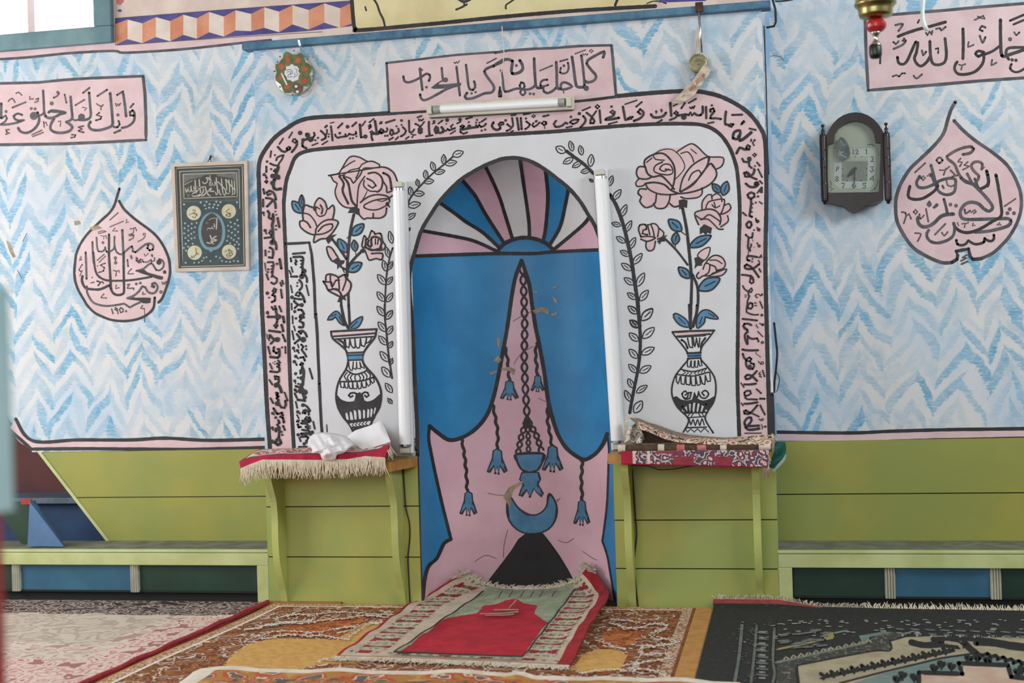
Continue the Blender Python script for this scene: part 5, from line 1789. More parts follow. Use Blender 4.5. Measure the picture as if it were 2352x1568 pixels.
p.trace(F2,'''
f5 0 400 -40 1790 -60 1820 1260 420 1290
da 24 470 290 630 300 550 355 460 405 625 410 550 460 450 530 620 540 550 585 480 640 625 655 550 705 485 780 655 780 545 850 495 945 485 1235 440 880
da 24 1565 265 1665 300 1580 375 1745 345 1670 430 1595 515 1745 495 1675 575 1580 640 1640 690 1755 650 1715 735 1665 805 1765 795 1745 900 1730 210 1740 1200
da 22 710 385 685 500 700 635 750 280 1500 345 1520 470 1510 600 1480 710 1555 770 985 1100 1215 1085 1310 1120 920 1120 880 1190 800 1230 690 1235 1360 1190 1460 1210 1550 1215 1080 1195 1640 1190
S0 70 1110 60 950 140 850 320 825 480 850 680 950 860 1110 900 1260 860 1370 700 1400 480 1370 300 1270 130
F6 0 1110 40 940 180 870 380 860 560 910 720 1000 820 1110 860 1230 810 1320 680 1365 500 1340 300 1240 130
d0 40 1090 940
s8 26 1235 170 1230 300 1220 430
s8 26 1170 300 1175 400 1140 430 1120 370 1090 430 1060 410 1020 400 1010 440
s8 12 1040 210 1120 170 1230 165
f7 0 960 300 985 230 1045 300
s8 28 1075 580 1100 660 1130 710 1090 770 990 750
s8 28 1220 600 1120 660 1240 690 1150 720 1090 720 1150 780
''')
for cx,cy in ((445,489),(525.5,485),(447,580),(526,578)): p.dot((cx,cy),16.5,'9')
MED='''
s6 18 650 -20 690 -40 720 -10 660 40 760 60 700 160 640 130
s6 14 560 100 650 50 780 110
s6 16 1540 -60 1450 10 1560 60 1500 130 1450 80 1580 50
s6 14 1440 130 1500 60 1580 100 1520 140
s6 18 730 890 735 1030 700 1080 620 1080 610 1120 690 1110
s6 16 760 1050 800 1020 770 990 720 1060
s6 14 1420 980 1500 930 1620 960 1530 1010 1450 1060 1600 1050 1520 900 1560 1080 1630 1000
s6 14 1460 1100 1580 1100
'''
p.trace(F2,MED)
p.build('calligraphy_print',pr)
m=MB(); m.tube([on_y(477,372,BACK-0.012),on_y(481,364,BACK-0.012),on_y(485,372,BACK-0.012)],0.0022,BLACKP,6); m.tube([on_y(482,366,BACK-0.02),on_y(484,358,BACK-0.004)],0.005,RUST,8); m.build('hanger',r)
# wall clock
YC=BACK-0.085
K1=(1860,250,2070,2352); k1=210/2352
def kc(pts,dy=0): return [(1860+x*k1,250+dy+y*k1) for x,y in pts]
r=thing('wall_clock','dark wooden wall clock with arched top and turned side columns','clock',on_y(1962,370,BACK-0.04))
outer=kc([(400,900),(400,760),(440,640),(500,520),(600,370),(720,250),(860,160),(1020,105),(1180,85),(1340,105),(1500,165),(1650,270),(1780,410),(1870,550),(1920,680),(1920,900)])+kc([(1900,400),(1895,1010),(1750,1060),(1580,1110),(1450,1120),(1330,1200),(1230,1270),(1130,1290),(1030,1260),(940,1180),(850,1130),(700,1110),(560,1070),(400,1035),(390,400)],120)
inner=kc([(470,890),(620,880),(650,640),(740,500),(880,390),(1030,320),(1200,300),(1350,330),(1490,410),(1600,520),(1660,660),(1690,850),(1830,870)])+kc([(1800,400),(1780,770),(1740,795),(500,810),(450,780),(455,400)],120)
ra_,rb_=resamp(outer+[outer[0]],120),resamp(inner+[inner[0]],120)
# align the two rings by angle
cxy=(1961,385)
ang=lambda q:math.atan2(q[1]-cxy[1],q[0]-cxy[0])
def byang(ring,n=160):
    out=[]
    for k in range(n):
        a=-math.pi+2*math.pi*k/n; dx,dy=math.cos(a),math.sin(a); best=None
        for (x1,y1),(x2,y2) in zip(ring,ring[1:]+ring[:1]):
            ex,ey=x2-x1,y2-y1; den=dx*ey-dy*ex
            if abs(den)<1e-9: continue
            t=((x1-cxy[0])*ey-(y1-cxy[1])*ex)/den; s=((x1-cxy[0])*dy-(y1-cxy[1])*dx)/den
            if t>0 and -1e-6<=s<=1+1e-6: best=max(best or 0,t)
        out.append((cxy[0]+dx*best,cxy[1]+dy*best))
    return out
ro,ri=byang(outer),byang(inner); m=MB(); n=len(ro)
for k in range(n):
    j=(k+1)%n; a0,a1,b0,b1=on_y(*ro[k],YC),on_y(*ro[j],YC),on_y(*ri[k],YC),on_y(*ri[j],YC)
    m.face([a0,a1,b1,b0],WOODD); m.face([a1,a0,Vector((a0.x,BACK-.002,a0.z)),Vector((a1.x,BACK-.002,a1.z))],WOODD)
    m.face([b0,b1,Vector((b1.x,YC+.03,b1.z)),Vector((b0.x,YC+.03,b0.z))],WOODD)
m.face([Vector((v.x,BACK-.003,v.z)) for v in (on_y(*q,YC) for q in ro)],WOODD)
m.build('case',r)
DIAL=mat('dial_pale_green',(140,154,136),0.4,(152,162,146),6.0); DIALW=mat('dial_white',(164,176,170),0.4); DNUM=mat('dial_numerals',(92,104,96),0.5); DHAND=mat('clock_hand_black',(34,40,38),0.4); DGR=mat('dial_grey',(122,134,122),0.5,(108,118,110),14.0)
PM.update({'A':DIALW,'C':DNUM,'D':DHAND,'E':DGR,'G':DIAL})
m=MB(); m.face([Vector((v.x,YC+.0296,v.z)) for v in (on_y(*q,YC) for q in ri)],DIAL); dial=m.build('dial',r)
YD=YC+.0293
p=Paint(lambda x,y,o:on_y(x,y,YD-o),0.0003); K2=(1860,370,2070,2352)
p.trace(K1,'''
lE 14 480 1000 640 1000 1000 1020 1500 1000
sE 20 1480 930 1600 910 1720 1000 1780 1200
s6 16 1490 930 1600 915 1660 970
fA 0 640 1030 1560 1010 1700 1130 1720 1500 1500 1500 1490 1230 830 1220 820 1500 620 1500
fG 0 830 1220 1490 1220 1490 1560 830 1560
sC 34 1105 1050 1120 1060 1115 1165
sC 34 1175 1070 1220 1050 1240 1090 1180 1165 1250 1160
sC 34 1440 1050 1460 1060 1455 1160
sC 30 1570 1240 1620 1230 1630 1290 1570 1360 1640 1355
sC 30 1570 1500 1630 1490 1640 1550
dD 16 1165 1230 1340 1230 1470 1355 1465 1535 845 1540
''')
p.trace(K2,'''
fA 0 620 130 820 130 820 520 1480 520 1490 130 1700 130 1690 500 1600 640 1480 700 760 700 640 600
fE 0 820 0 1490 0 1480 520 820 520
sC 30 1560 150 1630 145 1600 200 1640 230 1590 280 1550 240
sC 30 1650 380 1540 470 1650 470
sC 30 1630 400 1640 520
sC 30 690 160 740 150 730 200 690 200 690 250
Sc 2 700 400 660 420 700 450 740 420
SC 30 695 390 665 420 700 450 735 420
SC 30 695 455 655 490 695 520 740 490
sC 32 820 570 890 570 850 680
sC 32 1440 570 1370 570 1370 620 1430 620 1440 670 1370 690
sC 30 1150 560 1090 640 1130 690 1175 650 1120 620
dD 16 845 200 840 375 960 500 1325 495 1460 365 1465 190
sD 16 520 500 560 600 510 650 570 700
sD 16 530 750 620 700
sD 14 1750 480 1730 620 1650 720
sD 14 1560 770 1700 700
''')
p.build('dial_markings',dial)
def hand(name,pts,dz,w):
    q=Paint(lambda x,y,o:on_y(x,y,YD-dz-o)); q.trace(K2,pts); q.build(name,r)
hand('hour_hand','sD 60 1180 180 1080 290 1000 360\nfD 0 1100 180 1180 140 1220 190 1120 330 960 430 1010 300',0.004,0)
hand('minute_hand','sD 34 1150 230 1150 380 1150 460\nsD 26 1150 450 1145 560\nSD 18 1140 575 1085 640 1135 690 1185 640',0.007,0)
p=Paint(lambda x,y,o:on_y(x,y,YC+0.012-o))  # teardrop reflection, painted in grey behind the glass
REFL=mat('reflection_grey',(96,106,102),0.6,(74,82,84),24.0); PM['F']=REFL
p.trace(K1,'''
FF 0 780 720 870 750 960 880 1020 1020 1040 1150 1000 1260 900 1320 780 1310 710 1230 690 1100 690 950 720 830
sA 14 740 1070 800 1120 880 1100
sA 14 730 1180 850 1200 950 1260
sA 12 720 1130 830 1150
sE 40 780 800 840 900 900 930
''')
p.build('painted_reflection',r,'dark teardrop mark on the clock glass')
def column(x0,x1,ya,yb,name='side_column'):
    xm_=(x0+x1)/2; a=on_y(xm_,ya,YC-0.002); b=on_y(xm_+ (yb-ya)*0.0,yb,YC-0.002); rr=abs(on_y(x1,ya,YC).x-on_y(x0,ya,YC).x)/2
    H=a.z-b.z; prof=[]
    for i in range(61):
        t=i/60; k=rr*(0.98+0.10*(1 if (i%2) else 0)*(1 if (t<.22 or .38<t<.5 or t>.72) else 0.0)+0.06*math.sin(t*math.pi))
        if i in (0,1,59,60): k=rr
        prof.append((k,-H*t))
    m=MB(); m.lathe([(0,0)]+prof+[(rr*.6,-H-.004),(rr*.55,-H-.012),(0,-H-.016)],a,WOODD,18); col_=m.build(name,r,smooth=True)
    m=MB(); m.lathe([(rr*.55,0),(rr*.6,.006),(rr*.3,.011),(rr*.62,.016),(rr*.5,.020),(rr*.22,.026),(rr*.24,.032),(rr*.55,.037),(rr*.5,.043),(0,.046)],a,WOODD,16); m.build('finial',col_,smooth=True)
column(1882,1898,310,462); column(2027.5,2043.5,306,460)
m=MB(); m.face([Vector((v.x,YC+.014,v.z)) for v in (on_y(*q,YC) for q in ri)],GLASS); m.build('glass_pane',r)
# hanging brass oil lamp, nearer the camera
def near(px,py,Y): return on_y(px,py,Y)
YL=-1.2; c=near(2012,58,YL); sc=(c-CAM).dot(FW)/F_PX
r=thing('hanging_lamp','brass hanging lamp with a red glass bead and black tip at top right','lamp',c)
REDG=mat('red_glass',(186,40,44),0.2,(150,24,30),40.0); SILV=mat('silver_neck',(214,208,196),0.2,metal=1.0)
pr_=lambda L:[(a*sc,(58-b)*sc) for a,b in L]
m=MB(); m.lathe(pr_([(36,-8),(44,2),(47.5,8),(47,12),(43,15),(40,19),(38.5,24),(38,33),(36,38),(26,41),(14,43),(0,43)]),c,BRASS,48); m.build('dish',r,smooth=True)
m=MB(); m.lathe(pr_([(0,40),(8,41),(11,44),(16,46),(21,51),(23.5,57),(22.5,64),(18,70),(13,73),(0,74)]),c,REDG,32,pleat=lambda t,h:0.045*math.sin(14*t)*math.cos(h*900)); m.build('bead',r)
m=MB(); m.lathe(pr_([(0,72),(11,73),(12,76),(8,80),(6,84),(4.5,90),(6,93),(9,97),(12,102),(13,106),(0,107)]),c+Vector((-0.002,0,0)),SILV,28); m.build('neck',r,smooth=True)
m=MB(); m.lathe(pr_([(0,100),(10,101),(14,105),(14.5,112),(14.5,124),(13,131),(9,134),(0,135)]),c+Vector((-0.004,0,0)),BLACKP,28); m.build('tip',r,smooth=True)
for dx,dy in ((-.06,0),(.03,.052),(.03,-.052)):
    m=MB(); m.tube([c+Vector((dx,dy,0.072)),c+Vector((0,0,0.75))],0.0025,BRASS,6); m.build('chain',r)
m=MB(); m.tube([c+Vector((0,0,0.75)),Vector((c.x,c.y,3.6))],0.003,BRASS,6); m.build('suspension_rod',r)
q=[near(x,y,-1.0) for x,y in ((2130,70),(2124,60),(2119,45),(2119,25),(2121,0),(2120,-30))]; q.append(Vector((q[-1].x,q[-1].y,3.6)))
m=MB(); m.tube(q,[.0065,.0075,.0075,.0065,.006,.006,.006],mat('pale_translucent_cord',(214,226,226),0.3),10); tag(m.build('white_cord',smooth=True),'thick pale white cord end hanging beside the brass lamp','cord')
# ------------------------------------------------------------------ benches along the side walls
BTOP=on_y(300,1262,0.0).z
DUST=mat('dusty_bench_top',(126,130,112),0.9,(104,106,92),12.0); PBLUE=mat('panel_blue',(52,106,134),0.5,(44,94,120),5.0); PGREEN=mat('panel_dark_green',(18,50,38),0.5,(24,60,44),5.0); FLUTE=mat('post_off_white',(202,200,184),0.6,(180,178,160),12.0); GAPBLK=mat('gap_shade_black',(24,28,26),0.8)
def bench(label,x0,x1,stile_right,cells,group='painted benches along the wall'):
    r=thing('low_bench',label,'bench',((x0+x1)/2,0.14,0),group)
    m=MB(); m.box(x0,x1,0.0,BACK-0.006,BTOP-0.025,BTOP,DUST); m.build('seat_board',r,bevel=0.003)
    m=MB(); m.box(x0,x1,-0.006,0.02,BTOP-0.012,BTOP+0.001,GREENP); m.box(x0,x1,-0.004,0.025,BTOP-0.070,BTOP-0.014,GREENP); 
    s=(x1-0.058,x1) if stile_right else (x0,x0+0.058)
    m.box(s[0],s[1],-0.004,0.025,0.0,BTOP-0.070,GREENP); m.build('front_frame',r,bevel=0.003)
    zb_,zt_=0.050,BTOP-0.072
    for a,b,mt in cells:
        m=MB(); m.box(a,b,0.030,0.045,zb_,zt_,mt); m.build('panel',r)
    m=MB(); m.box(x0,x1,0.05,0.06,0.0,zt_,GAPBLK); m.box(x0+.02,x1-.02,0.024,0.05,zb_-0.008,zb_,GAPBLK); m.build('gap_shade_backing',r)  # shade of the gap under the panels, put in as black board
    return r,zb_,zt_
def flute(r,xc,zb_,zt_,w=0.042):
    m=MB(); pts=[]; n=24
    for i in range(n+1):
        t=i/n; x=xc-w/2+w*t; pts.append((x,0.022-0.010*abs(math.sin(t*math.pi*4))-0.004*math.sin(t*math.pi)))
    pts+= [(xc+w/2,0.030),(xc-w/2,0.030)]
    m.prism(pts,'z',zb_-0.006,zt_+0.004,FLUTE); m.build('post',r)
X=lambda px,y=1340:on_y(px,y,0.02).x
rb_,zb_,zt_=bench('painted bench left of the mihrab wall with blue and green front panels',-3.4,BX0+0.004,True,[(X(310),BX0-0.05,PGREEN),(X(38),X(310),PBLUE),(-2.9,X(38),PGREEN),(-3.38,-2.9,PBLUE)])
for q in (38,310): flute(rb_,X(q),zb_,zt_)
rb_,zb_,zt_=bench('painted bench right of the mihrab wall with dark green and blue front panels',BX1-0.004,3.2,False,[(BX1+0.05,X(2045),PGREEN),(X(2045),X(2288),PBLUE),(X(2288),2.4,PGREEN),(2.4,3.1,PBLUE)])
for q in (2045,2288): flute(rb_,X(q),zb_,zt_)
# ------------------------------------------------------------------ shelves with curved brackets either side of the niche
SHELFW=mat('varnished_shelf_wood',(186,140,66),0.4,(164,112,48),5.0,stretch=(1.5,6,6)); BRK=mat('bracket_green',(186,194,110),0.5,(170,180,108),4.0,bump=0.1)
def shelf(label,x0,x1,ztop,dep,brx,oblique=0.0,xo=0.0):
    r=thing('wall_shelf',label,'shelf',((x0+x1)/2,-0.1,ztop),'wooden shelves beside the niche')
    m=MB(); m.prism([(x0,-0.001),(x1,-0.001),(x1-oblique,-dep),(x0+xo,-dep)],'z',ztop-0.040,ztop,SHELFW); m.build('board',r,bevel=0.005)
    for bx in brx:
        prof=[]; H=ztop-0.040
        for d,t in smooth_pts([(165,0),(161,60),(136,140),(108,230),(99,360),(100,500),(92,640),(66,770),(30,890),(8,1000)],False,30): prof.append((-d/1000,H*(1-t/1000)))
        prof+= [(-0.0045,0.0),(-0.0045,H)]
        m=MB(); m.prism([(y,z) for y,z in prof],'x',bx-0.030,bx,BRK); m.build('bracket',r,bevel=0.003)
    return r
SZ=on_y(930,1052,-0.05).z
shelf('wooden shelf left of the niche, under the red fringed rug',-1.12,-0.44,SZ,0.235,[on_y(659,1250,0).x,on_y(930,1250,0).x],0.05)
SZR=on_y(1410,1042,-0.235).z
shelf('wooden shelf right of the niche, under the folded patterned rugs',0.425,1.075,SZR,0.235,[on_y(1458,1250,0).x,on_y(1750,1250,0).x])
# floor strip in front of the left bay
m=MB(); m.box(BX0,-0.80,-0.03,0.01,0.0,0.014,mat('brown_threshold',(168,110,60),0.6,(146,92,48),6.0)); struct(m.build('baseboard_left',bevel=0.003))
# ------------------------------------------------------------------ electric cables
CBL=mat('black_cable',(38,40,36),0.5)
def cable(label,pts,r_=0.0032,Y=-0.008):
    m=MB(); m.tube([on_y(x,y,Y) for x,y in smooth_pts(pts,False,8)],r_,CBL,8); return tag(m.build('electric_cable',smooth=True),label,'cable')
cable('black cable running down the green boards left of the niche',[(926,1078),(928,1110),(932,1165),(940,1200),(941,1235),(937,1280),(939,1330),(942,1393)])
cable('black cable running down beside the bracket right of the niche',[(1452,1078),(1455,1120),(1459,1180),(1462,1230),(1457,1280),(1459,1330),(1466,1400)])
cable('thin black wire sagging under the right shelf',[(1450,1068),(1490,1070),(1512,1078),(1545,1077),(1590,1070),(1660,1066)],0.0022,-0.15)
# ------------------------------------------------------------------ stair foot in the recess at the far left
SRED=mat('stair_dark_red',(84,28,26),0.6,(66,22,22),4.0); SBLUE=mat('stair_blue',(56,102,146),0.55,(44,82,124),5.0); SDBLUE=mat('stair_dark_blue',(30,66,108),0.6,(24,52,88),5.0); SGREY=mat('stair_grey_blue',(96,112,128),0.7,(78,92,104),8.0); SGREEN=mat('stair_dark_green',(30,62,44),0.6,(24,50,38),5.0); SBR=mat('stair_bright_red',(170,40,40),0.5)
r=thing('wooden_steps','red, blue and green wooden steps in the dark recess left of the cut boards','steps',(-2.4,0.5,0.0))
m=MB(); m.box(-4.2,-1.6,0.72,0.76,0.2,1.3,SRED); m.build('back_panel',r)
zl=on_y(110,1140,0.5).z
m=MB(); m.box(-3.4,-1.7,0.44,0.70,zl-0.03,zl,SGREY); m.build('tread',r,bevel=0.004)
m=MB(); m.box(-3.4,-1.7,0.50,0.52,0.0,zl-0.03,SDBLUE); m.build('riser',r)
a,b,c_,d=on_y(68,1152,0.10),on_y(63,1254,0.05),on_y(147,1255,0.05),on_y(76,1150,0.12)
m=MB(); q=[a,b,c_,d]; th=Vector((-0.004,0.022,0)); m.face(q,SBLUE); m.face([v+th for v in reversed(q)],SBLUE)
for k in range(4): m.face([q[k],q[(k+1)%4],q[(k+1)%4]+th,q[k]+th],SBLUE)
m.build('side_board',r)
m=MB(); q=[on_y(x,y,0.16) for x,y in ((0,1150),(70,1155),(66,1254),(50,1250),(18,1205),(0,1180))]; m.face(q,SGREEN); m.face([v+Vector((0,0.02,0)) for v in reversed(q)],SGREEN); m.build('lower_panel',r)
m=MB(); q=[on_y(x,y,0.13) for x,y in ((48,1146),(70,1146),(70,1158),(48,1158))]; m.face(q,SBR); m.face([v+Vector((0,0.02,0)) for v in reversed(q)],SBR); m.build('red_corner_block',r)
m=MB(); m.box(-4.2,-1.55,0.755,0.80,0.0,1.6,SRED); m.box(-4.2,-1.5,BACK+0.125,0.76,1.25,1.3,SRED); m.build('housing',r)
# ------------------------------------------------------------------ painted post close to the camera, far left
PTEAL=mat('post_teal',(200,232,238),0.4,(170,214,226),3.0); PRED=mat('post_red',(206,84,80),0.5,(186,66,66),4.0)
dpt=1.5
def atd(px,py,dep):
    v=ray(px,py); return CAM+v*dep
a=atd(44,1170,dpt); r=thing('painted_post','blurred pale teal and red wooden post at the far left edge, close to the camera','post',(a.x-.08,a.y,0))
top=atd(20,560,dpt).z
m=MB(); m.prism([(a.x-0.20,a.y-0.07),(a.x-0.03,a.y-0.07),(a.x-0.012,a.y-0.03),(a.x,a.y),(a.x-0.20,a.y)],'z',a.z,top-0.05,PTEAL)
m.prism([(a.x-0.19,a.y-0.065),(a.x-0.03,a.y-0.065),(a.x-0.012,a.y-0.005),(a.x-0.19,a.y-0.005)],'z',top-0.05,top+0.01,PTEAL); m.build('upper_block',r,bevel=0.01)
m=MB(); m.box(a.x-0.18,a.x-0.014,a.y-0.07,a.y-0.01,0.0,a.z,PRED); m.build('lower_shaft',r,bevel=0.004)
# ------------------------------------------------------------------ textiles on the shelves
def cellmat(name,cols,sc,rough=0.95,warp=0.35,stretch=None,bump=0.25):
    """woven floral mottling: warped cells in a few yarn colours.  cols: list of (position, rgb)"""
    if name in MATS: return MATS[name]
    m=bpy.data.materials.new(name); m.use_nodes=True; t=NT(m); t.b.inputs['Roughness'].default_value=rough
    v=t.obj()
    if stretch:
        mp=t.n('Mapping'); mp.inputs['Scale'].default_value=stretch; t.put(mp.inputs[0],v); v=mp.outputs[0]
    n=t.n('TexNoise'); t.put(n.inputs['Vector'],v); n.inputs['Scale'].default_value=sc*0.8; n.inputs['Detail'].default_value=2
    ad=t.n('VectorMath'); ad.operation='MULTIPLY_ADD'; t.put(ad.inputs[0],n.outputs['Color']); ad.inputs[1].default_value=(warp*4/sc,)*3; t.put(ad.inputs[2],v)
    vo=t.n('TexVoronoi'); t.put(vo.inputs['Vector'],ad.outputs[0]); vo.inputs['Scale'].default_value=sc
    rp=t.n('ValToRGB'); rp.color_ramp.interpolation='CONSTANT'; t.put(rp.inputs[0],vo.outputs['Distance'])
    while len(rp.color_ramp.elements)<len(cols): rp.color_ramp.elements.new(0.5)
    for e,(p_,c) in zip(rp.color_ramp.elements,cols): e.position=p_; e.color=srgb(*c)
    nn=t.noise(v,sc*14,2.0); t.put(t.b.inputs['Base Color'],t.mix(t.ss(nn,0.3,0.7,0.0,0.28),rp.outputs[0],srgb(*cols[-1][1])))
    t.bump(t.noise(v,sc*18,2.0),bump,0.004); MATS[name]=m; return m
FRG=mat('fringe_cream',(222,212,192),0.9,(202,190,166),30.0)
def fringe(mb,pts,n,L,m,r0=0.0016,dirv=(0,0,-1),spread=0.3,seed=1,flat=False):
    rnd=random.Random(seed); cum=[0]
    for a,b in zip(pts,pts[1:]): cum.append(cum[-1]+(b-a).length)
    j=0
    for i in range(n):
        s=cum[-1]*(i+rnd.random()*0.8)/n; j=0
        while j<len(cum)-2 and cum[j+1]<s: j+=1
        p=pts[j].lerp(pts[j+1],(s-cum[j])/((cum[j+1]-cum[j]) or 1)); l=L*rnd.uniform(0.72,1.1)
        d=Vector(dirv); q=[]; sw=Vector((rnd.uniform(-1,1)*spread,rnd.uniform(-1,1)*spread*0.5,0 if not flat else rnd.uniform(0,.25)))
        for k in range(4):
            t=k/3; q.append(p+d*l*t+sw*l*t*t+Vector((math.sin(t*5+i)*0.0016,0,0)))
        mb.tube(q,[r0*1.3,r0*1.2,r0,r0*.5],m,4,cap=False)
RUGRED=mat('rug_crimson',(178,36,66),0.95,(160,30,56),30.0,bump=0.3,bsc=160); NAVY=mat('rug_navy',(58,52,84),0.95,(76,70,98),40.0); RWHITE=mat('rug_white_yarn',(218,206,196),0.95,(200,186,174),40.0)
FLORAL=cellmat('rug_red_floral',[(0.0,(206,84,54)),(0.20,(226,214,204)),(0.34,(70,64,96)),(0.44,(190,72,56)),(0.62,(222,206,196))],26.0,stretch=(1,.6,1),warp=0.2)
# red fringed rug over the left shelf
r=thing('fringed_rug','red rug with cream fringe draped over the left shelf','rug',(-0.8,-0.12,SZ),'rugs laid on the shelves')
Yf=-0.255
back=[on_y(x,y,-0.006) for x,y in ((598,1031),(660,1029),(740,1027),(830,1024),(893,1020))]
fold=[on_y(x,y,Yf) for x,y in ((549,1060),(570,1052),(603,1046),(650,1043),(740,1042),(820,1039),(868,1032),(895,1019))]
low=[on_y(x,y,Yf-0.012) for x,y in ((553,1076),(574,1067),(603,1056),(660,1056),(740,1057),(800,1055),(838,1048),(884,1051))]
def rs3(p,n):
    cum=[0]
    for a,b in zip(p,p[1:]): cum.append(cum[-1]+(b-a).length)
    out=[]
    for i in range(n+1):
        s=cum[-1]*i/n; j=0
        while j<len(cum)-2 and cum[j+1]<s: j+=1
        out.append(p[j].lerp(p[j+1],(s-cum[j])/((cum[j+1]-cum[j]) or 1)))
    return out
NN=60; Bk,Fd,Lw=rs3(back,NN),rs3(fold,NN),rs3(low,NN)
for q in Bk: q.z=max(q.z,SZ+0.012)
def surf(i,j):
    if j<=12:
        t=j/12; p=Bk[i].lerp(Fd[i],t); p.z+=0.004*math.sin(t*math.pi)*(1+math.sin(i*.5)); return p
    return Fd[i].lerp(Lw[i],(j-12)/4)
def smat(i,j):
    if j>=12 or i>=NN-3: return RUGRED
    if j==11: return NAVY if True else RUGRED
    if i<2: return RUGRED
    if j==10: return RWHITE
    return FLORAL
m=MB(); m.grid(surf,NN,16,smat); m.grid(lambda i,j:surf(NN-i,j)+Vector((0,0.004,-0.008)),NN,16,RUGRED); m.build('cloth',r,smooth=True)
m=MB(); 
for i in range(NN): m.face([Lw[i]+Vector((0,-.001,.002)),Lw[i+1]+Vector((0,-.001,.002)),Lw[i+1]+Vector((0,-.001,-.006)),Lw[i]+Vector((0,-.001,-.006))],FRG)
fringe(m,[p+Vector((0,-.001,-.003)) for p in Lw],330,0.072,FRG,0.0017,seed=4); m.build('fringe',r)
m=MB(); e=[surf(NN,j) for j in (14,11,8)]; fringe(m,e,26,0.05,FRG,0.0015,dirv=(0.35,0,-0.9),seed=9); m.build('side_fringe',r)
# white cloths
WCL=mat('white_cotton',(236,235,240),0.85,(228,227,233),6.0,bump=0.15,bsc=60)
def inflate(name,outline,Y0,bulge,folds,mt,label,cat,seed=2,n=36,back=0.3,group=None):
    """crumpled cloth: closed outline (photo px) filled with rings that puff towards the viewer"""
    rnd=random.Random(seed); ring=resamp(smooth_pts(outline+[outline[0]],False,3),n*2)[:-1]; N_=len(ring); cx=sum(p[0] for p in ring)/N_; cy=sum(p[1] for p in ring)/N_
    m=MB(); K=14
    ph=[rnd.uniform(0,6.28) for _ in range(8)]
    def P(k,i,sgn):
        t=k/K; x=cx+(ring[i][0]-cx)*t; y=cy+(ring[i][1]-cy)*t
        w=sum(math.sin((x*fx+y*fy)*0.05*f+ph[q])*a for q,(fx,fy,f,a) in enumerate(folds))
        h=bulge*math.sqrt(max(0,1-t*t))*(1+0.9*w)
        return on_y(x,y,(Y0(y) if callable(Y0) else Y0)-(h if sgn>0 else -h*back))
    for sgn in (1,-1):
        for k in range(1,K):
            for i in range(N_):
                j=(i+1)%N_; q=[P(k,i,sgn),P(k,j,sgn),P(k+1,j,sgn),P(k+1,i,sgn)]; m.face(q if sgn>0 else q[::-1],mt)
        m.face([P(1,i,sgn) for i in range(N_)],mt)
    o=weld(m.build(name,smooth=True)); return tag(o,label,cat,group)
C7=lambda L:[(540+x*420/2352,960+y*420/2352) for x,y in L]
inflate('crumpled_cloth',C7([(930,345),(950,260),(1030,195),(1130,182),(1290,200),(1440,245),(1530,330),(1480,385),(1400,450),(1310,480),(1290,535),(1220,555),(1150,550),(1112,515),(1085,458),(985,450),(990,405)]),lambda y:-0.15-0.122*min(1,max(0,(y-992)/44)),0.05,[(1,.5,1.6,.26),(.6,-1,2.6,.24),(-1,.9,4.2,.20),(.3,1,7.0,.14),(1,-.4,9.0,.08)],WCL,'crumpled white cloth hanging over the front of the red fringed rug','cloth',3)
r=thing('folded_sheet','folded white cotton sheet lying beside the crumpled cloth, next to the lamp','sheet',on_y(850,1020,-0.12))
for k,(dyp,yy) in enumerate(((0,-0.165),(6,-0.150),(11,-0.135))):
    top=C7([(1440,250),(1540,170),(1700,120),(1790,85),(1868,45),(1925,130)]); bot=C7([(1650,412),(1700,392),(1790,370),(1870,345),(1940,325),(2000,300)])
    A_,B_=resamp(top,16),resamp(bot,16); m=MB()
    f=lambda i,j:(lambda t:on_y(A_[i][0]+(B_[i][0]-A_[i][0])*t,A_[i][1]+(B_[i][1]-A_[i][1])*t-dyp*(1-t)*0.25+dyp*0.05,-0.05-(0.12-0.01*k)*t-0.006*math.sin(i*.7+t*3)))(j/8)
    m.grid(f,16,8,WCL); m.grid(lambda i,j:f(16-i,j)+Vector((0,0.005,-0.005)),16,8,WCL); m.build('fold',r,smooth=True)
# right shelf: draped red rug, rolled rug, folded rug, teal corner
FLORR=cellmat('rug_pink_navy_floral',[(0.0,(206,112,70)),(0.10,(226,216,210)),(0.26,(150,52,68)),(0.40,(80,70,90)),(0.56,(214,204,200)),(0.68,(92,70,84))],40.0,warp=0.22)
r=thing('patterned_rug','crimson and navy floral rug draped over the front of the right shelf','rug',(0.78,-0.12,SZR),'rugs laid on the shelves')
Yf=-0.25
A_=rs3([on_y(x,y,Yf) for x,y in ((1426,1036),(1480,1036),(1600,1034),(1700,1034),(1766,1034))],50); B_=rs3([on_y(x,y,Yf-.008) for x,y in ((1427,1064),(1480,1065),(1600,1068),(1690,1070),(1764,1072))],50)
BK=rs3([Vector((A_[0].x-.01,-0.01,SZR+0.006)),Vector((A_[-1].x+.03,-0.01,SZR+0.006))],50)
MED=mat('rug_rose_field',(150,58,72),0.95,(134,48,62),20.0,bump=0.3,bsc=160)
def rm(i,j):
    if i<4: return RUGRED
    if i in (4,9): return RWHITE
    if j>=10 and (18<=i<=24 or 32<=i<=37): return MED
    if j==8 and 12<=i<=20: return MED
    return FLORR
m=MB(); fn=lambda i,j:(BK[i].lerp(A_[i],j/8) if j<=8 else A_[i].lerp(B_[i],(j-8)/5)+Vector((0,-.002*math.sin(i),0)))
m.grid(fn,50,13,rm); m.grid(lambda i,j:fn(50-i,j)+Vector((0,.005,-.005)),50,13,RUGRED); m.build('cloth',r,smooth=True)
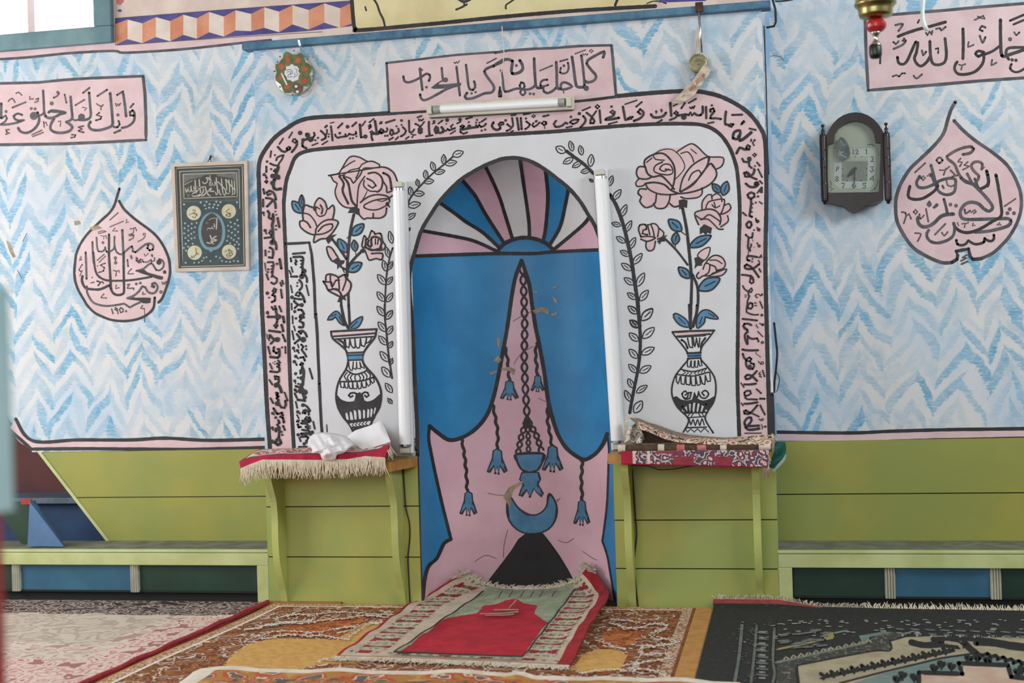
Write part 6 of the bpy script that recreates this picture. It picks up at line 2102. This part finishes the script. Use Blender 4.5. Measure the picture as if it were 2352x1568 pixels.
m=MB(); e=[B_[-1]+Vector((0,0,.02)),on_y(1762,1080,Yf),on_y(1768,1040,Yf+.05)]; fringe(m,rs3([on_y(1764,1040,Yf),on_y(1763,1068,Yf)],6),30,0.03,FRG,0.0010,dirv=(.15,0,-.9),seed=5); m.build('fringe',r); m=MB(); fringe(m,[on_y(1752,1072,Yf),on_y(1766,1072,Yf)],18,0.045,mat('fringe_dull_brown',(150,124,116),0.9),0.0014,seed=6); m.build('corner_fringe',r)
BRW=mat('rug_dark_brown',(70,52,40),0.95,(88,68,52),40.0,bump=0.3,bsc=160); BPK=mat('rug_salmon_flower',(206,134,126),0.95,(186,104,96),30.0); CRM=mat('rug_ivory',(222,212,196),0.95,(204,192,174),30.0)
BROWNF=cellmat('rug_brown_ivory_floral',[(0.0,(110,62,44)),(0.16,(206,128,116)),(0.30,(226,216,200)),(0.47,(150,84,56)),(0.58,(222,210,194)),(0.70,(98,72,56))],26.0,warp=0.22)
GREYB=cellmat('rug_grey_back',[(0.0,(120,108,100)),(0.3,(142,130,120)),(0.5,(104,92,86)),(0.7,(150,140,130))],60.0)
r=thing('folded_rug','brown, ivory and salmon rug folded on top of the right shelf','rug',(0.78,-0.1,SZR),'rugs laid on the shelves')
ya,yb_=1018,1041
segs=[(1419,1436,CRM),(1436,1512,BRW),(1512,1526,CRM),(1526,1556,BRW),(1556,1575,BPK),(1575,1604,BRW),(1604,1623,BPK),(1623,1656,BRW),(1656,1670,CRM),(1670,1744,BRW),(1744,1770,CRM)]
m=MB(); Yr=-0.235
top_,bot_=on_y(1600,1019,Yr),on_y(1600,1038,Yr); rr=(top_.z-bot_.z)/2; zc=(top_.z+bot_.z)/2
x0_,x1_=on_y(1419,1030,Yr).x,on_y(1770,1030,Yr).x
NSEG=120
def rollmat(i,j):
    px_=1419+(1770-1419)*(i+.5)/NSEG
    for a,b,mt in segs:
        if a<=px_<b: return BROWNF if j<2 else (BROWNF if mt is BRW and j==7 else mt)
    return CRM
def roll(i,j):
    x=x0_+(x1_-x0_)*i/NSEG
    if j<=2: return Vector((x,-0.02-(0.20)*j/2,zc+rr))
    a=(j-2)/7*math.pi; return Vector((x,-0.22-rr*1.1*math.sin(a)+0.002*math.sin(i*.4),zc+rr*math.cos(a)))
m.grid(roll,NSEG,9,rollmat); m.grid(lambda i,j:Vector((x0_+(x1_-x0_)*(1-i/NSEG),-0.02-0.2*j/2,zc-rr)),NSEG,2,BRW); m.build('rolled_layer',r,smooth=True)
for i,q in enumerate(((1480,1018),(1447,1029),(1452,1029),(1457,1029),(1722,1029),(1727,1029),(1732,1029))):
    pass
C8=lambda L:[(1390+x*430/2352,950+y*430/2352) for x,y in L]
# back layer showing its grey underside, curling up at the left
tp=C8([(290,30),(400,40),(520,90),(640,120),(760,165),(900,215),(1050,255),(1250,275),(1500,290),(1800,280),(2010,262)]); bt=C8([(380,110),(480,110),(600,175),(720,230),(850,285),(950,290),(1080,300),(1260,320),(1500,345),(1800,330),(2020,320)])
A_,B_=resamp(tp,40),resamp(bt,40)
m=MB(); f=lambda i,j:(lambda t:on_y(A_[i][0]+(B_[i][0]-A_[i][0])*t,A_[i][1]+(B_[i][1]-A_[i][1])*t,-0.10-0.07*t-0.015*math.sin(t*math.pi)))(j/6)
m.grid(f,40,6,lambda i,j:CRM if j==0 else GREYB); m.grid(lambda i,j:f(40-i,j)+Vector((0,.006,-.003)),40,6,GREYB); m.build('back_layer',r,smooth=True)
tp=C8([(395,110),(450,95),(560,150),(700,215),(850,270),(930,285),(1050,290),(1250,305),(1500,320),(1700,300),(1900,270),(2090,262)]); bt=C8([(410,190),(520,215),(650,270),(760,320),(880,350),(980,365),(1100,370),(1300,385),(1500,388),(1700,385),(1900,385),(2100,390)])
A_,B_=resamp(tp,48),resamp(bt,48)
m=MB(); f=lambda i,j:(lambda t:on_y(A_[i][0]+(B_[i][0]-A_[i][0])*t,A_[i][1]+(B_[i][1]-A_[i][1])*t,-0.175-0.06*t-0.012*math.sin(t*math.pi)))(j/8)
m.grid(f,48,8,BROWNF); m.grid(lambda i,j:f(48-i,j)+Vector((0,.010,-.004)),48,8,GREYB); m.build('top_layer',r,smooth=True)
q_=[on_y(x,y,-0.15) for x,y in C8([(420,180),(520,215),(650,270),(760,320),(880,355),(900,385),(460,390),(480,330),(480,260)])]
m=MB(); m.face(q_,BRW); m.face([v+Vector((0,.02,0)) for v in reversed(q_)],BRW); m.build('inner_fold',r)
tp=C8([(270,220),(330,150),(400,105),(440,190),(490,270),(500,330)]); bt=C8([(240,370),(300,330),(360,360),(400,370),(440,365),(470,340)])
A_,B_=resamp(tp,20),resamp(bt,20); CURLM=cellmat('rug_ivory_corner',[(0.0,(70,60,52)),(0.2,(226,218,206)),(0.55,(120,106,96)),(0.66,(214,204,192))],30.0)
m=MB(); f=lambda i,j:(lambda t:on_y(A_[i][0]+(B_[i][0]-A_[i][0])*t,A_[i][1]+(B_[i][1]-A_[i][1])*t,-0.16-0.05*t-0.02*math.sin(i*.5)))(j/6)
m.grid(f,20,6,CURLM); m.grid(lambda i,j:f(20-i,j)+Vector((0,.006,-.003)),20,6,GREYB); m.build('curled_corner',r,smooth=True)
m=MB(); fringe(m,[on_y(x,y,-0.15) for x,y in ((1440,1000),(1442,975),(1446,958),(1462,962))],60,0.028,FRG,0.0011,dirv=(-.5,-.1,.15),seed=12); m.build('corner_fringe',r); m=MB(); fringe(m,[on_y(1772,995,-0.2),on_y(1774,1036,-0.2)],40,0.022,FRG,0.0012,dirv=(.7,0,-.5),seed=13); m.build('fringe',r)
TEALC=mat('teal_cloth',(40,112,104),0.9,(30,94,90),14.0); TEALU=mat('teal_cloth_underside',(196,204,200),0.9)
r=thing('teal_cloth','teal green cloth corner with pale hem hanging off the right shelf end','cloth',on_y(1785,1040,-0.2))
tp=C8([(2110,345),(2180,350),(2270,352)]); 
A_=resamp(C8([(2130,350),(2130,450),(2100,530),(2070,620),(2055,670)]),16); B_=resamp(C8([(2262,352),(2275,420),(2270,500),(2230,580),(2120,690)]),16)
m=MB(); f=lambda i,j:(lambda t:on_y(A_[i][0]+(B_[i][0]-A_[i][0])*t,A_[i][1]+(B_[i][1]-A_[i][1])*t,-0.19-0.02*math.sin(t*3+i*.3)))(j/8)
m.grid(f,16,8,TEALC); m.grid(lambda i,j:f(16-i,j)+Vector((0,.004,0)),16,8,TEALU); m.build('cloth',r,smooth=True)
A_=resamp(C8([(2270,500),(2225,570),(2160,640),(2100,715)]),10); B_=resamp(C8([(2275,520),(2262,580),(2195,660),(2120,732)]),10)
m=MB(); f=lambda i,j:on_y(A_[i][0]+(B_[i][0]-A_[i][0])*j/3,A_[i][1]+(B_[i][1]-A_[i][1])*j/3,-0.205+0.004*j); m.grid(f,10,3,TEALU); m.build('hem',r,smooth=True)
# ------------------------------------------------------------------ carpets on the floor
def carpet(label,x0,x1,y0,y1,z,matfn,cell=0.016,zfn=None,name='carpet',group='carpets covering the floor',rim=None,xfn=None):
    r=thing(name,label,'carpet',((x0+x1)/2,(y0+y1)/2,0),group)
    nu,nv=max(2,int((x1-x0)/cell)),max(2,int((y1-y0)/cell)); m=MB()
    def P(i,j):
        x=x0+(x1-x0)*i/nu; y=y0+(y1-y0)*j/nv; zz=z+(zfn(x,y) if zfn else 0)
        if xfn: x,y=xfn(x,y)
        return Vector((x,y,zz))
    m.grid(P,nu,nv,(lambda i,j:matfn(x0+(x1-x0)*(i+.5)/nu,y0+(y1-y0)*(j+.5)/nv)) if callable(matfn) else matfn)
    m.grid(lambda i,j:P(nu-i,j)-Vector((0,0,0.009)),nu,nv,rim or FRG) if zfn or xfn else None
    em=rim or FRG
    for i in range(nu):
        for j,s in ((0,0),(nv,1)):
            a,b=P(i,j),P(i+1,j); d=Vector((0,0,-0.010)); q=[a+d,b+d,b,a]; m.face(q if s==0 else q[::-1],em)
    for j in range(nv):
        for i in (0,nu):
            a,b=P(i,j),P(i,j+1); d=Vector((0,0,-0.010)); m.face([a,b,b+d,a+d],em)
    o=m.build('pile',r); return r,P,nu,nv
pxof=lambda x,y,z=0.012:to_px((x,y,z))
# left: faded pink carpet with a red edge
FADE=cellmat('carpet_faded_pink',[(0.0,(166,136,128)),(0.14,(212,200,188)),(0.30,(204,172,166)),(0.42,(220,208,198)),(0.66,(178,146,138))],11.0,warp=0.4,stretch=(1,1.4,1))
FADEB=cellmat('carpet_faded_beige',[(0.0,(186,168,150)),(0.22,(200,186,172)),(0.45,(176,158,144)),(0.6,(204,192,178))],9.0,warp=0.6)
FADER=cellmat('carpet_faded_red',[(0.0,(190,96,100)),(0.16,(228,214,204)),(0.34,(208,156,154)),(0.46,(226,208,198)),(0.68,(168,112,110))],14.0,warp=0.35)
FADED=cellmat('carpet_dark_border',[(0.0,(48,34,36)),(0.30,(186,166,158)),(0.44,(60,42,44)),(0.58,(190,172,164)),(0.70,(50,36,38))],15.0,warp=0.4,stretch=(1,1.5,1))
CREDGE=mat('carpet_red_edge',(182,64,74),0.95,(156,52,62),40.0,bump=0.4,bsc=120)
XL=-1.130
def lm(x,y):
    if x>XL-0.014: return CREDGE
    if y>-0.32+0.01*math.sin(x*20): return FADED
    if x>XL-0.10: return FADER
    if y<-0.95+0.10*math.sin(x*3) or x>XL-0.30: return FADER if (y<-1.12 or x>XL-0.22) else FADE
    return FADEB if y>-0.85 else FADE
r,P,nu,nv=carpet('faded pink and beige carpet with a dark border in front of the left bench',-3.6,XL,-2.6,-0.022,0.012,lm,0.02,rim=CREDGE,zfn=lambda x,y:0.003*math.sin(x*7)*math.sin(y*9),xfn=lambda x,y:(x+0.062*min(0,y)*(1 if x>-2 else .5),y))
m=MB(); m.tube([Vector((XL-0.006+0.062*y+0.003*math.sin(y*30),y,0.017+0.002*math.sin(y*21))) for y in [-2.6+2.57*i/90 for i in range(91)]],0.009,CREDGE,10); m.build('bound_edge',r,smooth=True)
# centre: ochre carpet with brown floral border
BORD=cellmat('carpet_brown_floral',[(0.0,(206,196,180)),(0.11,(120,66,34)),(0.26,(170,104,50)),(0.40,(96,54,34)),(0.52,(150,88,44)),(0.60,(224,216,204)),(0.68,(130,72,40))],13.0,warp=0.8)
OCHRE=mat('carpet_ochre_field',(216,172,100),0.95,(200,152,80),40.0,bump=0.4,bsc=160); CWHT=mat('carpet_white_line',(242,236,226),0.95,(224,212,198),40.0); CBRN=mat('carpet_brown_line',(112,62,36),0.95,(140,84,46),30.0); CAMEL=mat('carpet_camel_edge',(196,146,80),0.95,(180,130,70),20.0)
REDFL=cellmat('carpet_rust_floral',[(0.0,(206,180,160)),(0.12,(150,62,32)),(0.3,(184,96,44)),(0.46,(116,52,30)),(0.62,(196,120,60))],16.0,warp=0.8)
def gm_(x,y):
    dl,dr,db=x+1.115,0.828-x,-0.035-y
    if dr<0.072: return CAMEL
    e=min(dl,dr-0.072,db)
    if e<0.012: return CAMEL
    if e<0.016: return CBRN
    if e<0.058: return SMALLB
    if e<0.064: return CWHT
    q=pxof(x,y)
    for f in OCHP:
        if inside(q,f): return OCHRE
    for f in RUSTP:
        if inside(q,f): return REDFL
    return BORD
SMALLB=cellmat('carpet_small_border',[(0.0,(150,90,60)),(0.25,(212,190,166)),(0.5,(140,78,50)),(0.7,(206,180,150))],40.0,warp=0.3)
OCHP=[[(540,1545),(560,1505),(592,1480),(640,1464),(720,1465),(790,1468),(802,1456),(828,1440),(842,1430),(900,1424),(975,1416),(900,1480),(860,1520),(760,1524),(720,1534),(700,1545)],
      [(1318,1536),(1350,1500),(1372,1490),(1415,1488),(1440,1496),(1446,1512),(1436,1530),(1420,1538),(1360,1542)]]
RUSTP=[[(640,1452),(690,1430),(760,1418),(830,1412),(850,1418),(826,1438),(792,1462),(740,1460),(680,1458)],[(1380,1480),(1395,1450),(1420,1440),(1470,1440),(1474,1458),(1460,1474),(1430,1486)]]
r,P,nu,nv=carpet('ochre and brown floral carpet in front of the niche, under the red prayer rug',-1.115,0.828,-2.2,-0.035,0.010,gm_,0.013,rim=CAMEL,zfn=lambda x,y:0.004*max(0,math.sin(x*5+1))*math.sin(y*4),xfn=lambda x,y:(x+0.058*min(0,y)*(0.828-x)/1.94,y))
pg=Paint(lambda x,y,o:on_z(x,y,0.0135+o),0.0012)
WY=CWHT; PM['y']=CWHT
Z6=(560,1050,1160,1816); Z7=(1120,1050,1720,1816)
def lace(crop,text):
    x0,y0,x1,w=crop; k=(x1-x0)/w; rnd=random.Random(17)
    for ln in text.strip().splitlines():
        q=ln.split(); c=[float(v)*k for v in q[2:]]; p=[(x0+c[i],y0+c[i+1]) for i in range(0,len(c)-1,2)]; wd=float(q[1])*k
        pth=smooth_pts(p,False,3.5); pg.stroke([(x+rnd.uniform(-1,1),y+rnd.uniform(-.5,.5)) for x,y in pth[::2]]+[pth[-1]],wd*.36,'y',False)
        for x,y in pth:
            for _ in range(2 if wd>3 else 1):
                dx,dy=rnd.uniform(-1,1)*wd*1.7,rnd.uniform(-1,1)*wd*0.8; pg.stroke([(x+dx,y+dy),(x+dx+rnd.uniform(-5,5),y+dy+rnd.uniform(-1.5,1.5))],rnd.uniform(.9,2.2),'y',False)
lace(Z6,'''
sy 12 105 1255 180 1255 250 1235 350 1230 450 1240 560 1235 650 1255 720 1262 740 1240 800 1200 850 1165 930 1150 990 1140
sy 9 120 1245 200 1210 330 1205 480 1215 640 1190 700 1180 780 1170
sy 12 215 1130 280 1100 380 1090 470 1095 500 1110 470 1130 380 1140 280 1145 220 1160 160 1165
sy 9 640 1195 700 1180 790 1175 740 1200 660 1215
sy 10 0 1195 90 1185 180 1160 300 1150 420 1150 560 1130 760 1110 860 1095 980 1110 1080 1120
sy 8 500 1090 650 1075 800 1080 950 1090 1060 1095
sy 9 0 1280 60 1250 150 1225
sy 8 520 1420 600 1390 700 1380
sy 8 540 1400 640 1410 720 1395
''')
lace(Z7,'''
sy 14 850 1150 900 1160 950 1180 1040 1185 1130 1160 1200 1155 1250 1170 1200 1200 1130 1230 1170 1260 1250 1260 1320 1280 1260 1300 1170 1310 1080 1310 1060 1350 1100 1370 1190 1360 1260 1370 1250 1400 1150 1410 1060 1430 1000 1470
sy 8 850 1120 960 1130 1060 1150
sy 12 1080 1310 1060 1380 1020 1440 1000 1470 1090 1470 1180 1490 1240 1520
sy 8 760 1270 820 1290 900 1320 960 1330 880 1320 800 1310
sy 9 650 1500 760 1480 860 1470 980 1480 1080 1500
''')
pg.build('white_scrolls',r)
# right: black geometric carpet
BLK=cellmat('carpet_black',[(0.0,(38,38,38)),(0.35,(30,30,32)),(0.7,(44,44,44)),(0.85,(60,60,58))],60.0,warp=0.3); BSLATE=mat('carpet_slate_line',(112,118,114),0.95,(94,100,98),30.0); BTEAL=mat('carpet_grey_teal',(120,140,136),0.95,(104,124,120),12.0); BSAND=mat('carpet_sand',(176,164,138),0.95,(156,146,120),10.0,bump=0.3,bsc=120); BMUST=mat('carpet_mustard',(150,140,92),0.95); BPINK=mat('carpet_pale_pink',(204,182,164),0.95,(192,160,140),10.0)
BMIX=cellmat('carpet_black_speckle',[(0.0,(180,176,160)),(0.10,(40,40,40)),(0.5,(30,30,30)),(0.72,(130,128,116))],60.0,warp=0.6)
PM.update({'H':BSLATE,'I':BTEAL,'J':BSAND,'M':BMUST,'O':BPINK,'Q':BMIX,'R':mat('carpet_black_yarn',(30,30,32),0.95)})
def far(x): return -0.032-0.035*min(1,max(0,(x-1.1)/0.4)) -0.03*max(0,x-1.4)
BZ=0.016
def bz(x,y):
    e=far(x)-y
    return (0.026*max(0,1-e/0.030)**0.8)*max(0,min(1,(1.24-x)/0.16))+0.005*max(0,1-e/0.1)
def bm_(x,y):
    return BLK
r=thing('carpet','black carpet with sand and teal geometric medallion in front of the right bench','carpet',(1.9,-0.7,0),'carpets covering the floor')
CREDGEM=mat('carpet_dull_red',(150,66,66),0.95,(128,54,54),40.0)
bx0,bx1=0.822,3.6; m=MB(); nu,nv=140,110
def PB(i,j):
    x=bx0+(bx1-bx0)*i/nu; y=-2.2+(far(x)+2.2)*j/nv; return Vector((x-0.008*(1-j/nv),y,BZ+bz(x,y)))
m.grid(PB,nu,nv,lambda i,j:CREDGEM if (j==nv-1 and i<22) else BLK); m.grid(lambda i,j:PB(nu-i,j)-Vector((0,0,.010)),nu,nv,CREDGE); m.build('pile',r,smooth=True)
m=MB(); 
for i in range(nu):
    a,b=PB(i,nv),PB(i+1,nv); d=Vector((0,0,-.010)); m.face([b,a,a+d+Vector((0,.004,0)),b+d+Vector((0,.004,0))],CREDGE)
for j in range(nv):
    a,b=PB(0,j),PB(0,j+1); m.face([a,b,b+Vector((-.004,0,-.012)),a+Vector((-.004,0,-.012))],BSLATE)
m.build('edge_binding',r)
m=MB(); e=[PB(i,nv)+Vector((0,0,-.002)) for i in range(0,nu+1,2)]; k_=16; fringe(m,e[:k_],150,0.034,FRG,0.0020,dirv=(.1,-.25,.6),spread=.5,seed=22); fringe(m,e[k_-1:],440,0.034,FRG,0.0020,dirv=(0,.75,.45),spread=.35,seed=21,flat=True); m.build('fringe',r)
pb=Paint(lambda x,y,o:on_z(x,y,0.0175+o),0.0006)
Z8=(1700,1050,2352,1974)
pb.trace(Z8,'''
sH 22 15 1150 -10 1400 -40 1570
sH 18 115 1170 95 1400 75 1570
sH 18 238 1190 228 1400 240 1500 225 1570
fJ 0 400 1440 900 1345 1050 1335 1050 1280 1150 1250 1400 1240 2400 1265 2400 1600 420 1600
lR 26 390 1450 400 1600
fQ 0 255 1420 900 1290 910 1255 990 1220 1100 1215 1150 1240 1050 1275 1045 1335 900 1345 400 1440 380 1480 400 1600 250 1600
sR 12 400 1445 900 1350 1045 1340 1040 1270
fI 0 825 1240 1000 1210 1060 1215 900 1250 890 1280 850 1290
lI 16 250 1425 820 1300 890 1280
lM 14 255 1335 590 1265 580 1230 640 1215 655 1255 590 1265
fM 0 580 1228 645 1215 650 1250 590 1262
lI 14 650 1222 740 1203
fI 0 690 1600 1000 1500 1400 1400 1640 1360 1900 1410 2400 1500 2400 1600
lR 14 690 1570 1000 1490 1400 1395 1640 1360 1900 1412 2400 1500
fO 0 1240 1600 1250 1500 1540 1510 1560 1430 1850 1445 1880 1520 2030 1540 2050 1600
lR 34 1240 1600 1245 1495 1545 1505 1520 1430 1860 1445 1885 1525 2050 1545
sR 44 1190 1285 1280 1305 1420 1300 1540 1315 1480 1280 1380 1270
sR 40 1640 1290 1760 1295 1900 1320 2000 1330
sR 46 1560 1290 1600 1330 1650 1370
sR 34 1340 1265 1500 1258 1700 1270 1900 1300 2000 1310
sJ 22 1430 1285 1520 1300 1540 1330
''')
rnd=random.Random(8)
for i in range(13):
    t=i/12; x=590+(1440-590)*t; y=1525-(1525-1350)*t; pb.trace(Z8,f'sR 26 {x-30:.0f} {y-22:.0f} {x+5:.0f} {y:.0f} {x+40:.0f} {y-10:.0f}\nsR 18 {x-10:.0f} {y+18:.0f} {x+15:.0f} {y-22:.0f}\nlR 14 {x-30:.0f} {y+12:.0f} {x+50:.0f} {y-4:.0f}')
for i in range(12):
    t=i/11; x=1700+(2000-1700)*t; y=1370+(1440-1370)*t
    if i%2==0: pb.trace(Z8,f'sR 26 {x-20:.0f} {y+10:.0f} {x+20:.0f} {y-6:.0f} {x+40:.0f} {y+12:.0f}')
for x,y in ((1350,1470),(1400,1445),(1470,1460),(1090,1550),(1130,1520),(1210,1535),(1590,1405),(1650,1400),(1720,1420),(1930,1500),(1960,1480),(2010,1510)): pb.trace(Z8,f'sR 34 {x-16} {y-18} {x} {y+6} {x+18} {y-10}\nsR 12 {x} {y-30} {x} {y+30}')
for i in range(8):
    pb.trace(Z8,f'sH 14 {120+rnd.randint(-4,4)} {1215+i*42} {190} {1222+i*42}')
for i in range(12): pb.trace(Z8,f'sH 11 {1080+i*105:.0f} {1190+i*3} {1140+i*105} {1196+i*3}\nsH 16 {1110+i*105} {1222+i*3} {1150+i*105} {1228+i*3}')
PM['W']=mat('carpet_pale_fleck',(150,150,142),0.95)
for i in range(90): x=20+rnd.random()*1950; y=1128+rnd.random()**1.5*110+max(0,(300-x))*rnd.random()*1.2; pb.trace(Z8,f'sW {5+rnd.random()*4:.0f} {x:.0f} {y:.0f} {x+10+rnd.random()*26:.0f} {y+rnd.uniform(-3,3):.0f}')
for i in range(60): x=-90+rnd.random()*190+rnd.random()*140; y=1150+rnd.random()*410; pb.trace(Z8,f'sH 5 {x:.0f} {y:.0f} {x+12:.0f} {y:.0f}')
for i in range(9): pb.trace(Z8,f'sW 11 {135} {1212+i*40} {172} {1214+i*40}')
for i in range(10): pb.trace(Z8,f'dW 9 {1130+i*100} {1236+i*2}')
for i in range(26): x=260+rnd.random()*330; y=1190+rnd.random()*150; pb.trace(Z8,f'sH 12 {x:.0f} {y:.0f} {x+40+rnd.random()*40:.0f} {y-6:.0f}')
for i in range(12): x=300+i*52; y=1412-i*11; pb.trace(Z8,f'sJ 10 {x} {y} {x+18} {y-26} {x+40} {y-6}')
pb.build('woven_pattern',r)
# near edge: orange floral carpet with an ivory border
ORF=cellmat('carpet_orange_floral',[(0.0,(96,92,100)),(0.18,(206,172,120)),(0.30,(196,70,44)),(0.40,(186,128,62)),(0.55,(150,106,52)),(0.68,(90,84,92))],20.0,warp=0.6); ORB=cellmat('carpet_orange_band',[(0.0,(92,86,94)),(0.30,(212,200,180)),(0.36,(186,70,46)),(0.5,(176,120,60)),(0.7,(196,150,80))],11.0,warp=0.4)
IVE=mat('carpet_ivory_edge',(228,218,204),0.95,(212,200,184),20.0,bump=0.3,bsc=100)
nearE=[on_z(x,y,0.03) for x,y in ((462,1536),(560,1535),(700,1538),(900,1541),(1120,1543),(1165,1546),(1193,1541),(1218,1548),(1240,1556),(1300,1560),(1380,1553),(1440,1556),(1560,1562),(1700,1568))]
q=rs3(nearE,90); m=MB()
def PN(i,j):
    a=q[i]; d=[0,0.012,0.03,0.10,0.2,0.4,0.8][j]; return Vector((a.x-0.02*d,a.y-d,0.022+0.010*max(0,1-d/.06)+0.008*max(0,math.sin(i*.33))*max(0,1-d/.5)))
r=thing('carpet','orange floral carpet with ivory edge at the bottom of the view, nearest the camera','carpet',(0,-1.7,0),'carpets covering the floor')
m.grid(lambda i,j:PN(i,6-j),90,6,lambda i,j:IVE if (j>=4 or i<3) else (ORB if (j==3 or i<8) else ORF)); m.build('pile',r,smooth=True)
m=MB()
for i in range(90): a,b=PN(i,0),PN(i+1,0); d=Vector((0,.006,-.014)); m.face([b,a,a+d,b+d],IVE)
for j in range(6): a,b=PN(0,j),PN(0,j+1); m.face([a,b,b+Vector((-.03,0,-.012)),a+Vector((-.03,0,-.012))],IVE)
m.build('edge_binding',r)
# the red prayer rug running into the niche
PRED_=mat('prayer_rug_red',(192,32,54),0.95,(170,24,44),14.0,bump=0.5,bsc=120); PIV=mat('prayer_rug_ivory',(206,190,170),0.95,(188,172,150),22.0,bump=0.5,bsc=120); PGRN=mat('prayer_rug_pale_green',(168,178,150),0.95,(140,152,126),16.0,bump=0.5,bsc=120); PBLK=mat('prayer_rug_black_line',(48,40,38),0.95); PMOT=mat('prayer_rug_red_motif',(160,44,52),0.95,(120,40,44),40.0,bump=0.5,bsc=120); PDK=mat('prayer_rug_maroon_edge',(140,24,34),0.95,(166,36,46),20.0,bump=0.5,bsc=100); PGM=mat('prayer_rug_green_motif',(96,104,84),0.95,(120,126,100),30.0)
X0,X1,Y0,Y1=-0.475,0.385,-1.02,0.245; PN_=random.Random(4)
REDP=[(918,1499),(1016,1427),(1030,1420),(1060,1414),(1096,1410),(1112,1392),(1140,1388),(1162,1380),(1186,1377),(1203,1386),(1234,1391),(1228,1412),(1258,1430),(1200,1508)]
FIELDP=[(905,1502),(1110,1363),(1120,1356),(1316,1356),(1318,1362),(1200,1514)]
def pm_(x,y):
    if x>X1-0.048: return PDK
    if x<X0+0.011: return PDK
    g_=px_(x,y); p_=to_px((g_[0],g_[1],0.02)); x+=PN_.uniform(-.004,.004); y+=PN_.uniform(-.004,.004)
    if inside(p_,REDP): return PRED_
    if inside(p_,FIELDP): return PGRN
    # border motifs, spaced along the rug
    u=(x-X0-.03); v=(X1-.048-x); w=(y-Y0)
    d=min(u,v)
    if w<0.10:
        k=(x*6.5)%1; s=abs(k-.5); return PMOT if s<.17 and .035<w<.075 else (PGM if .3<s<.40 and .04<w<.06 else PIV)
    if d<0.15:
        k=(w/0.105)%1; s=abs(k-.5); e=abs(d-.075)
        if e<.010 and s<.14: return PGM
        if e<.054 and s<0.05+3.6*e and s<.21: return PMOT
        if .17<s<.26 and .02<e<.05 and int(x*70)%2: return PGRN
        if .38<s<.47 and e<.058 and int(d*90)%3: return PGM
        
        return PIV
    return PIV
def pz(x,y):
    s=(x-(X0+X1)/2)/((X1-X0)/2); t=max(0,(y-0.02)/0.25)
    z=0.012+0.10*abs(s)**3*t*t+0.004*t+0.004*math.sin(y*23+x*4)*(.4+.6*abs(s))
    z+=0.03*max(0,(s-.78)/.22)*max(0,min(1,(y+.9)/.3))
    return z
def px_(x,y):
    y-=0.075*((x-X0)/(X1-X0))*max(0,min(1,-y/1.0))
    if y<=-0.06: return (x,y)
    h=0.405*math.sqrt(max(0.02,1-(max(0,y)/0.345)**2)); t=min(1,(y+.06)/.30); c=-0.02; s=(x-(X0+X1)/2)/((X1-X0)/2)
    hw=(X1-X0)/2; w=hw+(min(hw,h)-hw)*min(1,t*1.6); return (c*t+(X0+X1)/2*(1-t)+s*w,y-0.03*abs(s)**4*t)
r,P,nu,nv=carpet('red prayer rug with ivory patterned border running into the niche',X0,X1,Y0,Y1,0.012,pm_,0.0066,zfn=pz,xfn=px_,name='prayer_rug',group=None,rim=PDK)
pp=Paint(lambda x,y,o:(lambda g:Vector((g.x,g.y,0.0125+0.012+pz(g.x,g.y)+o)))(on_z(x,y,0.03)),0.0008)
for q in (FIELDP[:2],FIELDP[4:],[FIELDP[5],FIELDP[0]]): pp.stroke(q,3.2,PBLK,False)
for q in ([(1103,1412),(1150,1411),(1190,1408)],[(1115,1416),(1160,1415),(1180,1413)],[(1186,1380),(1176,1392),(1168,1402)],[(1135,1404),(1190,1404)]): pp.stroke(q,2.2,PGRN)
for x in (1146,1196,1240,1170,1219,1268): pp.stroke([(x,1374),(x+8,1362)],1.8,PBLK)
pp.build('woven_lines',r)
m=MB(); e=[P(i,0)+Vector((0,0,-.004)) for i in range(0,nu+1,2)]; fringe(m,e,300,0.045,mat('prayer_rug_fringe',(216,206,188),0.95,(196,184,164),30.0),0.0026,dirv=(-.1,-.9,-.12),spread=.5,seed=31,flat=False)
m.build('front_fringe',r)
m=MB(); e=[P(i,nv) for i in range(0,nu+1,2)]; fringe(m,e,220,0.05,MATS['prayer_rug_fringe'],0.0024,dirv=(.0,.25,.35),spread=.7,seed=32); m.build('back_fringe',r)
for s in (0,nu):
    m=MB(); e=[P(s,nv-k) for k in range(0,8,2)]; fringe(m,e,60,0.055,MATS['prayer_rug_fringe'],0.0024,dirv=(.5 if s==0 else -.3,-.1,.25),spread=.6,seed=40+s); m.build('corner_tassel',r)
